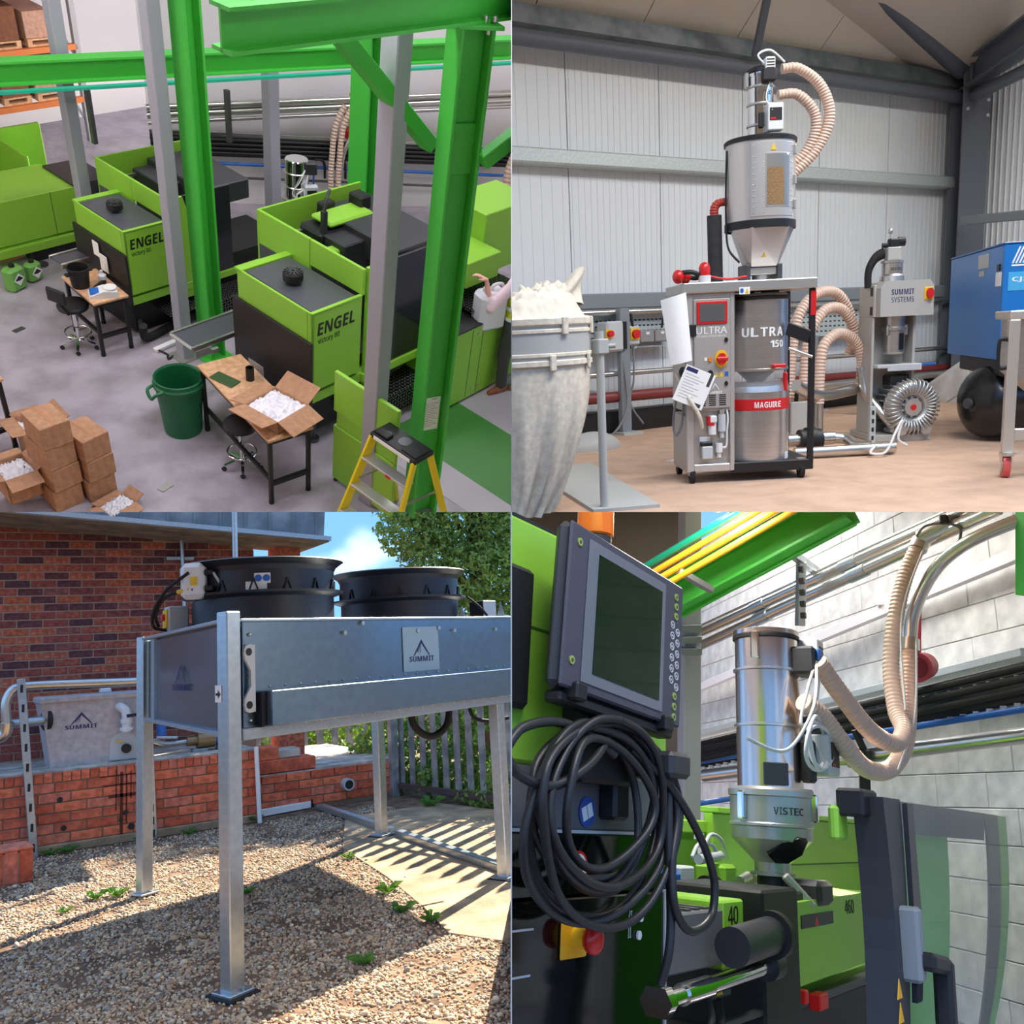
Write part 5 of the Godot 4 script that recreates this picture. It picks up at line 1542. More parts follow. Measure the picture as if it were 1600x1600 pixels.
	part("cap_hole", mb().rod(V(0.02, 0.828, 0.02), V(0.02, 0.833, 0.02), 0.045, 20).rod(V(-0.01, 0.828, -0.11), V(-0.01, 0.833, -0.11), 0.03, 16).rod(V(0.03, 0.828, 0.13), V(0.03, 0.833, 0.13), 0.025, 16), M.lid_grey, ld)
	part("front_label", mb().bx(-0.083, 0.797, -0.16, -0.08, 0.823, 0.16), M.paper, ld)
	part("cap_lip", mb().bx(-0.06, 0.83, -0.18, 0.0, 0.85, -0.06, 0.006).bx(-0.06, 0.83, 0.06, 0.08, 0.84, 0.19, 0.006), M.black, ld)
	for z in [-0.18, 0.18]:
		var e: float = z * 1.45
		part("rail", mb().bar(V(-0.06, 0.8, z), V(-0.34, 0.0, e), 0.022, 0.06, 0.003).clip(shift(over, ld)), M.yellow_rail, ld)
		part("rear_rail", mb().bar(V(0.08, 0.8, z), V(0.3, 0.0, e), 0.02, 0.045, 0.003).clip(shift(over, ld)), M.yellow_rail, ld)
	for i in 3:
		var y := 0.64 - 0.2 * i
		var x := -0.06 - 0.35 * (0.8 - y)
		var w := 0.18 + 0.1 * (0.8 - y)
		part("tread", mb().bx(x - 0.03, y, -w, x + 0.05, y + 0.02, w, 0.003).clip(shift(over, ld)), M.alu, ld)
	part("tread_label", mb().bx(-0.155, 0.642, 0.03, -0.15, 0.66, 0.07), M.red, ld)
	part("spreader", mb().bar(V(-0.16, 0.5, 0.19), V(0.17, 0.45, 0.2), 0.008, 0.015).bar(V(-0.16, 0.5, -0.19), V(0.17, 0.45, -0.2), 0.008, 0.015).clip(shift(over, ld)), M.steel, ld)
	# ---- small things on the floor
	one("floor_plate", mb().bx(-0.05, 0, -0.03, 0.05, 0.006, 0.03, 0.002), M.steel_dull, "scuffed metal cover plate set in the floor near the carton stacks", "floor plate", V(-0.3, 0, -0.6), 0.2)
	one("floor_plate", mb().bx(-0.05, 0, -0.025, 0.05, 0.006, 0.025, 0.002), M.steel_dark, "dark floor cover plate left of the farther table", "floor plate", V(-0.02, 0, -3.0), 0.2)
	var ex := thing("extension_lead", "white multi-way extension lead on the floor between table and grey post", "extension lead", V(0.75, 0, -2.1), 0.1)
	part("block", mb().bx(-0.12, 0, -0.025, 0.12, 0.035, 0.025, 0.006), M.white_plastic, ex)
	part("lead", mb().tube([V(0.12, 0.015, 0), V(0.2, 0.01, 0.02), V(0.32, 0.01, 0.0)], 0.01, 6).tube([V(-0.1, 0.02, 0.02), V(-0.08, 0.01, 0.1), V(-0.12, 0.01, 0.16), V(-0.06, 0.01, 0.15)], 0.008, 6), M.rubber, ex)
	one("black_hose", mb().tube([V(0.62, 0.2, -2.2), V(0.66, 0.05, -2.25), V(0.85, 0.03, -2.3), V(1.05, 0.05, -2.35), V(1.15, 0.2, -2.4)], 0.035, 8), M.rubber, "thick black hose curling under the middle machine", "hose")
	hall_person()
	lamp_panel("hall_lamp", "long lamp high over the front of the hall", V(0.3, 4.2, 0.2), Vector2(2.8, 0.5), 7.0, Color(0.98, 0.97, 1))
	lamp_panel("hall_lamp", "long lamp high over the middle of the hall", V(0.2, 4.2, -2.6), Vector2(2.8, 0.5), 7.0, Color(0.98, 0.97, 1))
	lamp_panel("hall_lamp", "long lamp high over the hall's back wall", V(3.2, 4.2, -1.4), Vector2(2.4, 0.5), 7.0, Color(0.98, 0.97, 1))

func shift(p: Plane, o: Node3D) -> Plane:
	var t := (cell.affine_inverse() * o.transform).affine_inverse()
	return t * p

func hall_person() -> void:
	var o := V(2.62, 0, 0.1)
	var s := 0.72
	var P := func(x: float, y: float, z: float) -> Vector3: return V(x, y, z) * s
	var hip := [P.call(-0.1, 0.93, 0.0), P.call(0.1, 0.93, 0.02)]
	var knee := [P.call(-0.12, 0.5, -0.03), P.call(0.12, 0.5, 0.06)]
	var foot := [P.call(-0.14, 0.08, 0.0), P.call(0.14, 0.08, 0.1)]
	var hand: Vector3 = P.call(-0.44, 1.47, -0.2)
	var elbow: Vector3 = P.call(-0.43, 1.17, -0.1)
	var sh: Vector3 = P.call(-0.2, 1.42, 0.0)
	var elbow2: Vector3 = P.call(0.32, 1.15, 0.05)
	var hand2: Vector3 = P.call(-0.05, 1.02, -0.22)
	var body := []
	for i in 2:
		body.append([hip[i], knee[i], 0.085 * s, 0.055 * s])
		body.append([knee[i], foot[i], 0.052 * s, 0.035 * s])
		body.append([foot[i] - V(0, 0.03, 0) * s, foot[i] + P.call(-0.14, -0.045, -0.03), 0.035 * s, 0.025 * s])
	body.append_array([[hip[0], hip[1], 0.1 * s, 0.1 * s], [P.call(0, 0.95, 0), P.call(0, 1.15, 0), 0.13 * s, 0.125 * s], [P.call(0, 1.15, 0), P.call(0, 1.38, 0), 0.13 * s, 0.12 * s], [P.call(-0.15, 1.42, 0), P.call(0.15, 1.42, 0), 0.075 * s, 0.075 * s], [P.call(0, 1.42, 0), P.call(-0.01, 1.56, -0.01), 0.055 * s, 0.05 * s], [P.call(-0.01, 1.62, -0.01), P.call(-0.015, 1.7, -0.01), 0.08 * s, 0.085 * s], [P.call(-0.06, 1.6, -0.01), P.call(-0.075, 1.58, -0.01), 0.045 * s, 0.035 * s], [P.call(-0.1, 1.645, -0.01), P.call(-0.115, 1.625, -0.01), 0.014 * s, 0.016 * s], [sh, elbow, 0.05 * s, 0.04 * s], [elbow, hand, 0.04 * s, 0.027 * s], [P.call(0.2, 1.42, 0), elbow2, 0.05 * s, 0.04 * s], [elbow2, hand2, 0.04 * s, 0.028 * s]])
	var skin := flesh(body, 0.016, 0.02)
	skin.v.append_array(PackedVector3Array())
	var hb := flesh(hand_bones(hand, V(-0.35, 0.25, -0.5), V(0, 1, -0.3), 0.35, s), 0.0035, 0.006)
	skin.v.append_array(hb.v)
	skin.n.append_array(hb.n)
	hb = flesh(hand_bones(hand2, V(-1, -0.2, 0), V(0, 0.3, -1), 0.6, s, -1.0), 0.0035, 0.006)
	skin.v.append_array(hb.v)
	skin.n.append_array(hb.n)
	var p := one("person", skin, M.skin, "person in a yellow vest and pink shirt carrying a white jerrycan, reaching to the machine", "person", o)
	var g := 0.013
	var leg := []
	for i in 2:
		leg.append([hip[i], knee[i], 0.1 * s, 0.075 * s])
		leg.append([knee[i], foot[i] + V(0, 0.03, 0) * s, 0.075 * s, 0.065 * s])
	leg.append([hip[0], hip[1], 0.115 * s, 0.115 * s])
	part("trousers", flesh(leg, 0.016, 0.02), M.trousers, p, "dark grey trousers")
	var shoes := []
	for i in 2:
		shoes.append([foot[i] + P.call(0.05, -0.04, 0.01), foot[i] + P.call(-0.06, -0.04, -0.01), 0.045 * s, 0.045 * s])
		shoes.append([foot[i] + P.call(-0.06, -0.042, -0.01), foot[i] + P.call(-0.16, -0.05, -0.03), 0.042 * s, 0.032 * s])
	part("shoes", flesh(shoes, 0.01, 0.012), M.tan_leather, p, "brown leather shoes")
	var mid: Vector3 = elbow.lerp(hand, 0.3)
	part("shirt", flesh([[P.call(0, 1.0, 0), P.call(0, 1.38, 0), 0.142 * s, 0.135 * s], [P.call(-0.15, 1.42, 0), P.call(0.15, 1.42, 0), 0.09 * s, 0.09 * s], [sh, elbow, 0.068 * s, 0.06 * s], [elbow, mid, 0.06 * s, 0.052 * s], [P.call(0.2, 1.42, 0), elbow2, 0.068 * s, 0.06 * s], [elbow2, elbow2.lerp(hand2, 0.5), 0.058 * s, 0.05 * s]], 0.014, 0.02), M.pink_cloth, p, "pale pink shirt with rolled sleeves")
	part("vest", flesh([[P.call(-0.06, 0.93, 0), P.call(-0.06, 1.36, 0), 0.145 * s, 0.12 * s], [P.call(0.06, 0.93, 0), P.call(0.06, 1.36, 0), 0.145 * s, 0.12 * s], [P.call(-0.1, 1.44, 0), P.call(0.1, 1.44, 0), 0.085 * s, 0.085 * s]], 0.014, 0.02), M.hi_vis, p, "yellow high visibility vest")
	for y in [1.0, 1.13]:
		part("reflective_band", mb().lathe([[0.152 * s, y * s - 0.016], [0.154 * s, y * s], [0.152 * s, y * s + 0.016]], 32, V(0.0, 0, 0), 0, TAU, true), M.white, p).scale = V(1.42, 1, 1.02)
	part("hair", flesh([[P.call(0.01, 1.68, -0.01), P.call(0.0, 1.74, -0.01), 0.088 * s, 0.08 * s], [P.call(0.05, 1.62, -0.01), P.call(0.05, 1.7, -0.01), 0.06 * s, 0.07 * s]], 0.012, 0.02), M.bark, p, "short brown hair")
	var j := thing("jerrycan", "translucent white plastic jerrycan held under the person's arm", "jerrycan", o + P.call(-0.3, 0.86, -0.18), -0.3)
	part("body", mb().bx(-0.15, 0, -0.09, 0.11, 0.33, 0.09, 0.035), M.jerry, j)
	part("cap", mb().rod(V(-0.08, 0.33, 0), V(-0.08, 0.36, 0), 0.025, 14), M.white_plastic, j)
	part("grip", mb().tube([V(-0.03, 0.32, 0), V(-0.01, 0.37, 0), V(0.07, 0.37, 0), V(0.09, 0.32, 0)], 0.014, 8), M.jerry, j)

func bay() -> void:
	var right := upright(true)
	var over := level(true)
	# ---- shell
	struct("floor_bay", mb().bx(-1.5, -0.03, -2.45, 4.6, 0, 1.2).clip(over).clip(right), M.bay_floor, "brown concrete floor of the dryer bay")
	var wb := struct("wall_back_bay", mb().bx(0, -0.02, -2.5, 4.5, 2.8, -2.37).clip(right), M.bay_wall, "pale ribbed wall panels behind the dryer")
	var joints := [-0.2, 0.87, 1.53, 2.2, 2.9, 3.6, 4.36]
	for i in joints.size() - 1:
		var a: float = joints[i] + 0.004
		var b: float = joints[i + 1] - 0.004
		var pn := part("panel", mb().bx(a, 0, -2.37, b, 2.75, -2.35).clip(right), M.bay_wall, wb)
		var rb := mb()
		var nr := 15
		for k in nr:
			var x := lerpf(a, b, (k + 0.5) / nr)
			rb.prism([Vector2(x - 0.006, 0.0), Vector2(x + 0.006, 0.0), Vector2(x + 0.006, 2.75), Vector2(x - 0.006, 2.75)], -2.35, -2.3475)
		tag(part("rib", rb.clip(right), M.bay_wall, pn), "", "", "", "stuff")
	var rd := V(0.168, 0, -0.986)
	var corner := V(4.4, 0, -2.36)
	var rn := V(-0.986, 0, -0.168)
	var wr := struct("wall_right_bay", mb().bar(corner + V(0.07, 1.5, 0) + rd * 0.2, corner + V(0.07, 1.5, 0) - rd * 3.2, 0.1, 3.2), M.bay_wall, "ribbed side wall of the dryer bay")
	var rb2 := mb()
	for k in 60:
		var p := corner - rd * (0.05 + k * 0.047) + rn * -0.015
		rb2.bar(p + V(0, 0, 0), p + V(0, 3.0, 0), 0.006, 0.012, 0.0, rn)
	tag(part("rib", rb2, M.bay_wall, wr), "", "", "", "stuff")
	# sloping roof sheets
	var roof := struct("ceiling_bay", mb().bar(V(2.0, 2.11, -2.6), V(2.0, 4.55, 0.45), 6.0, 0.05).clip(right), M.bay_roof, "sloping beige roof sheets over the dryer bay")
	for i in 6:
		var x := 0.3 + 0.72 * i
		part("sheet", mb().bar(V(x, 2.07, -2.6), V(x, 4.51, 0.45), 0.712, 0.02).clip(right), M.bay_roof, roof)
	struct("wall_partition_bay", in_eye(mb().bx(-0.003, 0, -6.0, 0.0, 3.2, -2.95)), M.bay_wall, "thin partition at the left of the dryer bay")
	struct("wall_outer_bay", in_eye(mb().bx(0, 3.1, -6.5, 3.6, 3.16, -2.6)), M.bay_roof, "cover over the roof sheets")
	# ---- steelwork
	one("eaves_tube", mb().rod(V(0.2, 2.1, -2.2), V(4.3, 2.11, -2.2), 0.042, 18).clip(right), M.steel_paint, "round dark steel tube along the top of the back wall", "beam")
	one("eaves_purlin", mb().bx(0.2, 2.18, -2.34, 4.25, 2.195, -2.22).bx(0.2, 2.195, -2.235, 4.25, 2.26, -2.22).bx(0.2, 2.26, -2.34, 4.25, 2.275, -2.22).clip(right), M.galv_dark, "galvanised channel purlin above the round tube", "beam")
	one("sheeting_rail", mb().bx(0.2, 1.5, -2.35, 4.3, 1.58, -2.24, 0.008).clip(right), M.galv_bay, "pale galvanised rail across the middle of the back wall", "rail")
	one("sheeting_rail", mb().bx(0.2, 0.72, -2.35, 4.3, 0.81, -2.26, 0.008).clip(right), M.steel_light, "lower grey rail across the back wall behind the dryer", "rail")
	var sk := mb().bx(0.2, 0.0, -2.35, 4.36, 0.13, -2.24, 0.006).clip(right)
	struct("baseboard_back_bay", sk, M.black, "black skirting along the back wall")
	var col := thing("steel_column", "dark grey steel I section column in the corner of the bay", "column", V(4.2, 0, -2.14), -0.55)
	part("flange", mb().bx(-0.1, 0, 0.09, 0.09, 2.42, 0.105, 0.004), M.steel_paint, col)
	part("web", mb().bx(-0.01, 0, -0.09, 0.01, 2.42, 0.09), M.steel_paint, col)
	part("flange", mb().bx(-0.1, 0, -0.105, 0.09, 2.42, -0.09, 0.004), M.steel_paint, col)
	part("end_plate", mb().bx(0.09, 1.95, -0.1, 0.1, 2.42, 0.1, 0.004), M.steel_paint, col)
	for q in [[0.1, 2.05], [0.1, 2.2], [-0.1, 2.0], [-0.1, 2.15], [0.1, 1.95]]:
		part("bolt", mb().rod(V(q[0] * 0.7, q[1], 0.105), V(q[0] * 0.7, q[1], 0.118), 0.012, 6), M.galv_bay, col)
	var rf := thing("steel_rafter", "dark steel rafter rising from the corner column along the side wall", "beam")
	part("web", mb().bar(V(4.184, 2.237, -2.161), V(3.279, 2.183, -1.081), 0.02, 0.17), M.steel_paint, rf)
	part("flange", mb().bar(V(4.184, 2.237, -2.161) - V(0, 0.085, 0), V(3.279, 2.183, -1.081) - V(0, 0.085, 0), 0.12, 0.015), M.steel_paint, rf)
	part("flange", mb().bar(V(4.184, 2.237, -2.161) + V(0, 0.085, 0), V(3.279, 2.183, -1.081) + V(0, 0.085, 0), 0.12, 0.015), M.steel_paint, rf)
	one("side_wall_tube", mb().rod(V(4.175, 2.094, -2.134), V(3.356, 1.993, -1.112), 0.04, 16), M.steel_paint, "round steel tube along the side wall under the rafter", "beam")
	one("side_wall_rail", mb().bar(V(3.966, 1.234, -1.999), V(3.340, 1.147, -1.046), 0.05, 0.06, 0.006), M.steel_light, "grey sheeting rail across the side wall above the compressor", "rail")
	var br := thing("roof_brace", "stout round roof brace running down to the corner column", "brace")
	part("tube", mb().rod(V(4.105, 2.270, -2.155), V(2.826, 2.549, -1.896), 0.06, 16), M.steel_paint, br)
	part("gusset", mb().bx(4.05, 2.16, -2.06, 4.2, 2.34, -2.04, 0.003), M.steel_paint, br)
	one("roof_brace", mb().bar(V(2.074, 2.146, -2.119), V(1.865, 2.363, -1.818), 0.04, 0.05, 0.004), M.steel_paint, "slim roof brace above the hopper loader", "brace")
	# ---- services along the back wall
	for q in [[0.7, 0.018, "upper bright steel pipe along the back wall"], [0.35, 0.016, "lower bright steel pipe along the back wall"]]:
		one("service_pipe", mb().rod(V(0.3, q[0], -2.2), V(4.2, q[0], -2.2), q[1], 10).clip(right), M.steel, q[2], "pipe")
	one("service_pipe", mb().rod(V(0.3, 0.22, -2.2), V(4.2, 0.2, -2.2), 0.032, 14).clip(right), M.red_pipe, "dark red pipe low along the back wall", "pipe")
	one("service_pipe", mb().rod(V(1.9, 0.17, -2.1), V(4.15, 0.17, -2.1), 0.026, 14).clip(right), M.steel, "bright steel pipe running from the vacuum unit to the compressor", "pipe")
	for q in [[1.09, 0.72, "grey upright steel post carrying the switch boxes"], [2.66, 0.5, "short grey post behind the hoses"]]:
		var ps := thing("service_post", q[2], "post", V(q[0], 0, -2.17))
		part("post", mb().bx(-0.035, 0, -0.02, 0.035, q[1], 0.02, 0.004), M.steel_light, ps)
		part("foot", mb().bx(-0.07, 0, -0.02, 0.07, 0.012, 0.08), M.galv_bay, ps)
	for q in [[0.85, 1.55, 0.5, 0.68, "perforated cable tray left of the dryer"], [2.3, 3.25, 0.5, 0.66, "perforated cable tray behind the hoses"]]:
		var tr := thing("cable_tray", q[4], "cable tray")
		part("tray", mb().bx(q[0], q[2], -2.27, q[1], q[3], -2.255).bx(q[0], q[3], -2.27, q[1], q[3] + 0.008, -2.235).bx(q[0], q[2] - 0.008, -2.27, q[1], q[2], -2.235), M.galv_bay, tr)
		var sl := mb()
		for i in 22:
			for j in 5:
				var x := lerpf(q[0] + 0.02, q[1] - 0.02, i / 21.0)
				sl.bx(x - 0.01, q[2] + 0.02 + j * 0.032, -2.2555, x + 0.01, q[2] + 0.029 + j * 0.032, -2.254)
		tag(part("slot", sl, M.black, tr), "", "", "", "stuff")
	var sb := thing("switch_box", "pale grey enclosure with a red and yellow handle beside the post", "switch box", V(0.94, 0.48, -2.18))
	part("case", mb().bx(0, 0, -0.05, 0.12, 0.17, 0.06, 0.012), M.pale_grey, sb)
	part("handle", mb().rod(V(0.01, 0.1, 0.06), V(0.01, 0.1, 0.09), 0.018, 12), M.red, sb)
	part("handle_plate", mb().bx(-0.01, 0.075, 0.058, 0.03, 0.125, 0.066), M.yellow, sb)
	part("heat_sink", mb().bx(0.122, 0.01, -0.04, 0.145, 0.165, 0.055, 0.003), M.black, sb)
	var iso := thing("isolator_switch", "small isolator with a round red knob on a yellow plate on the tray", "switch", V(1.17, 0.52, -2.2))
	part("case", mb().bx(-0.04, -0.01, -0.03, 0.045, 0.1, 0.03, 0.008), M.pale_grey, iso)
	part("plate", mb().bx(-0.03, 0.02, 0.03, 0.035, 0.085, 0.036), M.yellow, iso)
	part("knob", mb().rod(V(0.002, 0.052, 0.036), V(0.002, 0.052, 0.056), 0.025, 16), M.red, iso)
	part("gland", mb().rod(V(-0.015, -0.03, 0), V(-0.015, -0.01, 0), 0.012, 8), M.black, iso)
	part("gland", mb().rod(V(0.025, -0.03, 0), V(0.025, -0.01, 0), 0.012, 8), M.pale_grey, iso)
	var so := thing("socket_bank", "row of grey wall sockets on the tray beside the isolator", "sockets", V(1.24, 0.52, -2.22))
	for i in 2:
		part("socket", mb().bx(0.112 * i, 0, -0.02, 0.105 + 0.112 * i, 0.07, 0.02, 0.005), M.socket_grey, so)
		part("rocker", mb().bx(0.04 + 0.112 * i, 0.045, 0.02, 0.065 + 0.112 * i, 0.06, 0.024), M.white_plastic, so)
	var wr_ := thing("wall_cables", "grey cables drooping from the switches to the floor by the post", "cables")
	part("cable", mb().tube([V(1.06, 0.48, -2.16), V(1.08, 0.3, -2.14), V(1.05, 0.15, -2.1), V(0.92, 0.03, -2.05), V(0.7, 0.012, -1.95)], 0.007, 6), M.cable_grey, wr_)
	part("cable", mb().tube([V(1.17, 0.49, -2.18), V(1.15, 0.3, -2.16), V(1.12, 0.18, -2.16), V(1.2, 0.05, -2.14)], 0.006, 6), M.cable_grey, wr_)
	part("cable", mb().tube([V(1.17, 0.7, -2.2), V(1.16, 0.66, -2.18), V(1.17, 0.6, -2.18)], 0.008, 6).tube([V(1.42, 0.7, -2.2), V(1.41, 0.65, -2.2), V(1.4, 0.6, -2.2)], 0.006, 6), M.rubber, wr_)
	bay_bag(right)
	bay_dryer()
	bay_vacuum()
	bay_right()
	lamp_panel("bay_lamp", "long white lamp high over the front of the dryer bay", V(0.2, 2.8, 0.9), Vector2(2.4, 0.6), 10.0, Color(1, 0.985, 0.95))
	lamp_panel("bay_lamp", "long white lamp high over the right of the dryer bay", V(2.6, 2.6, -0.2), Vector2(1.2, 0.4), 5.0, Color(1, 0.985, 0.95))

func in_eye(b: MB) -> MB:
	var e: Transform3D = cell.affine_inverse() * CELL.eye
	for i in b.v.size():
		b.v[i] = e * b.v[i]
		b.n[i] = e.basis * b.n[i]
	return b

func bay_bag(right: Plane) -> void:
	var c := V(-0.585, 0, -0.56)
	var o := thing("filter_bag", "tall cream canvas filter bag hanging from a grey ring at the left", "filter bag")
	var cloth := noise(5, 1.0, 3)
	var lo := mb()
	lo.grid(96, 40, func(a, b):
		var f: float = a * TAU
		var y := lerpf(0.5, 0.012, b)
		var fold: float = 0.035 * b * cloth.get_noise_2d(9.0 * cos(f) + 3.0, 9.0 * sin(f) + b * 0.6) + 0.012 * b * sin(f * 13.0 + 2.5 * b)
		var r: float = 0.242 - 0.09 * b * b + fold
		return c + V(-0.06 * b * b + r * cos(f), y, r * sin(f)))
	part("bag_body", lo.clip(right), M.canvas, o)
	var up := mb()
	up.grid(96, 30, func(a, b):
		var f: float = a * TAU
		var r: float = lerpf(0.245, 0.0, b)
		var rise: float = 0.1 * smoothstep(0.0, 0.35, b) * (0.72 + 0.3 * cos(f - 0.3)) + 0.045 * smoothstep(0.1, 0.5, b) * cloth.get_noise_2d(cos(f) * r * 14, sin(f) * r * 14 + 3.0)
		return c + V(r * cos(f) + 0.02 * b, 0.645 + rise, r * sin(f)))
	part("bag_top", up.clip(right), M.canvas, o)
	var knot := mb()
	knot.grid(24, 14, func(a, b):
		var f: float = a * TAU
		var r: float = 0.05 + 0.025 * sin(f * 3.0 + b * 4.0) * (1.0 - b)
		return c + V(0.13 + 0.07 * b + r * cos(f) * (1.0 - 0.5 * b), 0.68 + 0.11 * b + 0.02 * sin(f), 0.08 + r * sin(f) * (1.0 - 0.4 * b)))
	part("bag_gather", knot.clip(right), M.canvas, o, "gathered cloth on top")
	part("ring", mb().lathe([[0.243, 0.5], [0.246, 0.505], [0.246, 0.64], [0.243, 0.645]], 72, c).clip(right), M.ring_grey, o, "grey metal ring")
	part("hem", mb().lathe([[0.245, 0.498], [0.252, 0.502], [0.252, 0.515], [0.245, 0.519]], 72, c).clip(right), M.canvas, o)
	part("hem", mb().lathe([[0.245, 0.527], [0.25, 0.53], [0.25, 0.538], [0.245, 0.541]], 72, c).clip(right), M.canvas, o)
	part("hem", mb().lathe([[0.245, 0.622], [0.253, 0.628], [0.253, 0.645], [0.243, 0.652]], 72, c).clip(right), M.canvas, o)
	part("hem", mb().lathe([[0.245, 0.6], [0.25, 0.603], [0.25, 0.612], [0.245, 0.615]], 72, c).clip(right), M.canvas, o)
	for f in [1.45, 0.75, 0.05]:
		part("loop", mb().at(c + V(0.252 * cos(f), 0.625, 0.252 * sin(f)), Basis(Vector3.UP, -f)).bx(-0.004, -0.03, -0.012, 0.006, 0.025, 0.012, 0.003), M.canvas, o)
		part("loop", mb().at(c + V(0.252 * cos(f + 0.2), 0.51, 0.252 * sin(f + 0.2)), Basis(Vector3.UP, -f)).bx(-0.004, -0.025, -0.012, 0.006, 0.025, 0.012, 0.003), M.canvas, o)
	var st := thing("bag_stand", "slim grey steel stand holding the ring of the canvas bag", "stand")
	part("pole", mb().rod(V(-0.36, 0.0, -0.4), V(-0.36, 0.6, -0.4), 0.014, 12), M.ring_grey, st)
	part("clamp", mb().bx(-0.38, 0.525, -0.425, -0.335, 0.575, -0.38, 0.004).rod(V(-0.34, 0.55, -0.4), V(-0.31, 0.55, -0.38), 0.008, 8), M.ring_grey, st)
	var pl := mb()
	pl.x = Transform3D(Basis(Vector3.RIGHT, -PI / 2), Vector3.ZERO)
	part("base_plate", pl.prism([Vector2(-0.42, 0.38), Vector2(-0.2, 0.3), Vector2(0.22, 1.3), Vector2(-0.1, 1.3)], 0, 0.012).clip(right).clip(level(true)), M.ring_grey, st, "flat grey base plate")
	one("floor_lead", mb().ball(V(0.55, 0.0, -1.75), V(0.17, 0.09, 0.1), 18, 8, 0, PI / 2), M.ring_grey, "small grey cover on the floor behind the canvas bag", "cover")

func bay_dryer() -> void:
	var d := thing("resin_dryer", "tall stainless resin dryer with a cylindrical hopper above a wheeled cabinet", "dryer", V(0.17, 0, -0.58), -0.5)
	d.basis *= Basis.from_scale(V(0.75, 1, 0.75))
	# cabinet
	var cab := part("cabinet", mb().bx(0.0, 0.045, -0.34, 0.245, 0.26, -0.03).bx(0.0, 0.28, -0.34, 0.245, 0.72, -0.004), M.cab_grey, d)
	part("frame", mb().bx(0.0, 0.045, -0.03, 0.035, 0.72, 0.0, 0.003).bx(0.222, 0.045, -0.03, 0.245, 0.72, 0.0, 0.003).bx(0.035, 0.045, -0.03, 0.222, 0.075, 0.0, 0.003).bx(0.035, 0.7, -0.03, 0.222, 0.72, 0.0, 0.003), M.cab_frame, d)
	part("recess", mb().bx(0.035, 0.075, -0.028, 0.222, 0.285, -0.024), M.steel_dull, d, "shiny open recess for the air valves")
	var dr := part("door", mb().bx(0.038, 0.29, -0.004, 0.222, 0.698, 0.006, 0.003), M.cab_grey, d)
	part("screen_frame", mb().bx(0.052, 0.605, 0.006, 0.206, 0.69, 0.014, 0.004), M.red, dr, "red touch screen frame")
	part("screen", mb().bx(0.067, 0.615, 0.013, 0.192, 0.68, 0.0155), M.screen_grey, dr, "dark touch screen")
	text(dr, "lettering", "ULTRA", 0.026, at(0.05, 0.57, 0.0062), M.white, 0.155, false)
	text(dr, "lettering", "LOW ENERGY DRYER BY MAGUIRE", 0.007, at(0.05, 0.558, 0.0062), M.white, 0.15, false)
	part("knob_plate", mb().rod(V(0.175, 0.475, 0.006), V(0.175, 0.475, 0.011), 0.033, 24), M.yellow, dr, "yellow disc of the main switch")
	part("knob", mb().rod(V(0.175, 0.475, 0.011), V(0.175, 0.475, 0.03), 0.022, 20).bx(0.145, 0.467, 0.022, 0.205, 0.483, 0.036, 0.004), M.red, dr, "red rotary switch")
	part("indicator", mb().rod(V(0.118, 0.475, 0.006), V(0.118, 0.475, 0.014), 0.009, 12), M.orange, dr)
	part("indicator_label", mb().bx(0.09, 0.47, 0.006, 0.103, 0.482, 0.0075), M.white, dr)
	part("lock", mb().rod(V(0.2, 0.545, 0.006), V(0.2, 0.545, 0.012), 0.009, 12), M.black, dr)
	part("lock", mb().rod(V(0.2, 0.262 + 0.12, 0.006), V(0.2, 0.382, 0.012), 0.009, 12), M.black, dr)
	part("socket", mb().rod(V(0.118, 0.42, 0.006), V(0.118, 0.42, 0.014), 0.015, 14), M.black, dr)
	for i in 3:
		part("warning_label", mb().at(V(0.15 + 0.026 * i, 0.418, 0.006)).prism([Vector2(-0.011, -0.01), Vector2(0.011, -0.01), Vector2(0, 0.011)] if i < 2 else [Vector2(-0.009, -0.009), Vector2(0.009, -0.009), Vector2(0.009, 0.009), Vector2(-0.009, 0.009)], 0, 0.001), M.yellow if i < 2 else M.blue, dr)
	emblem(dr, at(0.105, 0.345, 0.0062), 0.075, M.white)
	for g in 3:
		var vt := mb()
		for i in 6:
			vt.bx(0.06 + 0.052 * g, 0.3 + 0.0075 * i, 0.0055, 0.095 + 0.052 * g, 0.3045 + 0.0075 * i, 0.0066)
		part("vent", vt, M.black, dr)
	part("sticker", mb().bx(0.262, 0.708, 0.021, 0.315, 0.734, 0.0225), M.white, d)
	part("sticker_mark", mb().rod(V(0.275, 0.721, 0.022), V(0.275, 0.721, 0.0235), 0.009, 12), M.blue, d)
	part("sticker_triangle", mb().at(V(0.3, 0.72, 0.022)).prism([Vector2(-0.01, -0.009), Vector2(0.01, -0.009), Vector2(0, 0.01)], 0, 0.0014), M.yellow, d)
	for y in [0.585, 0.345]:
		part("hinge", mb().bx(0.012, y - 0.022, 0.0, 0.05, y + 0.022, 0.012, 0.003), M.black, d)
	# air treatment in the recess
	var rg := part("regulator", mb().bx(0.115, 0.235, -0.024, 0.15, 0.262, 0.02, 0.004).rod(V(0.13, 0.19, -0.004), V(0.13, 0.235, -0.004), 0.02, 14), M.white_plastic, d)
	part("valve_knob", mb().rod(V(0.125, 0.225, -0.004), V(0.125, 0.26, -0.004), 0.023, 14), M.red, rg, "red shut-off valve")
	part("filter_bowl", mb().rod(V(0.18, 0.2, -0.004), V(0.18, 0.265, -0.004), 0.019, 14).rod(V(0.18, 0.175, -0.004), V(0.18, 0.2, -0.004), 0.012, 12), M.pale_grey, d)
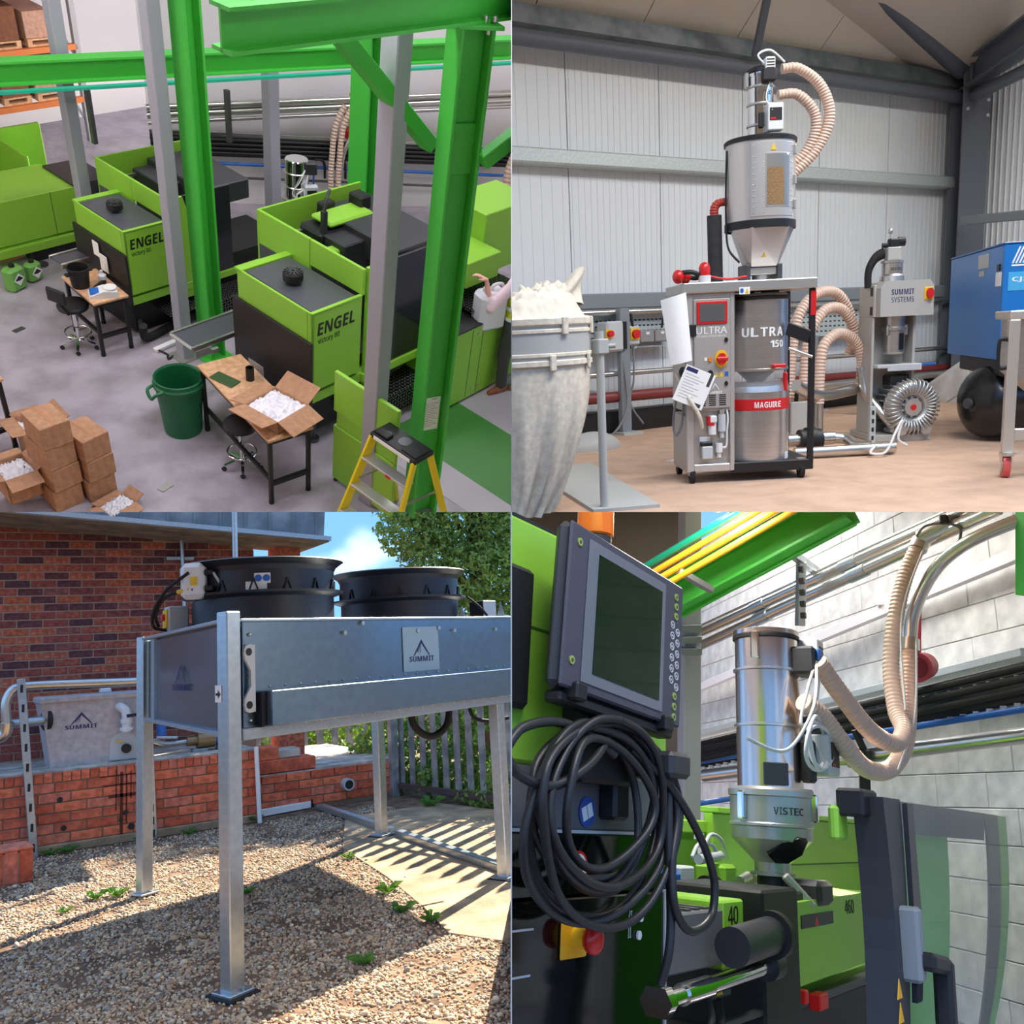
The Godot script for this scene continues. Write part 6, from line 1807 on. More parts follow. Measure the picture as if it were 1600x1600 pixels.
	part("regulator_knob", mb().rod(V(0.18, 0.265, -0.004), V(0.18, 0.285, -0.004), 0.014, 12), M.steel_dull, d)
	part("recess_label", mb().bx(0.07, 0.152, -0.0235, 0.125, 0.18, -0.022), M.white, d)
	part("transmitter", mb().bx(0.075, 0.095, -0.024, 0.13, 0.145, 0.012, 0.004), M.pale_grey, d)
	part("transmitter_plug", mb().bx(0.07, 0.146, -0.024, 0.13, 0.162, 0.008, 0.003), M.black, d)
	part("filter_bowl", mb().rod(V(0.165, 0.12, -0.004), V(0.165, 0.155, -0.004), 0.018, 14).rod(V(0.165, 0.1, -0.004), V(0.165, 0.12, -0.004), 0.011, 12), M.white_plastic, d)
	part("air_tube", mb().tube([V(0.205, 0.29, -0.01), V(0.21, 0.25, 0.0), V(0.205, 0.2, 0.0), V(0.2, 0.14, 0.0), V(0.17, 0.14, 0.0)], 0.005, 6), M.white_plastic, d)
	part("power_lead", mb().tube([V(-0.03, 0.42, -0.1), V(0.0, 0.34, 0.03), V(0.05, 0.27, 0.05), V(0.075, 0.22, 0.01)], 0.009, 8), M.canvas, d, "pale flexible lead")
	part("coiled_lead", mb().tube([V(-0.01, 0.42, -0.05), V(-0.05, 0.3, -0.05), V(-0.06, 0.22, -0.05), V(-0.045, 0.19, -0.04), V(-0.02, 0.24, -0.03), V(-0.005, 0.36, -0.03)], 0.006, 6), M.cable_grey, d)
	part("side_knob", mb().ball(V(-0.015, 0.43, -0.02), V(0.02, 0.022, 0.022), 12, 8), M.black, d)
	# top plate
	part("top_plate", mb().bx(-0.015, 0.72, -0.42, 0.655, 0.758, 0.02, 0.004), M.steel_dull, d, "flat stainless top plate")
	# black trolley frame
	var fr := part("trolley_frame", mb().bx(0.24, 0.035, -0.4, 0.655, 0.075, 0.0, 0.003), M.black, d, "black wheeled base frame")
	part("post", mb().bx(0.628, 0.06, -0.03, 0.655, 0.72, 0.0, 0.003), M.black, fr)
	part("post", mb().bx(0.628, 0.06, -0.4, 0.652, 0.72, -0.37, 0.003), M.black, fr)
	part("arm", mb().bar(V(0.53, 0.575, -0.06), V(0.63, 0.54, -0.01), 0.02, 0.05, 0.003), M.black, fr)
	part("arm", mb().rod(V(0.53, 0.5, -0.03), V(0.64, 0.465, 0.0), 0.006, 8), M.steel, fr)
	part("warning_strip", mb().bx(0.628, 0.62, 0.0, 0.655, 0.71, 0.003), M.red, fr, "red warning strip")
	for q in [[0.03, -0.03, 0], [0.6, -0.03, 1], [0.03, -0.34, 2], [0.6, -0.34, 3]]:
		var cs := part("caster", mb().rod(V(q[0] - 0.012, 0.034, q[1]), V(q[0] + 0.012, 0.034, q[1]), 0.034, 22), M.rubber, d)
		part("caster_fork", mb().bx(q[0] - 0.018, 0.03, q[1] - 0.015, q[0] - 0.013, 0.075, q[1] + 0.015).bx(q[0] + 0.013, 0.03, q[1] - 0.015, q[0] + 0.018, 0.075, q[1] + 0.015).bx(q[0] - 0.02, 0.07, q[1] - 0.02, q[0] + 0.02, 0.078, q[1] + 0.02), M.steel_dull, cs)
	# vessel and bin
	var vc := V(0.372, 0, -0.18)
	var first := d.get_child_count()
	part("vessel", mb().lathe([[0, 0.712], [0.13, 0.712], [0.144, 0.7], [0.145, 0.69], [0.139, 0.685], [0.139, 0.43], [0.142, 0.428], [0.142, 0.42], [0.1, 0.42]], 48, vc), M.steel_vessel, d, "brushed steel heating vessel")
	part("vessel_seal", mb().lathe([[0.143, 0.686], [0.149, 0.69], [0.149, 0.698], [0.138, 0.704]], 48, vc), M.black, d)
	part("vessel_fittings", mb().bx(vc.x - 0.147, 0.64, -0.1, vc.x - 0.13, 0.7, -0.04, 0.004).rod(V(vc.x - 0.05, 0.7, -0.12), V(vc.x - 0.05, 0.725, -0.12), 0.025, 12).rod(V(vc.x + 0.05, 0.7, -0.14), V(vc.x + 0.05, 0.73, -0.14), 0.04, 14), M.black, d)
	curved_text(d, "ULTRA", vc, 0.1405, 0.55, 0.034, 0.2, -0.05, M.white)
	curved_text(d, "150", vc, 0.1405, 0.508, 0.026, 0.075, 0.4, M.white)
	part("drain_slide", mb().bx(vc.x + 0.03, 0.43, vc.z + 0.13, vc.x + 0.09, 0.445, vc.z + 0.155, 0.004), M.red, d, "small red slide handle")
	part("glass_collar", mb().lathe([[0.135, 0.37], [0.135, 0.42]], 40, vc), M.clear, d, "clear collar between vessel and bin")
	part("outlet_cone", mb().lathe([[0.03, 0.37], [0.09, 0.42]], 24, vc), M.steel_dull, d)
	part("bin", mb().lathe([[0, 0.04], [0.143, 0.04], [0.146, 0.045], [0.146, 0.34], [0.138, 0.362], [0.13, 0.365], [0.13, 0.36], [0.09, 0.35]], 48, vc), M.steel_brushed, d, "brushed steel material bin")
	part("bin_lid", mb().lathe([[0.148, 0.34], [0.148, 0.348], [0.14, 0.372], [0.11, 0.38], [0, 0.38]], 40, vc), M.clear, d, "clear bin lid")
	part("name_band", mb().lathe([[0.1466, 0.27], [0.1472, 0.272], [0.1472, 0.312], [0.1466, 0.314]], 48, vc), M.red, d, "red band with the maker's name")
	curved_text(d, "MAGUIRE", vc, 0.1476, 0.281, 0.022, 0.13, 0.1, M.white)
	part("bin_label", mb().at(vc, Basis(Vector3.UP, 0.85)).bx(-0.012, 0.06, 0.146, 0.018, 0.1, 0.1485), M.white, d)
	part("bin_latch", mb().at(vc, Basis(Vector3.UP, 0.75)).bx(-0.008, 0.34, 0.138, 0.008, 0.41, 0.156, 0.003), M.red, d)
	regroup(d, first, vc, V(1.15, 1, 1.15), V(0.035, 0, 0))
	first = d.get_child_count()
	# hopper with pellets behind a window
	var hc := V(0.36, 0, -0.2)
	var hop := part("hopper", mb().lathe([[0, 1.335], [0.2, 1.335], [0.2, 0.985], [0, 0.985]], 64, hc), M.steel_hopper, d, "insulated cylindrical hopper")
	part("lid_ring", mb().lathe([[0.19, 1.33], [0.207, 1.33], [0.208, 1.345], [0.2, 1.35], [0, 1.352]], 64, hc), M.black, hop, "black lid ring")
	part("base_ring", mb().lathe([[0.2, 0.975], [0.206, 0.976], [0.206, 1.008], [0.2, 1.01]], 64, hc), M.black, hop, "black base ring")
	var wf := PI / 2 - 0.2
	part("door", mb().lathe([[0.2015, 1.02], [0.2035, 1.022], [0.2035, 1.318], [0.2015, 1.32]], 24, hc, wf - 0.62, wf + 0.75), M.cab_frame, hop, "riveted hopper door")
	part("window_frame", mb().lathe([[0.2036, 1.055], [0.2056, 1.057], [0.2056, 1.272], [0.2036, 1.274]], 18, hc, wf - 0.42, wf + 0.34), M.steel_dull, hop)
	part("pellets", mb().lathe([[0.2057, 1.065], [0.206, 1.065], [0.206, 1.215], [0.2057, 1.215]], 14, hc, wf - 0.2, wf + 0.3), M.pellet, hop, "tan plastic pellets behind the window")
	part("window", mb().lathe([[0.2057, 1.062], [0.2075, 1.064], [0.2075, 1.266], [0.2057, 1.268]], 14, hc, wf - 0.38, wf + 0.31), M.pane_dark, hop, "tall sight glass")
	var rv := mb()
	for i in 13:
		for f in [wf + 0.68, wf + 0.62, wf + 0.4, wf - 0.55, wf - 0.47]:
			rv.ball(hc + V(0.2045 * cos(f), 1.035 + 0.0225 * i, 0.2045 * sin(f)), V(0.0025, 0.0025, 0.0025), 5, 3)
	tag(part("rivet", rv, M.steel, hop), "", "", "", "stuff")
	for y in [1.07, 1.17, 1.29]:
		part("catch", mb().at(hc, Basis(Vector3.UP, 0.87)).bx(-0.01, y - 0.02, 0.198, 0.012, y + 0.02, 0.218, 0.003), M.steel_dull, hop)
	part("warning_label", mb().at(hc, Basis(Vector3.UP, 0.08)).at(hc + V(0.015, 1.295, 0.2036), Basis(Vector3.UP, 0.08)).prism([Vector2(-0.015, -0.012), Vector2(0.015, -0.012), Vector2(0, 0.016)], 0, 0.002), M.yellow, hop)
	part("strip", mb().tube([hc + V(-0.2, 1.31, 0.02), hc + V(-0.207, 1.2, 0.02), hc + V(-0.207, 1.0, 0.02), hc + V(-0.2, 0.9, 0.05), hc + V(-0.15, 0.84, 0.1)], 0.006, 6), M.black, hop)
	var cone := mb()
	var q0 := [hc + V(-0.185, 0.978, 0.08), hc + V(-0.1, 0.978, 0.185), hc + V(0.12, 0.978, 0.17), hc + V(0.19, 0.978, 0.05), hc + V(0.15, 0.978, -0.15), hc + V(-0.13, 0.978, -0.16)]
	var q1 := [hc + V(-0.09, 0.82, 0.06), hc + V(-0.075, 0.82, 0.085), hc + V(0.075, 0.82, 0.085), hc + V(0.09, 0.82, 0.06), hc + V(0.08, 0.82, -0.07), hc + V(-0.08, 0.82, -0.07)]
	for i in 6:
		var j := (i + 1) % 6
		cone.quad(q0[i], q0[j], q1[j], q1[i], (q0[i] + q0[j]) / 2.0 - hc - V(0, 0.9, 0))
	part("cone", cone, M.steel_hopper, d, "faceted discharge cone")
	part("cone_label", mb().at(hc + V(-0.01, 0.868, 0.115), Basis(Vector3.RIGHT, 0.55)).prism([Vector2(-0.014, -0.011), Vector2(0.014, -0.011), Vector2(0, 0.014)], 0, 0.002), M.yellow, d)
	part("stand_foot", mb().bx(hc.x - 0.11, 0.758, hc.z - 0.08, hc.x - 0.08, 0.83, hc.z + 0.09, 0.004).bx(hc.x + 0.08, 0.758, hc.z - 0.08, hc.x + 0.11, 0.83, hc.z + 0.09, 0.004), M.steel_dark, d)
	part("slide_gate", mb().bx(hc.x - 0.08, 0.785, hc.z - 0.06, hc.x + 0.08, 0.82, hc.z + 0.075, 0.004).rod(V(hc.x, 0.76, hc.z + 0.02), V(hc.x, 0.79, hc.z + 0.02), 0.05, 16), M.steel_dull, d)
	# loader on top
	var lc := V(0.36, 0, -0.2)
	var ld := part("loader", mb().lathe([[0, 1.62], [0.074, 1.62], [0.078, 1.61], [0.078, 1.6], [0.073, 1.6], [0.073, 1.36], [0.06, 1.35]], 40, lc), M.chrome, d, "polished vacuum loader")
	for y in [1.405, 1.49, 1.56]:
		part("clamp_ring", mb().lathe([[0.073, y - 0.006], [0.079, y - 0.003], [0.079, y + 0.003], [0.073, y + 0.006]], 32, lc), M.steel_dull, ld)
	part("cap", mb().lathe([[0.079, 1.615], [0.08, 1.63], [0.06, 1.64], [0, 1.642]], 32, lc), M.black, ld)
	part("valve_head", mb().bx(lc.x - 0.02, 1.57, lc.z + 0.05, lc.x + 0.06, 1.62, lc.z + 0.11, 0.006), M.black, ld)
	var vb := part("exhaust_box", mb().bx(lc.x + 0.0, 1.6, lc.z + 0.03, lc.x + 0.055, 1.665, lc.z + 0.1, 0.004), M.white_plastic, ld)
	for i in 5:
		part("slot", mb().bx(lc.x + 0.006, 1.608 + 0.011 * i, lc.z + 0.1, lc.x + 0.05, 1.613 + 0.011 * i, lc.z + 0.1015), M.black, vb)
	part("control_box", mb().bx(lc.x + 0.005, 1.37, lc.z + 0.07, lc.x + 0.095, 1.48, lc.z + 0.13, 0.005), M.white_plastic, ld)
	part("display", mb().bx(lc.x + 0.015, 1.41, lc.z + 0.13, lc.x + 0.085, 1.46, lc.z + 0.1325), M.black, ld, "dark control display")
	part("display_mark", mb().bx(lc.x + 0.02, 1.414, lc.z + 0.1325, lc.x + 0.05, 1.421, lc.z + 0.1335), M.red, ld)
	part("latch", mb().bx(lc.x - 0.095, 1.56, lc.z + 0.0, lc.x - 0.075, 1.62, lc.z + 0.03, 0.004), M.steel, ld)
	part("bracket", mb().bx(lc.x - 0.035, 1.39, lc.z + 0.072, lc.x - 0.005, 1.45, lc.z + 0.09, 0.003), M.black, ld)
	part("air_line", mb().tube([lc + V(0.03, 1.62, 0.08), lc + V(-0.03, 1.68, 0.05), lc + V(0.05, 1.705, 0.02), lc + V(0.14, 1.66, 0.0)], 0.005, 6).tube([lc + V(0.03, 1.57, 0.08), lc + V(0.0, 1.5, 0.11), lc + V(0.03, 1.45, 0.13)], 0.004, 6), M.white_plastic, ld)
	curved_text(d, "VISTEC", lc, 0.0738, 1.523, 0.018, 0.09, 0.05, M.steel_dark)
	regroup(d, first, V(hc.x, 0.758, hc.z), V(0.86, 0.875, 0.86), V(0.07, 0, 0))
	# conveying hoses
	for q in [[[V(0.34, 1.62, -0.14), V(0.4, 1.62, -0.14), V(0.49, 1.55, -0.15), V(0.53, 1.43, -0.16), V(0.49, 1.3, -0.18), V(0.4, 1.2, -0.2)], "outer ribbed hose looping from the loader head down behind the hopper"], [[V(0.33, 1.52, -0.15), V(0.4, 1.52, -0.15), V(0.47, 1.45, -0.16), V(0.48, 1.37, -0.17), V(0.45, 1.29, -0.19), V(0.39, 1.23, -0.21)], "inner ribbed hose looping from the loader body down behind the hopper"]]:
		one("conveying_hose", mb().tube(q[0], 0.021, 12, 80.0, 0.1), M.hose, q[1], "hose", V(0.22, 0.095, -0.55), -0.5).transform *= Transform3D(Basis.from_scale(V(1, 0.88, 1)), Vector3.ZERO)
	# insulated duct with red elbow
	var du := thing("air_duct", "black insulated duct with a red ribbed elbow into the hopper side", "duct", V(0.215, 0.09, -0.555), -0.5)
	du.transform *= Transform3D(Basis.from_scale(V(1, 0.88, 1)), Vector3.ZERO)
	part("sleeve", mb().rod(V(0.105, 0.758, -0.17), V(0.1, 1.05, -0.17), 0.028, 20), M.foam, du)
	part("elbow", mb().tube([V(0.1, 1.05, -0.17), V(0.101, 1.08, -0.17), V(0.115, 1.1, -0.17), V(0.15, 1.105, -0.165)], 0.018, 12, 90.0, 0.16), M.red_hose, du, "red ribbed elbow")
	# bits lying on top
	var em := thing("ear_defenders", "red ear defenders with a black headband lying on the top plate", "ear defenders", V(0.165, 0.758, -0.615), -0.5)
	part("cup", mb().ball(V(0.0, 0.026, 0.0), V(0.022, 0.026, 0.025), 16, 10), M.red_gloss, em)
	part("cup", mb().ball(V(0.035, 0.024, -0.035), V(0.02, 0.024, 0.022), 16, 10), M.red_gloss, em)
	part("headband", mb().tube([V(0.015, 0.04, 0.0), V(0.05, 0.04, 0.01), V(0.085, 0.025, 0.0), V(0.07, 0.02, -0.03), V(0.04, 0.028, -0.04)], 0.009, 8), M.black, em)
	var bc := thing("beacon", "small red warning beacon on a white base on the top plate", "beacon", V(0.25, 0.758, -0.565), -0.5)
	part("base", mb().lathe([[0, 0], [0.023, 0], [0.023, 0.026], [0, 0.026]], 20), M.white_plastic, bc)
	part("dome", mb().lathe([[0.021, 0.026], [0.021, 0.055], [0.015, 0.07], [0, 0.076]], 20, Vector3.ZERO, 0, TAU, true), M.red_gloss, bc)
	one("air_hose", mb().tube([V(0.4, 0.775, -0.5), V(0.33, 0.768, -0.53), V(0.27, 0.785, -0.58)], 0.005, 6), M.red_gloss, "thin red air hose on the top plate beside the beacon", "hose")
	# papers hung on the cabinet
	one("paper_sheet", mb().grid(8, 8, func(a, b): return V(-0.1 + 0.095 * a + 0.035 * b * (1.0 - a * 0.4), 0.7 - 0.24 * b + 0.025 * a - 0.01 * a * b, 0.02 * sin(a * 3.0) * (1.0 - 0.3 * b))), M.paper, "large blank white sheet curling off the cabinet's left side", "paper", V(0.16, 0, -0.56), -0.5)
	var tg := thing("paper_form", "white printed form hung askew below the cabinet's handle", "paper", V(0.21, 0.358, -0.53), -0.5)
	var fm := mb().at(Vector3.ZERO, Basis(Vector3.BACK, -0.42))
	part("sheet", fm.bx(-0.1, -0.07, 0, 0.02, 0.07, 0.002), M.paper, tg)
	var ink := mb().at(Vector3.ZERO, Basis(Vector3.BACK, -0.42))
	for i in 9:
		ink.bx(-0.09, -0.05 + 0.011 * i, 0.002, -0.09 + 0.045 + 0.04 * ((i * 7) % 5) / 5.0, -0.0485 + 0.011 * i, 0.0024)
	part("print", ink, M.cable_grey, tg)
	part("letterhead", mb().at(Vector3.ZERO, Basis(Vector3.BACK, -0.42)).bx(-0.095, 0.05, 0.002, -0.05, 0.065, 0.0025), M.navy, tg)
	part("label_strip", mb().at(Vector3.ZERO, Basis(Vector3.BACK, -0.42)).bx(0.0, 0.02, 0.002, 0.012, 0.07, 0.0025).bx(-0.025, -0.066, 0.002, 0.01, -0.052, 0.0025), M.steel_dark, tg)

# parts from the given one on, resized about a point and moved
func regroup(o: Node3D, first: int, c: Vector3, k: Vector3, by: Vector3) -> void:
	for i in range(first, o.get_child_count()):
		var q: Node3D = o.get_child(i)
		q.transform = Transform3D(Basis.from_scale(k), c - c * k + by) * q.transform

func curved_text(parent: Node3D, s: String, c: Vector3, r: float, y: float, h: float, w: float, mid: float, m: Material) -> void:
	# letters set one by one round a cylinder, mid being the angle of their middle (towards +z is 0, turning to +x)
	var adv := []
	var sum := 0.0
	for ch in s:
		adv.append(0.45 if ch == "I" else 1.2 if ch == "M" else 1.0)
		sum += adv[-1]
	var o := -sum / 2.0
	for i in s.length():
		var cw: float = w * adv[i] / sum * 0.82
		var a: float = mid + (o + adv[i] / 2.0) / sum * w / r
		o += adv[i]
		text(parent, "letter", s[i], h, Transform3D(Basis(Vector3.UP, a), c + V(r * sin(a), y, r * cos(a))) * Transform3D(Basis(), V(-cw / 2, 0, 0)), m, cw)

func bay_vacuum() -> void:
	var v := thing("vacuum_unit", "grey vacuum pump stand with a filter canister and a silver ribbed blower", "vacuum pump", V(1.6, 0, -0.86), -0.5)
	v.basis *= Basis.from_scale(V(0.64, 1, 0.64))
	part("base_plate", mb().bx(0.0, 0, -0.42, 0.43, 0.035, 0.06, 0.004), M.ring_grey, v)
	part("side_plate", mb().bx(0.0, 0.035, -0.3, 0.02, 0.6, -0.05, 0.003), M.ring_grey, v)
	part("side_plate", mb().at(Vector3.ZERO).bx(0.0, 0.6, -0.3, 0.02, 0.75, -0.03, 0.003), M.ring_grey, v)
	part("back_plate", mb().bx(0.02, 0.035, -0.24, 0.34, 0.6, -0.22, 0.003), M.ring_grey, v)
	part("right_plate", mb().bx(0.32, 0.2, -0.24, 0.34, 0.6, -0.06, 0.003), M.ring_grey, v)
	part("shelf", mb().bx(0.02, 0.355, -0.22, 0.36, 0.372, 0.02, 0.003).bx(0.1, 0.34, 0.0, 0.36, 0.36, 0.02, 0.003), M.pale_grey, v)
	var hb := mb().prism([Vector2(0.02, 0.6), Vector2(0.42, 0.6), Vector2(0.42, 0.735), Vector2(0.39, 0.765), Vector2(0.05, 0.765), Vector2(0.02, 0.735)], -0.24, 0.04)
	var head := part("head_box", hb, M.ring_grey, v, "grey head box with lettering")
	text(head, "lettering", "SUMMIT", 0.026, at(0.1, 0.7, 0.0405), M.navy, 0.17)
	text(head, "lettering", "SYSTEMS", 0.024, at(0.1, 0.665, 0.0405), M.navy, 0.17, false)
	part("switch_plate", mb().bx(0.345, 0.67, 0.04, 0.41, 0.73, 0.046, 0.003), M.yellow, head)
	part("switch_knob", mb().rod(V(0.38, 0.7, 0.046), V(0.38, 0.7, 0.075), 0.024, 18), M.red, head)
	for y in [0.72, 0.63]:
		part("side_latch", mb().bx(-0.005, y - 0.02, -0.09, 0.0, y + 0.02, -0.05, 0.002), M.black, v)
	var cn := part("canister", mb().lathe([[0.08, 0.6], [0.08, 0.55], [0.09, 0.548], [0.09, 0.535], [0.078, 0.53], [0.078, 0.43], [0.07, 0.42], [0, 0.418]], 32, V(0.19, 0, -0.1)), M.steel_vessel, v, "steel filter canister")
	part("sight_window", mb().at(V(0.19, 0, -0.1), Basis(Vector3.UP, 0.3)).bx(-0.02, 0.44, 0.074, 0.025, 0.52, 0.083, 0.004), M.black, cn)
	for f in [-0.9, 0.95]:
		part("catch", mb().at(V(0.19, 0, -0.1), Basis(Vector3.UP, f)).bx(-0.008, 0.51, 0.076, 0.008, 0.56, 0.1, 0.003), M.steel, cn)
	var tp := part("loader", mb().lathe([[0.09, 0.765], [0.085, 0.79], [0.075, 0.8], [0.075, 0.85], [0.082, 0.852], [0.082, 0.862], [0.06, 0.864]], 32, V(0.16, 0, -0.1)), M.steel_vessel, v, "small steel loader on top")
	part("neck", mb().bx(0.11, 0.862, -0.14, 0.21, 0.925, -0.06, 0.004), M.ring_grey, tp)
	part("valve", mb().bx(0.13, 0.925, -0.13, 0.2, 0.965, -0.07, 0.006).rod(V(0.2, 0.95, -0.1), V(0.25, 0.95, -0.1), 0.022, 14).rod(V(0.08, 0.935, -0.1), V(0.13, 0.935, -0.1), 0.012, 10), M.black, tp)
	part("air_fitting", mb().rod(V(0.14, 0.965, -0.1), V(0.14, 0.99, -0.1), 0.008, 8).ball(V(0.14, 1.0, -0.1), V(0.018, 0.014, 0.018), 10, 6), M.steel_dull, tp)
	text(tp, "lettering", "VISTEC", 0.014, at(0.115, 0.815, -0.024), M.steel_dark, 0.09)
	part("suction_hose", mb().tube([V(0.1, 0.9, -0.12), V(0.04, 0.88, -0.12), V(-0.01, 0.82, -0.12), V(-0.01, 0.74, -0.12)], 0.026, 12), M.rubber, v)
	# ring blower
	var bl := thing("ring_blower", "silver ribbed side channel blower on the vacuum unit's base", "blower", V(1.745, 0.165, -0.76), -0.45)
	part("ring", torus(0.088, 0.04, 40, 14, 0.02), M.alu, bl)
	for i in 36:
		var a := TAU * i / 36
		var r0 := mb()
		r0.x = Transform3D(Basis(Vector3.BACK, a), Vector3.ZERO)
		part("fin", r0.tube([V(0.062, 0, 0.024), V(0.075, 0, 0.045), V(0.1, 0, 0.056), V(0.125, 0, 0.045), V(0.136, 0, 0.01)], 0.0048, 5), M.alu, bl)
	part("face", mb().rod(V(0, 0, -0.02), V(0, 0, 0.012), 0.075, 32), M.alu_dark, bl)
	part("hub", mb().rod(V(0, 0, 0.012), V(0, 0, 0.035), 0.042, 24).bx(-0.035, -0.035, 0.012, 0.035, 0.035, 0.03, 0.006), M.alu, bl)
	part("hub_badge", mb().rod(V(0, 0, 0.035), V(0, 0, 0.038), 0.014, 16), M.red, bl)
	for i in 10:
		var a := TAU * (i + 0.5) / 10
		part("rib", mb().bar(V(0.03 * cos(a), 0.03 * sin(a), 0.016), V(0.075 * cos(a), 0.075 * sin(a), 0.016), 0.006, 0.01), M.alu, bl)
	part("motor", mb().rod(V(0, 0, -0.3), V(0, 0, -0.03), 0.1, 28), M.alu_dark, bl)
	for i in 24:
		var a := TAU * i / 24
		part("motor_fin", mb().at(Vector3.ZERO, Basis(Vector3.BACK, a)).bx(-0.003, 0.095, -0.28, 0.003, 0.118, -0.05), M.alu, bl)
	part("terminal_box", mb().bx(-0.06, 0.1, -0.2, 0.04, 0.15, -0.08, 0.006), M.steel_dark, bl)
	part("port", mb().rod(V(-0.06, -0.105, -0.01), V(-0.06, -0.105, 0.05), 0.028, 18).rod(V(0.06, -0.105, -0.01), V(0.06, -0.105, 0.05), 0.028, 18), M.alu, bl)
	part("foot", mb().bx(-0.1, -0.12, -0.06, 0.1, -0.1, 0.02, 0.004), M.alu, bl)
	# hoses between dryer and vacuum unit
	var hs := [[[V(1.28, 0.2, -1.1), V(1.33, 0.6, -1.1), V(1.45, 0.72, -1.1), V(1.6, 0.73, -1.1), V(1.7, 0.64, -1.1), V(1.74, 0.5, -1.1), V(1.74, 0.42, -1.12)], "highest ribbed hose arching from the dryer to the vacuum unit"], [[V(1.33, 0.2, -1.05), V(1.36, 0.52, -1.05), V(1.46, 0.64, -1.05), V(1.58, 0.65, -1.05), V(1.68, 0.56, -1.05), V(1.72, 0.45, -1.06)], "middle ribbed hose arching from the dryer to the vacuum unit"], [[V(1.38, 0.2, -1.0), V(1.4, 0.46, -1.0), V(1.5, 0.53, -1.0), V(1.62, 0.5, -1.0), V(1.68, 0.42, -1.0), V(1.69, 0.33, -1.0), V(1.68, 0.26, -1.0)], "lowest ribbed hose arching from the dryer to the vacuum unit"]]
	for q in hs:
		var h := thing("arched_hose", q[1], "hose")
		part("hose", mb().tube(q[0], 0.027, 12, 60.0, 0.1), M.hose, h)
		var e: Vector3 = q[0][0]
		part("cuff", mb().rod(e - V(0, 0.14, 0), e, 0.023, 12), M.steel, h)
	one("steel_bend", mb().tube([V(1.22, 0.3, -1.0), V(1.28, 0.27, -1.0), V(1.4, 0.24, -1.0), V(1.66, 0.25, -1.02)], 0.03, 14), M.steel, "curved bright steel pipe from the dryer to the strut", "pipe")
	one("steel_bend", mb().tube([V(1.66, 0.36, -0.98), V(1.66, 0.24, -0.95), V(1.66, 0.16, -0.88), V(1.68, 0.06, -0.78)], 0.024, 14), M.steel, "bright steel pipe curving down in front of the vacuum unit", "pipe")
	var vl := thing("valve_train", "black flow valve between steel pipe elbows on the floor by the trolley", "valve", V(1.02, 0.05, -0.82), -0.45)
	part("pipe", mb().rod(V(-0.08, 0.02, 0), V(0.02, 0.02, 0), 0.026, 14), M.steel, vl)
	part("body", mb().rod(V(0.02, 0.02, 0), V(0.12, 0.02, 0), 0.046, 18).rod(V(0.05, 0.02, 0), V(0.09, 0.02, 0), 0.054, 18), M.black, vl)
	part("collar", mb().rod(V(0.12, 0.02, 0), V(0.18, 0.02, 0), 0.03, 14), M.steel, vl)
	part("elbow", mb().tube([V(0.18, 0.02, 0), V(0.23, 0.015, 0.02), V(0.25, -0.01, 0.08), V(0.3, -0.01, 0.12)], 0.026, 14), M.steel, vl)
	part("lower_pipe", mb().rod(V(-0.05, -0.022, 0.12), V(0.4, -0.022, 0.14), 0.024, 14), M.steel, vl)
	part("cable", mb().tube([V(0.3, 0.0, 0.17), V(0.26, -0.03, 0.2), V(0.32, -0.03, 0.21), V(0.38, 0.05, 0.18), V(0.42, 0.1, 0.16), V(0.4, 0.02, 0.17), V(0.44, -0.01, 0.17)], 0.006, 6), M.white_plastic, vl)
	one("grey_cover", mb().at(V(1.24, 0.03, -1.0), Basis(Vector3.UP, -0.4)).bx(-0.04, 0, -0.01, 0.05, 0.19, 0.01, 0.004), M.ring_grey, "bent grey sheet cover standing behind the flow valve", "cover")
	var sp := thing("strut", "slotted galvanised strut standing on the floor before the vacuum unit", "strut", V(1.47, 0, -0.76), -0.5)
	part("rail", mb().bx(-0.014, 0, -0.01, 0.014, 0.19, 0.01), M.galv_bay, sp)
	part("foot", mb().bx(-0.025, 0, -0.01, 0.025, 0.01, 0.05), M.galv_bay, sp)
	for i in 4:
		part("slot", mb().bx(-0.005, 0.03 + 0.04 * i, 0.01, 0.005, 0.05 + 0.04 * i, 0.012), M.black, sp)
	var em := thing("emergency_stop", "small red push switch on the vacuum unit's right side", "switch", V(1.92, 0.53, -0.95), -0.5)
	part("case", mb().bx(-0.03, -0.12, -0.04, 0.02, 0.03, 0.02, 0.004), M.ring_grey, em)
	part("button", mb().rod(V(-0.005, 0, 0.02), V(-0.005, 0, 0.04), 0.02, 14), M.red, em)

func torus(R: float, r: float, seg: int, rows: int, zk: float) -> MB:
	return mb().grid(seg, rows, func(a, b):
		var f: float = a * TAU
		var g: float = -b * TAU
		var q := R + r * cos(g)
		return V(q * cos(f), q * sin(f), r * 1.15 * sin(g)))

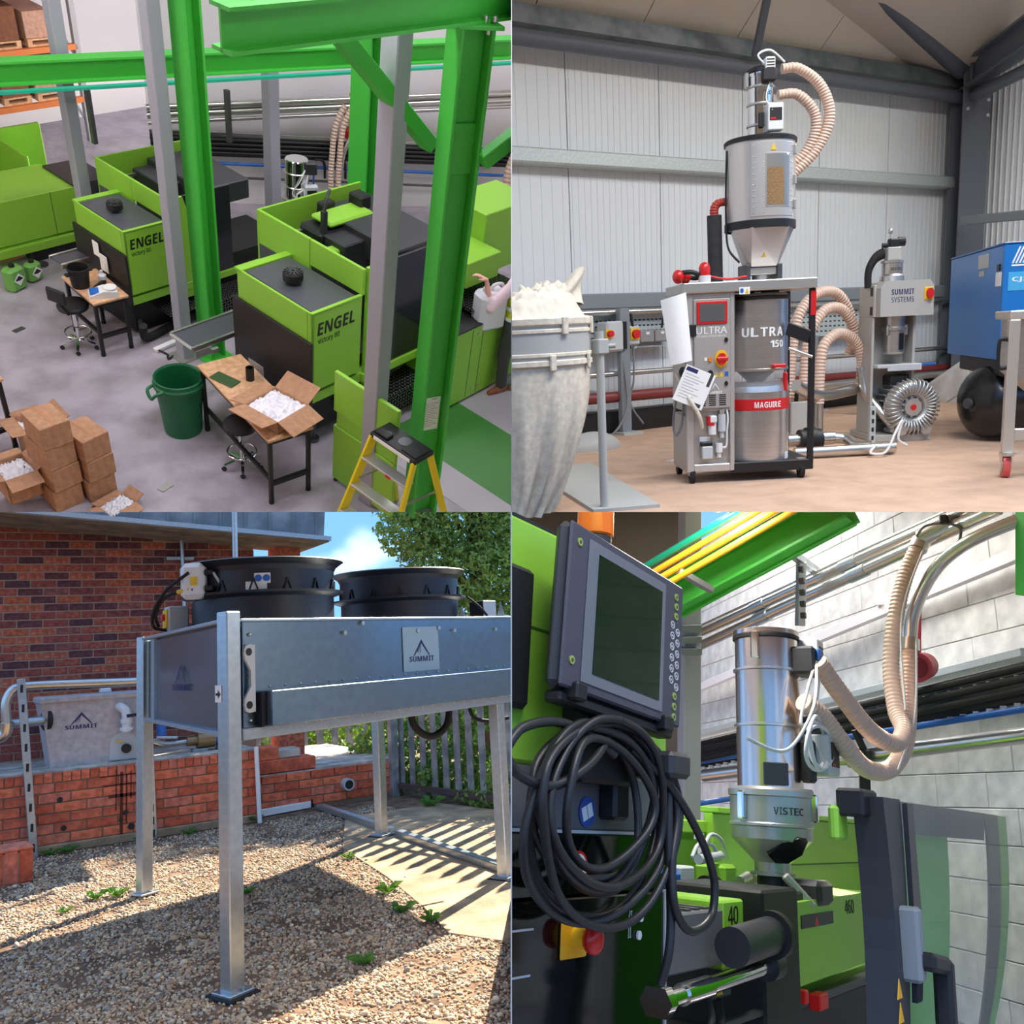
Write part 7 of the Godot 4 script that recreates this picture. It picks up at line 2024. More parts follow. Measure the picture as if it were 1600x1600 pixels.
func bay_right() -> void:
	# blue compressor on its black air receiver
	var c := thing("air_compressor", "blue cabinet air compressor mounted on a black horizontal tank", "compressor", V(1.788, 0, -0.352), -0.766)
	part("left_panel", mb().bx(0.0, 0.385, -0.999, 0.02, 0.885, -0.004, 0.004), M.comp_blue, c)
	part("front_panel", mb().bx(0.0, 0.37, -0.02, 0.8, 0.885, 0.0, 0.004), M.comp_blue, c)
	part("cabinet", mb().bx(0.02, 0.385, -0.999, 0.8, 0.88, -0.02), M.comp_dark, c)
	part("top_trim", mb().bx(-0.004, 0.885, -0.999, 0.8, 0.893, 0.004, 0.003), M.comp_dark, c)
	part("base_frame", mb().bx(0.02, 0.31, -0.8, 0.8, 0.385, -0.02, 0.006), M.black, c)
	part("rating_plate", mb().bx(-0.003, 0.8, -0.42, 0.0, 0.865, -0.24).bx(-0.003, 0.765, -0.4, 0.0, 0.79, -0.31), M.steel_dull, c)
	var lg := part("maker_logo", mb().bx(0.03, 0.79, 0.0, 0.2, 0.797, 0.003), M.white, c)
	for i in 4:
		part("stripe", mb().at(V(0.03 + 0.014 * i, 0.802, 0.0)).prism([Vector2(0, 0), Vector2(0.007, 0), Vector2(0.035, 0.07), Vector2(0.028, 0.07)], 0, 0.003), M.white, lg)
	text(lg, "lettering", "AB", 0.055, at(0.1, 0.808, 0.0005), M.white, 0.11)
	part("round_badge", mb().bx(0.02, 0.685, 0.0, 0.12, 0.765, 0.0025, 0.001), M.badge_blue, c)
	text(c, "lettering", "CJS", 0.024, at(0.035, 0.72, 0.003), M.white, 0.065)
	part("caution_label", mb().bx(-0.003, 0.71, -0.11, 0.0, 0.77, -0.03), M.white, c)
	part("padlock", mb().bx(-0.006, 0.775, -0.09, 0.0, 0.805, -0.05, 0.002), M.black, c)
	var tk := mb()
	tk.x = Transform3D(Basis(Vector3.UP, 0.45) * Basis(Vector3.BACK, PI / 2), V(0.02, 0.18, -0.22))
	var tp := []
	for i in 9:
		var a := PI / 2 * i / 8.0
		tp.append([0.17 * sin(a) + 0.0001, 0.1 * cos(a)])
	tp.append([0.17, -0.9])
	tp.append([0.0001, -0.95])
	part("air_receiver", tk.lathe(tp, 40, Vector3.ZERO, 0, TAU, true), M.black_gloss, c, "black air receiver with a domed end")
	tk = mb()
	tk.x = Transform3D(Basis(Vector3.UP, 0.45) * Basis(Vector3.BACK, PI / 2), V(0.02, 0.18, -0.22))
	part("drain_plug", tk.rod(V(0, 0.09, 0), V(0, 0.115, 0), 0.025, 12), M.steel_dark, c)
	part("foot", mb().bx(0.1, 0.0, -0.3, 0.2, 0.05, -0.16, 0.004), M.black, c)
	# air line with a red lever
	var a := thing("air_line", "blue air pipe with a red lever valve between the vacuum unit and compressor", "pipe")
	part("pipe", mb().rod(V(2.95, 0.27, -1.85), V(3.5, 0.27, -1.85), 0.012, 10).rod(V(2.8, 0.36, -1.9), V(3.1, 0.36, -1.9), 0.01, 10), M.blue, a)
	part("valve", mb().rod(V(3.12, 0.27, -1.85), V(3.12, 0.36, -1.85), 0.018, 10).rod(V(3.05, 0.27, -1.85), V(3.2, 0.27, -1.85), 0.022, 12), M.black, a)
	part("lever", mb().bar(V(3.13, 0.34, -1.83), V(3.15, 0.43, -1.83), 0.02, 0.012), M.red, a)
	one("grey_strut", mb().bx(2.6, 0.12, -1.75, 2.67, 0.62, -1.7, 0.004), M.steel_light, "grey upright strut behind the vacuum unit's right edge", "strut")
	one("grey_strut", mb().bx(4.0, 0.0, -1.9, 4.08, 0.78, -1.84, 0.004), M.steel_light, "tall grey strut between the vacuum unit and compressor", "strut")
	# stainless cart
	var t := thing("stainless_cart", "stainless steel hopper cart on red-wheeled casters at the right edge", "cart", V(1.05, 0, 0.13), -0.8)
	t.basis *= Basis.from_scale(V(0.8, 1, 0.7))
	part("leg", mb().bx(0.0, 0.09, -0.03, 0.045, 0.57, 0.02, 0.004), M.steel_cart, t)
	part("leg", mb().bx(0.5, 0.09, -0.03, 0.545, 0.57, 0.02, 0.004), M.steel_cart, t)
	part("crossbar", mb().bx(0.045, 0.135, -0.02, 0.5, 0.18, 0.01, 0.004), M.steel_cart, t)
	part("top_rail", mb().bx(0.0, 0.57, -0.3, 0.6, 0.6, 0.02, 0.004), M.steel_cart, t)
	var hp := mb()
	hp.prism([Vector2(0.03, 0.575), Vector2(0.6, 0.575), Vector2(0.6, 0.22), Vector2(0.25, 0.22), Vector2(0.03, 0.38)], -0.3, 0.0)
	part("hopper", hp, M.steel_vessel, t, "polished sloping hopper")
	part("handle", mb().tube([V(0.0, 0.5, 0.0), V(-0.03, 0.5, 0.0), V(-0.035, 0.47, 0.0), V(-0.035, 0.43, 0.0), V(-0.03, 0.4, 0.0), V(0.0, 0.4, 0.0)], 0.008, 8), M.black, t)
	var w := part("caster", mb().rod(V(0.005, 0.04, 0.0), V(0.035, 0.04, 0.0), 0.04, 24), M.red_wheel, t, "red tyred caster")
	part("fork", mb().bx(-0.003, 0.03, -0.02, 0.002, 0.09, 0.02).bx(0.038, 0.03, -0.02, 0.043, 0.09, 0.02).bx(-0.005, 0.08, -0.025, 0.048, 0.092, 0.025), M.steel, w)
	part("wheel_disc", mb().rod(V(0.002, 0.04, 0.0), V(0.038, 0.04, 0.0), 0.024, 18), M.steel_dull, w)
	part("brake", mb().bar(V(0.02, 0.085, 0.03), V(0.06, 0.095, 0.06), 0.03, 0.006), M.steel, w)

func loop(c: Vector3, r: float, f0: float, f1: float, wob: float, zk: float, n := 18) -> Array:
	var p := []
	for i in n + 1:
		var f := lerpf(f0, f1, float(i) / n)
		p.append(c + V(1.5 * r * cos(f) * (1.0 + 0.06 * sin(3.0 * f + wob)), r * 1.08 * sin(f) + 0.015 * sin(2.0 * f + wob), zk + 0.012 * sin(2.0 * f + wob * 3.0)))
	return p

func works() -> void:
	var right := upright(true)
	var under := level(false)
	var A := V(0.678, 0, -0.735)
	var N := V(-0.735, 0, -0.678)
	var Wp := func(s: float, y: float, o: float) -> Vector3: return V(2.429, y, 0.25) + A * s + N * o
	# ---- shell
	struct("floor_works", mb().bx(-2.4, -0.04, -6.0, 6.8, 0, 2.6).clip(right), M.hall_floor, "grey floor under the machine cell")
	var wl := struct("wall_back_works", mb().bar(Wp.call(-2.6, 1.85, -0.14), Wp.call(5.6, 1.85, -0.14), 0.2, 4.6), M.block_joint, "white painted block wall behind the moulding machine")
	var bl := mb().box(Vector3.ZERO, V(0.06, 0.2, 0.476), 0.004).mesh(M.block_white)
	var rot := Basis(Vector3.UP, atan2(A.x, A.z))
	for j in 20:
		for i in 17:
			var s := -2.5 + 0.48 * i + (0.24 if j % 2 else 0.0)
			var q: Vector3 = Wp.call(s, 0.1 + 0.205 * j, -0.03 + rng.randf_range(-0.001, 0.001))
			if s < 5.4 and j + i < 33:
				piece("block", bl, wl, Transform3D(rot, q))
	struct("wall_partition_works", in_eye(mb().bx(-0.003, -3.4, -3.4, 0.0, 0, -1.95)), M.block_joint, "thin partition at the left of the machine cell")
	struct("wall_end_works", in_eye(mb().bx(0.0, -4.5, -7.05, 1.41, 0.3, -7.0)), M.dark_roof, "brown end of the hall seen past the panel")
	# ---- wall services
	one("roof_purlin", mb().bar(V(2.835, 3.227, -2.699), V(3.193, 3.783, -1.934), 0.12, 0.22), M.galv_bay, "pale galvanised purlin under the brown roof beside the beacon", "beam")
	var gp := thing("grey_column", "grey steel column wrapped by three pale straps beside the panel", "column", Vector3.ZERO)
	part("post", mb().bar(V(1.426, 0.985, -1.079), V(0.838, 2.957, -0.779), 0.125, 0.11, 0.005, N), M.post_grey, gp)
	for y in [0, 18, 36]:
		part("strap", mb().bar(V(1.028, 2.211, -0.882) - V(0, 0.004 * y, 0), V(1.040, 2.173, -0.888) - V(0, 0.004 * y, 0), 0.135, 0.12, 0.0, N), M.steel_light, gp)
	var gb := thing("green_beam", "bright green beam crossing the block wall under the coloured conduits", "beam")
	part("web", mb().bar(V(0.523, 2.129, -0.945), V(0.472, 2.637, 0.299), 0.03, 0.2, 0.003), M.green_steel, gb)
	part("bottom_flange", mb().bar(V(0.496, 2.063, -0.929), V(0.444, 2.552, 0.303), 0.16, 0.02, 0.003), M.green_steel, gb)
	part("top_flange", mb().bar(V(0.489, 2.242, -0.928), V(0.437, 2.756, 0.317), 0.16, 0.02, 0.003), M.green_steel, gb)
	one("conduit_pipe", mb().rod(V(0.162, 2.264, -0.909), V(0.076, 2.586, -0.072), 0.02, 10), M.teal, "teal conduit pipe running above the green beam", "pipe")
	for q in [[V(0.166, 2.243, -0.830), V(0.100, 2.595, 0.051), "top"], [V(0.145, 2.193, -0.797), V(0.095, 2.569, 0.117), "middle"], [V(0.132, 2.151, -0.750), V(0.083, 2.531, 0.167), "bottom"]]:
		one("conduit_pipe", mb().rod(q[0], q[1], 0.017, 10), M.amber, "yellow conduit pipe above the green beam, %s one of the three" % q[2], "pipe")
	one("channel_support", mb().bar(V(0.130, 2.294, -0.504), V(0.307, 2.220, -0.399), 0.04, 0.03), M.galv, "short galvanised channel holding the conduits over the green beam", "bracket")
	var tb := thing("strut_bracket", "T shaped slotted strut bracket hanging in front of the block wall", "bracket")
	part("arm", mb().bar(V(0.970, 2.739, -0.381), V(1.848, 2.664, -0.316), 0.05, 0.05, 0.003), M.galv, tb)
	part("drop", mb().bar(V(1.555, 2.682, -0.341), V(1.619, 2.278, -0.389), 0.05, 0.05, 0.003, N), M.galv, tb)
	for i in 5:
		part("slot", mb().box(V(1.531, 2.624, -0.335) - V(0, 0.075 * i, 0), V(0.03, 0.035, 0.03)), M.black, tb)
	for q in [[V(2.341, 2.384, -1.551), V(1.178, 2.787, 0.780), 0.036, "upper bright conveying pipe slanting up the block wall"], [V(2.370, 2.290, -1.565), V(1.087, 2.718, 0.882), 0.036, "lower bright conveying pipe slanting up the block wall"], [V(2.417, 2.451, -1.589), V(1.223, 2.809, 0.677), 0.016, "thin grey conduit above the conveying pipes"]]:
		var pp := thing("conveying_pipe", q[3], "pipe")
		part("pipe", mb().rod(q[0], q[1], q[2], 14), M.steel, pp)
		if q[2] > 0.02:
			for k in [0.3, 0.62]:
				part("coupling", mb().rod(q[0].lerp(q[1], k), q[0].lerp(q[1], k + 0.05), q[2] * 1.18, 14), M.galv, pp)
	var b2 := thing("wall_channel", "white steel channel along the block wall under the bright pipes", "channel")
	part("channel", mb().bar(V(5.044, 2.391, -2.762), V(1.657, 2.627, 0.910), 0.05, 0.08, 0.004), M.white_wall, b2)
	part("box", mb().box(V(2.617, 2.617, -0.102), V(0.12, 0.05, 0.12), 0.004), M.white, b2)
	var tr := thing("cable_tray", "black cable tray in several tiers across the block wall", "cable tray")
	part("cover", mb().bar(V(5.062, 1.905, -2.810), V(1.657, 2.048, 0.880), 0.12, 0.05, 0.004), M.galv_bay, tr, "grey tray cover")
	for q in [[V(2.515, 1.583, -1.584), V(1.426, 1.933, 0.900)], [V(2.535, 1.518, -1.594), V(1.447, 1.862, 0.889)], [V(2.554, 1.453, -1.604), V(1.468, 1.792, 0.879)]]:
		part("tier", mb().bar(q[0], q[1], 0.05, 0.075, 0.01), M.black, tr)
		var sl := mb()
		for i in 34:
			var c: Vector3 = (q[0] + N * 0.04).lerp((q[1] + N * 0.04), (i + 0.5) / 34.0)
			sl.box(c + V(0, -0.048, 0), V(0.03, 0.018, 0.03), 0.0)
		tag(part("slot", sl, M.pale_grey, tr), "", "", "", "stuff")
	for q in [[0.0, 0.02], [0.055, 0.022], [0.11, 0.02]]:
		part("cable", mb().rod(V(2.227, 1.574, -1.446) - V(0, q[0], 0), V(1.195, 1.903, 0.929) - V(0, q[0], 0), q[1], 8), M.rubber, tr)
	one("air_pipe", mb().rod(V(1.892, 1.129, -1.431), V(2.108, 1.243, -0.915), 0.018, 10), M.blue, "blue compressed air pipe low behind the grey column", "pipe")
	one("air_pipe", mb().rod(V(2.359, 1.460, -1.509), V(1.430, 1.720, 0.876), 0.02, 10), M.blue, "blue compressed air pipe under the black cable tray", "pipe")
	var lp := thing("chrome_pipe", "stout bright pipe along the block wall behind the hopper loader", "pipe")
	part("pipe", mb().rod(V(2.346, 1.370, -1.401), V(1.586, 1.598, 0.841), 0.045, 16), M.steel, lp)
	for x in [V(2.073, 1.460, -0.500), V(1.896, 1.484, -0.198)]:
		part("clip", mb().box(x, V(0.05, 0.12, 0.05), 0.01), M.galv_dull, lp)
	one("wall_bracket", mb().bar(V(1.753, 1.642, -0.126), V(1.824, 1.526, -0.097), 0.03, 0.03).bar(V(1.824, 1.526, -0.097), V(1.963, 1.087, -0.153), 0.06, 0.06), M.black, "black upright bracket against the wall left of the open door", "bracket")
	var hoses := [[[V(1.255, 2.641, 0.455), V(1.202, 2.467, 0.380), V(1.132, 2.201, 0.317), V(1.090, 1.914, 0.281), V(1.015, 1.666, 0.309), V(0.905, 1.557, 0.366), V(0.737, 1.473, 0.360), V(0.542, 1.515, 0.303), V(0.368, 1.652, 0.237), V(0.198, 1.797, 0.180)], "upper corrugated hose from the wall pipe down to the loader's head"], [[V(1.271, 2.082, 0.347), V(1.221, 1.862, 0.336), V(1.117, 1.644, 0.342), V(0.988, 1.469, 0.339), V(0.809, 1.352, 0.303), V(0.578, 1.345, 0.258), V(0.371, 1.446, 0.216), V(0.233, 1.548, 0.177), V(0.109, 1.604, 0.133)], "lower corrugated hose from the bent steel pipe to the loader's side"]]
	for q in hoses:
		var h := thing("conveying_hose", q[1], "hose")
		part("hose", mb().tube(q[0], 0.045, 14, 42.0, 0.1), M.hose, h)
		part("cuff", mb().rod(q[0][0], q[0][0].lerp(q[0][1], 0.3), 0.052, 14), M.steel, h)
		part("wire", mb().tube([q[0][0] + V(-0.03, 0, 0.04), q[0][2] + V(-0.03, 0, 0.04), q[0][4] + V(-0.02, 0, 0.05)], 0.006, 6), M.white_plastic, h)
	one("bent_pipe", mb().tube([V(1.276, 2.065, 0.345), V(1.244, 2.201, 0.376), V(1.233, 2.339, 0.437), V(1.198, 2.484, 0.556), V(1.106, 2.571, 0.742), V(1.033, 2.641, 1.030)], 0.036, 14), M.steel, "bent bright steel pipe curving up to the right over the hoses", "pipe")
	var ft := thing("pipe_fitting", "steel pipe coupling with a grey cable where the upper hose joins the wall pipe", "fitting")
	part("coupling", mb().rod(V(1.248, 2.651, 0.451), V(1.227, 2.722, 0.635), 0.05, 14), M.steel, ft)
	part("cable", mb().tube([V(1.179, 2.648, 0.447), V(1.139, 2.689, 0.503), V(1.146, 2.693, 0.601), V(1.153, 2.658, 0.677), V(1.174, 2.575, 0.659)], 0.008, 6), M.cable_grey, ft)
	part("knob", mb().box(V(1.140, 2.713, 0.604), V(0.05, 0.05, 0.05), 0.01), M.black, ft)
	var sn := thing("sounder", "red wall sounder with a red stem behind the hoses", "alarm")
	part("body", mb().rod(V(1.575, 1.986, 0.346), V(1.389, 1.947, 0.342), 0.075, 20, 0.085), M.red_soft, sn)
	part("mouth", mb().rod(V(1.389, 1.947, 0.342), V(1.377, 1.945, 0.342), 0.06, 20), M.red_dark, sn)
	part("stem", mb().rod(V(1.537, 2.048, 0.329), V(1.466, 2.284, 0.364), 0.012, 8), M.red_soft, sn)
	part("lead", mb().tube([V(1.601, 1.953, 0.362), V(1.622, 1.976, 0.401), V(1.604, 2.018, 0.401), V(1.574, 2.030, 0.367)], 0.005, 6), M.white_plastic, sn)
	one("edge_column", mb().bar(V(0.995, 2.721, 1.024), V(1.136, 2.253, 0.954), 0.07, 0.07, 0.003, N), M.green_steel, "strip of bright green column at the upper right corner", "column")
	# ---- hopper loader on the machine
	var ld := thing("hopper_loader", "tall polished vacuum loader on a steel hopper with clamps", "loader", V(0.2, 0, -0.07))
	var cy := part("cylinder", mb().lathe([[0.148, 1.22], [0.148, 1.92], [0.155, 1.93], [0.155, 1.95], [0.14, 1.955], [0, 1.955]], 56), M.chrome_soft, ld, "polished steel cylinder")
	part("seal", mb().lathe([[0.149, 1.905], [0.158, 1.91], [0.158, 1.925], [0.149, 1.93]], 56), M.black, cy)
	for y in [1.76, 1.5]:
		part("clamp_ring", mb().lathe([[0.148, y - 0.008], [0.158, y - 0.005], [0.158, y + 0.005], [0.148, y + 0.008]], 48), M.steel, cy)
	part("collar", mb().lathe([[0.148, 1.225], [0.186, 1.222], [0.192, 1.21], [0.192, 1.185], [0.184, 1.18], [0.184, 1.07], [0.188, 1.065], [0.188, 1.055], [0.18, 1.05]], 56), M.steel_dull, ld, "dull steel collar")
	part("cone", mb().lathe([[0.182, 1.05], [0.18, 1.0], [0.08, 0.9], [0.08, 0.86], [0.1, 0.855], [0.1, 0.845], [0.05, 0.84]], 56), M.steel_dull, ld, "steel hopper cone")
	var wb := mb()
	wb.x = Transform3D(Basis(Vector3.UP, -0.72), Vector3.ZERO) * at(0.0, 0.975, 0.115, 0, 0.75)
	part("sight_window", wb.prism([Vector2(-0.08, -0.03), Vector2(-0.03, -0.075), Vector2(0.03, -0.075), Vector2(0.08, -0.02), Vector2(0.08, 0.06), Vector2(0.03, 0.075), Vector2(-0.04, 0.04)], -0.06, 0.03), M.black_gloss, ld, "black angular window on the cone")
	curved_text(ld, "VISTEC", V(0, 0, 0), 0.1855, 1.105, 0.032, 0.15, -0.75, M.steel_dark)
	for f in [-1.9, 0.15]:
		part("clamp", mb().at(Vector3.ZERO, Basis(Vector3.UP, f)).bx(-0.018, 1.08, 0.18, 0.018, 1.2, 0.21, 0.006), M.chrome, ld)
	part("top_clamp", mb().at(Vector3.ZERO, Basis(Vector3.UP, -1.5)).bx(-0.02, 1.8, 0.148, 0.02, 1.93, 0.18, 0.006), M.chrome, ld)
	var hd := part("valve_head", mb().at(Vector3.ZERO, Basis(Vector3.UP, 0.1)).bx(-0.06, 1.74, 0.13, 0.1, 1.87, 0.24, 0.012), M.charcoal, ld, "black valve head")
	part("solenoid", mb().at(Vector3.ZERO, Basis(Vector3.UP, 0.1)).bx(-0.03, 1.8, 0.24, 0.04, 1.86, 0.26, 0.006), M.blue, hd)
	var xb := part("exhaust_box", mb().at(Vector3.ZERO, Basis(Vector3.UP, 0.1)).bx(0.08, 1.76, 0.12, 0.19, 1.93, 0.23, 0.006), M.pale_grey, ld)
	for i in 5:
		part("slot", mb().at(Vector3.ZERO, Basis(Vector3.UP, 0.1)).bx(0.1, 1.785 + 0.025 * i, 0.23, 0.175, 1.795 + 0.025 * i, 0.2325), M.black, xb)
	part("control_box", mb().at(Vector3.ZERO, Basis(Vector3.UP, 0.05)).bx(0.02, 1.29, 0.15, 0.2, 1.47, 0.27, 0.008), M.pale_grey, ld, "grey control box")
	part("display", mb().at(Vector3.ZERO, Basis(Vector3.UP, 0.05)).bx(0.06, 1.33, 0.27, 0.18, 1.44, 0.274), M.black, ld)
	part("display_mark", mb().at(Vector3.ZERO, Basis(Vector3.UP, 0.05)).bx(0.065, 1.334, 0.274, 0.11, 1.342, 0.2755), M.red, ld)
	part("filter", mb().at(Vector3.ZERO, Basis(Vector3.UP, -0.15)).bx(0.0, 1.25, 0.15, 0.06, 1.44, 0.21, 0.012), M.black, ld)
	part("plate", mb().at(Vector3.ZERO, Basis(Vector3.UP, -1.0)).bx(-0.06, 1.23, 0.146, 0.05, 1.33, 0.165, 0.004), M.charcoal, ld)
	for r in [0.085, 0.095, 0.105]:
		part("coiled_lead", mb().tube(loop(V(-0.04, 1.42, 0.24 + r * 0.1), r, 0, TAU * 0.98, r * 90.0, 0, 16), 0.009, 7), M.white_plastic, ld)
	part("lead", mb().tube([V(0.0, 1.8, 0.24), V(-0.08, 1.65, 0.22), V(-0.12, 1.5, 0.2), V(-0.06, 1.52, 0.24)], 0.008, 6).tube([V(0.03, 1.75, 0.25), V(0.05, 1.6, 0.22), V(0.09, 1.48, 0.24)], 0.007, 6), M.white_plastic, ld)
	part("lead", mb().tube([V(-0.02, 1.78, 0.25), V(-0.25, 1.55, 0.3), V(-0.45, 1.36, 0.25), V(-0.75, 1.38, 0.2)], 0.008, 6), M.white_plastic, ld)
	part("elbow_pipe", mb().tube([V(0.16, 1.3, -0.1), V(0.3, 1.3, -0.1), V(0.34, 1.26, -0.1), V(0.34, 1.05, -0.1)], 0.03, 12).tube([V(0.1, 1.24, -0.12), V(0.22, 1.22, -0.14), V(0.28, 1.2, -0.14)], 0.025, 10), M.steel, ld)
	# ---- moulding machine
	var mm := thing("moulding_machine", "lime green moulding machine with numbered covers under the loader", "machine")
	var c46 := part("injection_cover", mb().prism([Vector2(-0.24, 0.455), Vector2(0.86, 0.47), Vector2(0.9, 0.775), Vector2(-0.2, 0.765)], -0.2, 0.15), M.lime, mm, "large green cover marked 460")
	text(c46, "lettering", "460", 0.06, at(0.5, 0.69, 0.151), M.ink, 0.13, false)
	part("status_strip", mb().bx(-0.08, 0.665, 0.15, 0.32, 0.715, 0.154), M.charcoal, mm)
	part("status_mark", mb().at(V(0.1, 0.688, 0.154)).prism([Vector2(-0.025, -0.02), Vector2(0.025, -0.02), Vector2(0.0, 0.022)], 0, 0.001), M.red, mm)
	part("drive_cover", mb().bx(-1.5, 0.6, -0.15, -0.84, 0.775, 0.15, 0.006), M.drive_grey, mm, "grey ribbed drive cover")
	for i in 9:
		part("cover_rib", mb().bx(-1.5 + 0.07 * i, 0.775, -0.14, -1.47 + 0.07 * i, 0.782, 0.13), M.steel_dark, mm)
	var c40 := part("end_cover", mb().bx(-0.84, 0.58, -0.12, -0.66, 0.8, 0.15, 0.008), M.lime, mm, "small green cover marked 40")
	text(c40, "lettering", "40", 0.06, at(-0.8, 0.72, 0.151), M.ink, 0.085, false)
	part("servo_motor", mb().rod(V(-1.02, 0.68, 0.26), V(-0.7, 0.695, 0.26), 0.062, 28), M.motor_black, mm, "black cylindrical motor")
	part("motor_flange", mb().rod(V(-0.7, 0.695, 0.26), V(-0.66, 0.695, 0.26), 0.08, 28), M.black, mm)
	part("carriage", mb().bx(-0.6, 0.3, -0.2, -0.24, 0.83, 0.2, 0.01), M.black, mm, "black carriage under the hopper")
	part("feed_throat", mb().bx(-0.3, 0.72, -0.16, 0.34, 0.8, 0.12, 0.008).rod(V(0.2, 0.8, -0.07), V(0.2, 0.86, -0.07), 0.07, 18).bx(0.12, 0.74, 0.0, 0.3, 0.84, 0.17, 0.02), M.charcoal, mm)
	part("handle", mb().bar(V(0.02, 0.86, 0.05), V(0.08, 0.74, 0.15), 0.035, 0.035, 0.008), M.steel_dull, mm)
	part("tie_rod", mb().rod(V(-1.42, 0.565, 0.22), V(-0.62, 0.585, 0.22), 0.026, 18).rod(V(-1.3, 0.568, 0.22), V(-1.12, 0.572, 0.22), 0.032, 18), M.chrome, mm, "bright tie rod with a hexagon end")
	part("rod_end", mb().rod(V(-1.45, 0.563, 0.22), V(-1.41, 0.564, 0.22), 0.045, 6), M.chrome, mm)
	part("rod_end", mb().rod(V(-0.64, 0.585, 0.22), V(-0.56, 0.587, 0.22), 0.05, 14), M.charcoal, mm)
	part("machine_bed", mb().bx(-1.5, 0.05, -0.35, 1.4, 0.36, 0.1, 0.01), M.black, mm, "black machine bed")
	part("guide_rail", mb().bx(-0.2, 0.36, 0.06, 1.3, 0.395, 0.12, 0.004).bx(-1.4, 0.42, 0.16, -0.5, 0.44, 0.19, 0.003), M.steel_dark, mm)
	part("green_tray", mb().bx(0.1, 0.36, -0.3, 1.4, 0.4, 0.0, 0.004), M.lime, mm)
	part("red_latch", mb().bx(0.0, 0.36, 0.14, 0.1, 0.42, 0.19, 0.005), M.red, mm, "red latch block")
	part("red_latch", mb().bx(-0.14, 0.4, 0.14, -0.1, 0.45, 0.18, 0.005), M.red, mm, "red latch block")
	part("warning_plate", mb().bx(-0.95, 0.5, 0.12, -0.78, 0.57, 0.15, 0.004), M.steel_dark, mm)
	part("warning_mark", mb().at(V(-0.88, 0.53, 0.151)).prism([Vector2(-0.025, -0.02), Vector2(0.025, -0.02), Vector2(0.0, 0.025)], 0, 0.001), M.amber, mm)
	part("cables", mb().tube([V(-1.35, 0.5, 0.15), V(-1.2, 0.42, 0.2), V(-1.05, 0.46, 0.2), V(-1.0, 0.55, 0.15)], 0.012, 7).tube([V(-1.4, 0.45, 0.12), V(-1.15, 0.38, 0.2), V(-0.98, 0.42, 0.2), V(-0.9, 0.5, 0.16)], 0.012, 7), M.rubber, mm)
	var bp := part("back_guard", mb().bx(0.4, 0.3, -0.5, 3.6, 1.1, -0.45, 0.006), M.lime, mm, "tall green rear guard")
	part("guard_lip", mb().bx(0.4, 1.1, -0.52, 3.6, 1.13, -0.42, 0.005), M.lime, bp)
	part("guard_seam", mb().bx(1.4, 0.84, -0.45, 3.4, 0.848, -0.447), M.seam, bp)
	var lg := part("left_guard", mb().bx(-0.6, 0.3, -0.62, 0.4, 1.08, -0.55, 0.006), M.lime, mm, "green rear guard with ribs")
	part("guard_rib", mb().bx(-0.02, 0.3, -0.55, 0.02, 1.06, -0.5, 0.006), M.lime, lg)
	part("guard_rib", mb().bx(-0.6, 1.0, -0.55, 0.4, 1.06, -0.48, 0.006), M.lime, lg)
	part("guard_panel", mb().bx(0.06, 0.7, -0.55, 0.4, 0.97, -0.53, 0.006), M.lime, lg)
	part("red_tag", mb().bx(0.0, 1.055, -0.48, 0.06, 1.085, -0.46, 0.004), M.red, lg)
	var sk := thing("power_socket", "grey box with a blue plug socket on the machine's green guard", "socket", V(-0.38, 0.76, -0.3))
	part("box", mb().bx(0.08, 0, -0.06, 0.22, 0.11, 0.02, 0.008), M.pale_grey, sk)
	part("plug", mb().bx(-0.02, 0.01, -0.04, 0.08, 0.1, 0.03, 0.02), M.blue, sk)
	var vb := thing("valve_block", "lime green valve block with grey hoses above the motor", "valve", V(-0.05, 0.76, -0.25))
	part("block", mb().bx(0.02, -0.02, -0.1, 0.16, 0.12, 0.05, 0.015), M.lime, vb)
	part("motor", mb().rod(V(-0.08, 0.03, 0.0), V(0.03, 0.03, 0.0), 0.045, 16), M.black, vb)
	part("connector", mb().rod(V(-0.14, 0.14, 0), V(0.08, 0.155, 0), 0.022, 10), M.pale_grey, vb)
	part("hose", mb().tube([V(-0.2, 0.15, 0), V(-0.14, 0.2, 0), V(0.0, 0.2, 0), V(0.06, 0.16, 0)], 0.009, 7).tube([V(-0.1, 0.16, 0), V(-0.02, 0.24, 0), V(0.1, 0.22, 0), V(0.16, 0.14, 0)], 0.009, 7), M.pale_grey, vb)
	part("connector", mb().rod(V(0.3, 0.04, 0), V(0.4, 0.06, 0), 0.025, 10).rod(V(0.45, 0.05, 0), V(0.55, 0.07, 0), 0.025, 10), M.steel_dull, vb)
	# ---- open curved safety door
	var dr := thing("safety_door", "open curved safety door with a dark frame, handle and tinted window", "door panel", V(0, 0, 0.75))
	var fo := []
	for i in 13:
		var t := i / 12.0
		fo.append(Vector2(-1.14 + 0.06 * sin(PI * t) - 0.1 * t * t, 1.16 - 1.0 * t))
	var fi := []
	for i in 13:
		var t := 1.0 - i / 12.0
		fi.append(Vector2(-0.95 + 0.02 * sin(PI * t) - 0.22 * t * t, 1.16 - 1.0 * t))
	part("frame", mb().prism(fo + fi, -0.05, 0.04), M.charcoal, dr, "dark curved frame")
	part("frame_edge", mb().prism([Vector2(-0.93, 1.15), Vector2(-0.86, 1.15), Vector2(-0.85, 0.75), Vector2(-0.92, 0.6), Vector2(-0.98, 0.6), Vector2(-0.94, 0.8)], 0.04, 0.055), M.motor_black, dr)
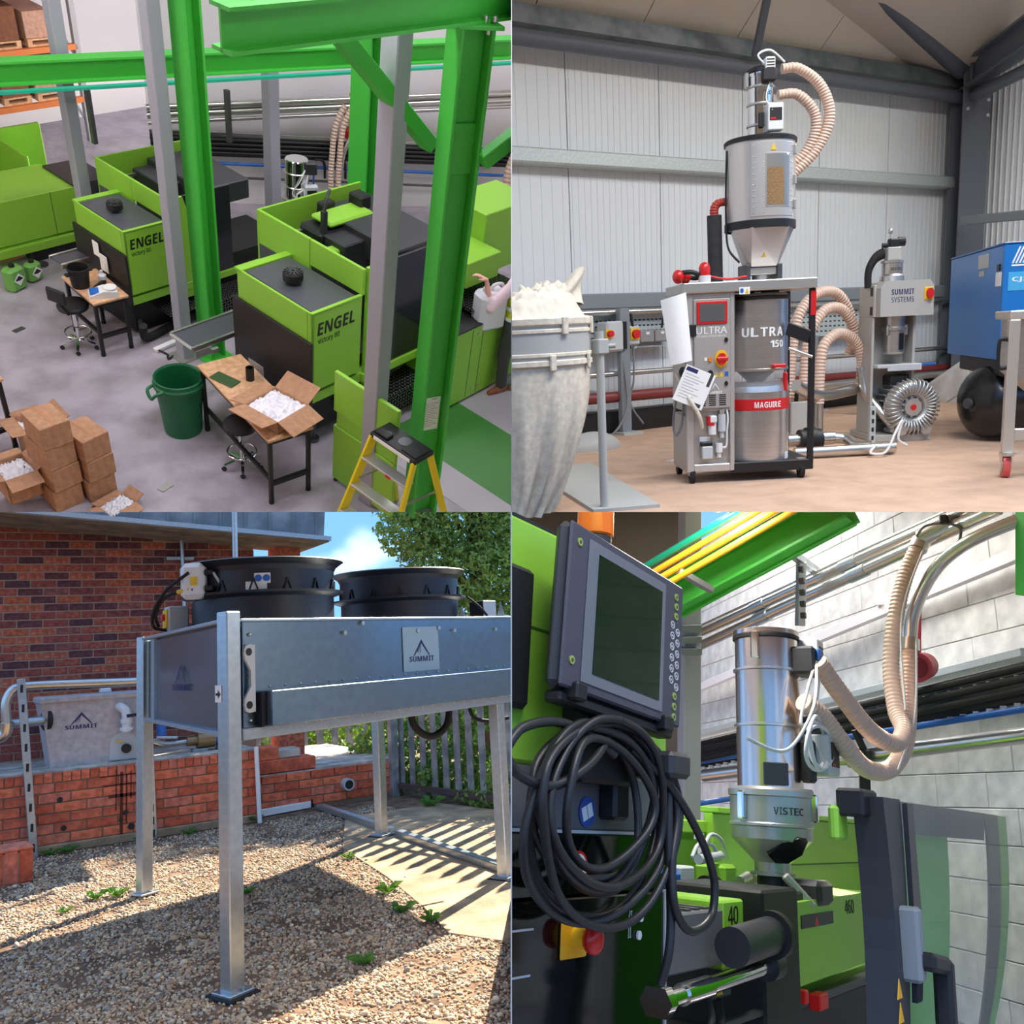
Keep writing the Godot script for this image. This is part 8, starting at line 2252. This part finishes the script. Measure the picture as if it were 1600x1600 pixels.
	var arc := func(x: float, rx: float, y0: float, n: int) -> Array:
		var p := []
		for i in n + 1:
			var f := PI / 2 * i / n
			p.append(Vector2(x + rx * cos(f), y0 - (y0 - 0.1) * sin(f)))
		return p
	part("window", mb().prism([Vector2(-0.86, 1.16)] + arc.call(-0.9, 2.12, 1.17, 16), -0.012, 0.0), M.tint, dr, "clear tinted window")
	var ring := func(x: float, r0: float, r1: float) -> Array:
		var a: Array = arc.call(x, r1, 1.165, 16)
		var b: Array = arc.call(x, r0, 1.165, 16)
		b.reverse()
		return a + b
	part("dark_band", mb().prism(ring.call(-0.9, 1.6, 1.9), -0.02, -0.013), M.smoke_pane, dr, "dark translucent band")
	part("green_band", mb().prism(ring.call(-0.9, 1.9, 2.12), -0.02, -0.013), M.green_pane, dr, "green translucent edge")
	part("top_band", mb().prism([Vector2(-0.86, 1.16), Vector2(0.7, 1.165), Vector2(0.62, 1.05), Vector2(-0.83, 1.06)], -0.02, -0.013), M.smoke_pane, dr)
	part("machine_stand_in", mb().prism([Vector2(-0.86, 1.15)] + arc.call(-0.9, 1.08, 1.15, 16), -0.09, -0.07), M.machine_green_sheet, dr, "added green sheet standing in for the machine seen through the door")  # added sheet, its colour replaces the view of the machine behind
	var hn := part("handle", mb().bar(V(-1.03, 0.72, 0.1), V(-0.82, 0.69, 0.1), 0.05, 0.05, 0.012).bar(V(-0.83, 0.71, 0.1), V(-0.9, 0.1, 0.1), 0.055, 0.055, 0.012), M.black, dr, "black pull handle")
	part("handle_mount", mb().bx(-1.05, 0.66, 0.03, -0.99, 0.86, 0.09, 0.01), M.steel_light, hn)
	for y in [0.645, 0.585]:
		part("warning_label", mb().at(V(-1.11, y, 0.041)).prism([Vector2(-0.025, -0.02), Vector2(0.025, -0.02), Vector2(0.0, 0.03)], 0, 0.002), M.amber, dr)
	part("round_label", mb().at(V(-1.135, 0.52, 0.041)).rod(V(0, 0, 0), V(0, 0, 0.002), 0.026, 18), M.badge_blue, dr)
	part("hinge_block", mb().bx(-1.22, 1.03, -0.1, -1.12, 1.13, -0.07, 0.01), M.lime, dr)
	part("hinge_arm", mb().bx(-1.2, 1.1, -0.08, -1.05, 1.18, 0.0, 0.008), M.black, dr)
	# ---- control cabinet on the left, its panel and cables
	var zc := 0.2
	var cb := thing("control_cabinet", "tall green and black control cabinet at the left edge", "cabinet")
	part("upper_cover", mb().bx(-2.6, 1.17, -0.4, -1.36, 1.8, zc, 0.012).clip(right).clip(under), M.lime, cb, "green upper cover")
	part("top_cap", mb().bx(-2.6, 1.8, -0.4, -1.36, 1.81, zc - 0.01).clip(right).clip(under), M.black, cb)  # added black top, keeps green bounce light off the canvas bag
	part("seam", mb().bx(-2.6, 1.515, zc, -1.36, 1.521, zc + 0.002).clip(right), M.seam, cb)
	part("middle_panel", mb().bx(-2.6, 1.02, -0.4, -1.37, 1.17, zc + 0.004, 0.005).clip(right), M.drive_grey, cb, "dark grey middle panel")
	part("trim_line", mb().bx(-2.6, 1.012, -0.3, -1.37, 1.02, zc + 0.008).clip(right), M.pale_grey, cb)
	part("lower_panel", mb().bx(-2.6, 0.86, -0.4, -1.4, 1.01, zc + 0.002, 0.003).bx(-2.6, 0.02, -0.4, -1.4, 0.855, zc + 0.012, 0.004).clip(right), M.gloss_black, cb, "glossy black lower panels")
	part("edge_trim", mb().bx(-1.405, 0.02, -0.3, -1.395, 0.86, zc + 0.018).clip(right), M.pale_grey, cb)
	part("white_line", mb().bx(-2.6, 0.79, zc + 0.012, -2.077, 0.795, zc + 0.0135).bx(-2.6, 0.69, zc + 0.012, -2.082, 0.695, zc + 0.0135).clip(right), M.pale_grey, cb)
	for q in [[V(-1.552, 0.792, 0.214)], [V(-1.562, 0.746, 0.214)]]:
		part("indicator", mb().rod(q[0], q[0] + V(0, 0, 0.006), 0.012, 14), M.white, cb)
	text(cb, "lettering", "/I", 0.03, Transform3D(Basis(), V(-1.619, 0.781, 0.213)), M.pale_grey, 0.024, false)
	text(cb, "lettering", "II", 0.03, Transform3D(Basis(), V(-1.618, 0.742, 0.213)), M.pale_grey, 0.018, false)
	var es := thing("emergency_stop", "large red emergency stop button on a yellow plate", "switch", V(-1.898, 0.765, 0.213))
	part("plate", mb().bx(-0.065, -0.05, 0, 0.055, 0.05, 0.008, 0.004), M.yellow_plate, es)
	part("collar", mb().rod(V(0.0, 0, 0.008), V(0.0, 0, 0.05), 0.026, 22), M.yellow, es)
	part("button", mb().at(V(0, 0, 0.045), Basis(Vector3.RIGHT, PI / 2)).lathe([[0, 0.035], [0.02, 0.034], [0.034, 0.026], [0.037, 0.012], [0.03, 0.0], [0.02, -0.005]], 32, Vector3.ZERO, 0, TAU, true), M.red_gloss, es)
	var bs := thing("round_sticker", "round blue mandatory sign behind the coiled cable", "sign", V(-1.841, 1.067, 0.206))
	part("disc", mb().rod(V(0, 0, 0), V(0, 0, 0.002), 0.04, 28), M.sign_blue, bs)
	part("symbol", mb().at(V(0, 0, 0.002), Basis(Vector3.BACK, 0.35)).bx(-0.026, -0.018, 0, -0.002, 0.018, 0.001).bx(0.002, -0.018, 0, 0.026, 0.018, 0.001), M.white, bs)
	var ps := thing("prohibition_sign", "round red and white no climbing sign under the coiled cable", "sign", V(-1.873, 0.927, 0.206))
	part("disc", mb().rod(V(0, 0, 0), V(0, 0, 0.002), 0.042, 28), M.red, ps)
	part("field", mb().rod(V(0, 0, 0.002), V(0, 0, 0.003), 0.034, 28), M.white, ps)
	part("figure", mb().at(V(0, 0, 0.003)).bx(-0.002, -0.015, 0, 0.002, 0.012, 0.001).bx(-0.012, 0.008, 0, 0.016, 0.014, 0.001).ball(V(0.004, 0.022, 0), V(0.005, 0.005, 0.001), 8, 4), M.black, ps)
	part("figure", mb().at(V(0, -0.016, 0.003), Basis(Vector3.BACK, 0.5)).bx(-0.002, -0.012, 0, 0.002, 0.008, 0.001), M.black, ps)
	part("bar", mb().at(V(0, 0, 0.0035), Basis(Vector3.BACK, -0.75)).bx(-0.036, -0.003, 0, 0.036, 0.003, 0.001), M.red, ps)
	# operator panel
	var op := thing("operator_terminal", "dark operator panel with a screen painted with a green reflection and round keys", "control panel", V(-1.865, 1.545, 0.33))
	op.basis = (cell.basis * Basis(Vector3.BACK, -0.06))
	part("housing", mb().bx(-0.325, -0.215, -0.045, 0.325, 0.225, 0.0, 0.02), M.charcoal, op)
	part("face", mb().bx(-0.32, -0.21, 0.0, 0.32, 0.22, 0.012, 0.01), M.panel_face, op, "dark grey face")
	part("screen_surround", mb().bx(-0.235, -0.185, 0.012, 0.2, 0.195, 0.015, 0.002), M.panel_rim, op)
	part("screen", mb().bx(-0.185, -0.155, 0.014, 0.175, 0.165, 0.017), M.painted_reflection, op, "glossy screen with a green reflection painted into its colour")
	for q in [[-0.28, 0.17], [-0.28, -0.14], [0.27, 0.175], [0.272, 0.145], [0.272, 0.115], [0.275, -0.125], [0.275, -0.155], [0.275, -0.185]]:
		part("key", mb().rod(V(q[0], q[1], 0.012), V(q[0], q[1], 0.0155), 0.011, 16), M.key_green, op)
		part("key_mark", mb().rod(V(q[0], q[1], 0.0155), V(q[0], q[1], 0.0165), 0.005, 10), M.panel_face, op)
	for i in 12:
		var q := V(0.253 + 0.033 * (i % 2), 0.085 - 0.0165 * i, 0.012)
		part("key", mb().at(q, Basis(Vector3.RIGHT, PI / 2)).lathe([[0.009, 0], [0.009, 0.002], [0.012, 0.002], [0.012, 0]], 16), M.pale_grey, op)
		part("key_mark", mb().rod(q, q + V(0, 0, 0.0015), 0.004, 8), M.pale_grey, op)
	part("cradle", mb().bx(-0.27, -0.235, -0.05, -0.22, -0.19, 0.03, 0.006).bx(0.2, -0.235, -0.05, 0.25, -0.19, 0.03, 0.006).bx(-0.3, -0.245, -0.05, 0.3, -0.215, 0.0, 0.006), M.black, op)
	text(op, "lettering", "ENGEL", 0.008, at(0.235, -0.205, 0.013), M.pale_grey, 0.04)
	var br := thing("panel_bracket", "black bracket arm holding the operator panel to the cabinet", "bracket")
	part("plate", mb().bx(-2.34, 1.3, zc, -2.16, 1.66, zc + 0.03, 0.02).clip(right), M.black, br)
	part("stem", mb().bx(-1.98, 1.14, zc, -1.7, 1.36, zc + 0.08, 0.012).bx(-1.78, 1.05, zc, -1.7, 1.2, zc + 0.06, 0.01), M.black, br)
	part("screw", mb().rod(V(-1.9, 1.285, zc + 0.08), V(-1.9, 1.285, zc + 0.09), 0.012, 10), M.steel, br)
	part("cable_hook", mb().bx(-1.72, 1.17, zc + 0.02, -1.6, 1.24, zc + 0.2, 0.012), M.charcoal, br)
	var be := thing("beacon", "amber warning beacon on a black base above the operator panel", "beacon", V(-1.782, 1.810, 0.169))
	part("base", mb().lathe([[0, 0], [0.046, 0], [0.05, 0.005], [0.05, 0.05], [0.046, 0.055], [0, 0.055]], 32), M.charcoal, be)
	part("dome", mb().lathe([[0.047, 0.055], [0.056, 0.058], [0.056, 0.2], [0, 0.2]], 32).clip(shift(level(false), be)), M.amber_glass, be)
	part("lamp_core", mb().lathe([[0, 0.055], [0.02, 0.055], [0.02, 0.15], [0, 0.15]], 16).clip(shift(level(false), be)), M.amber, be)
	# coiled cable
	var cc := thing("coiled_cable", "thick black cable hung in many loops below the operator panel", "cable")
	var c0: Vector3 = V(-1.967, 1.074, 0.300)
	for q in [[0.19, 0.0, 0.02], [0.205, 1.0, 0.0], [0.175, 2.0, 0.04], [0.215, 3.1, 0.03], [0.185, 4.0, 0.06], [0.165, 5.2, 0.01], [0.225, 0.6, 0.05], [0.14, 2.7, 0.06]]:
		part("turn", mb().tube(loop(c0 + V(0.02 * sin(q[1] * 2.0), 0.012 * cos(q[1] * 3.0) + (0.19 - q[0]) * 0.5, 0), q[0], PI / 2, PI / 2 + TAU, q[1], q[2]), 0.011, 9).clip(right), M.cable_black, cc)
	part("drop", mb().tube([V(-1.847, 1.234, 0.340), V(-1.682, 1.162, 0.360), V(-1.544, 1.048, 0.380), V(-1.420, 0.911, 0.380), V(-1.436, 0.810, 0.380), V(-1.567, 0.776, 0.380), V(-1.663, 0.837, 0.380), V(-1.662, 0.947, 0.370), V(-1.612, 1.080, 0.360), V(-1.663, 1.197, 0.350)], 0.012, 9), M.cable_black, cc)
	part("drop", mb().tube([V(-1.644, 1.146, 0.350), V(-1.662, 0.979, 0.360), V(-1.649, 0.818, 0.360), V(-1.660, 0.726, 0.360), V(-1.667, 0.648, 0.340)], 0.012, 9), M.cable_black, cc)
	part("feed", mb().tube([V(-1.893, 1.316, 0.300), V(-1.980, 1.239, 0.340), V(-2.100, 1.168, 0.360), V(-2.233, 1.119, 0.350), V(-2.332, 1.138, 0.330), V(-2.371, 1.176, 0.320)], 0.012, 9).clip(right), M.cable_black, cc)
	part("feed", mb().tube([V(-2.385, 1.189, 0.330), V(-2.330, 1.239, 0.330), V(-2.188, 1.268, 0.330), V(-2.026, 1.250, 0.330), V(-1.930, 1.211, 0.340)], 0.012, 9).clip(right), M.cable_black, cc)
	for q in [[V(-0.242, 2.561, -0.153), Vector2(0.6, 0.2), 4.0, "lamp fixed over the moulding machine"], [V(1.348, 3.246, -0.133), Vector2(0.8, 0.2), 3.2, "lamp fixed over the block wall's right end"], [V(2.555, 3.915, -1.484), Vector2(1.0, 0.2), 5.5, "lamp fixed over the middle of the block wall"], [V(3.390, 4.428, -2.538), Vector2(0.8, 0.2), 4.5, "lamp fixed over the block wall's far end"]]:
		lamp_panel("works_lamp", q[3], q[0], q[1], q[2], Color(1, 0.99, 0.96))
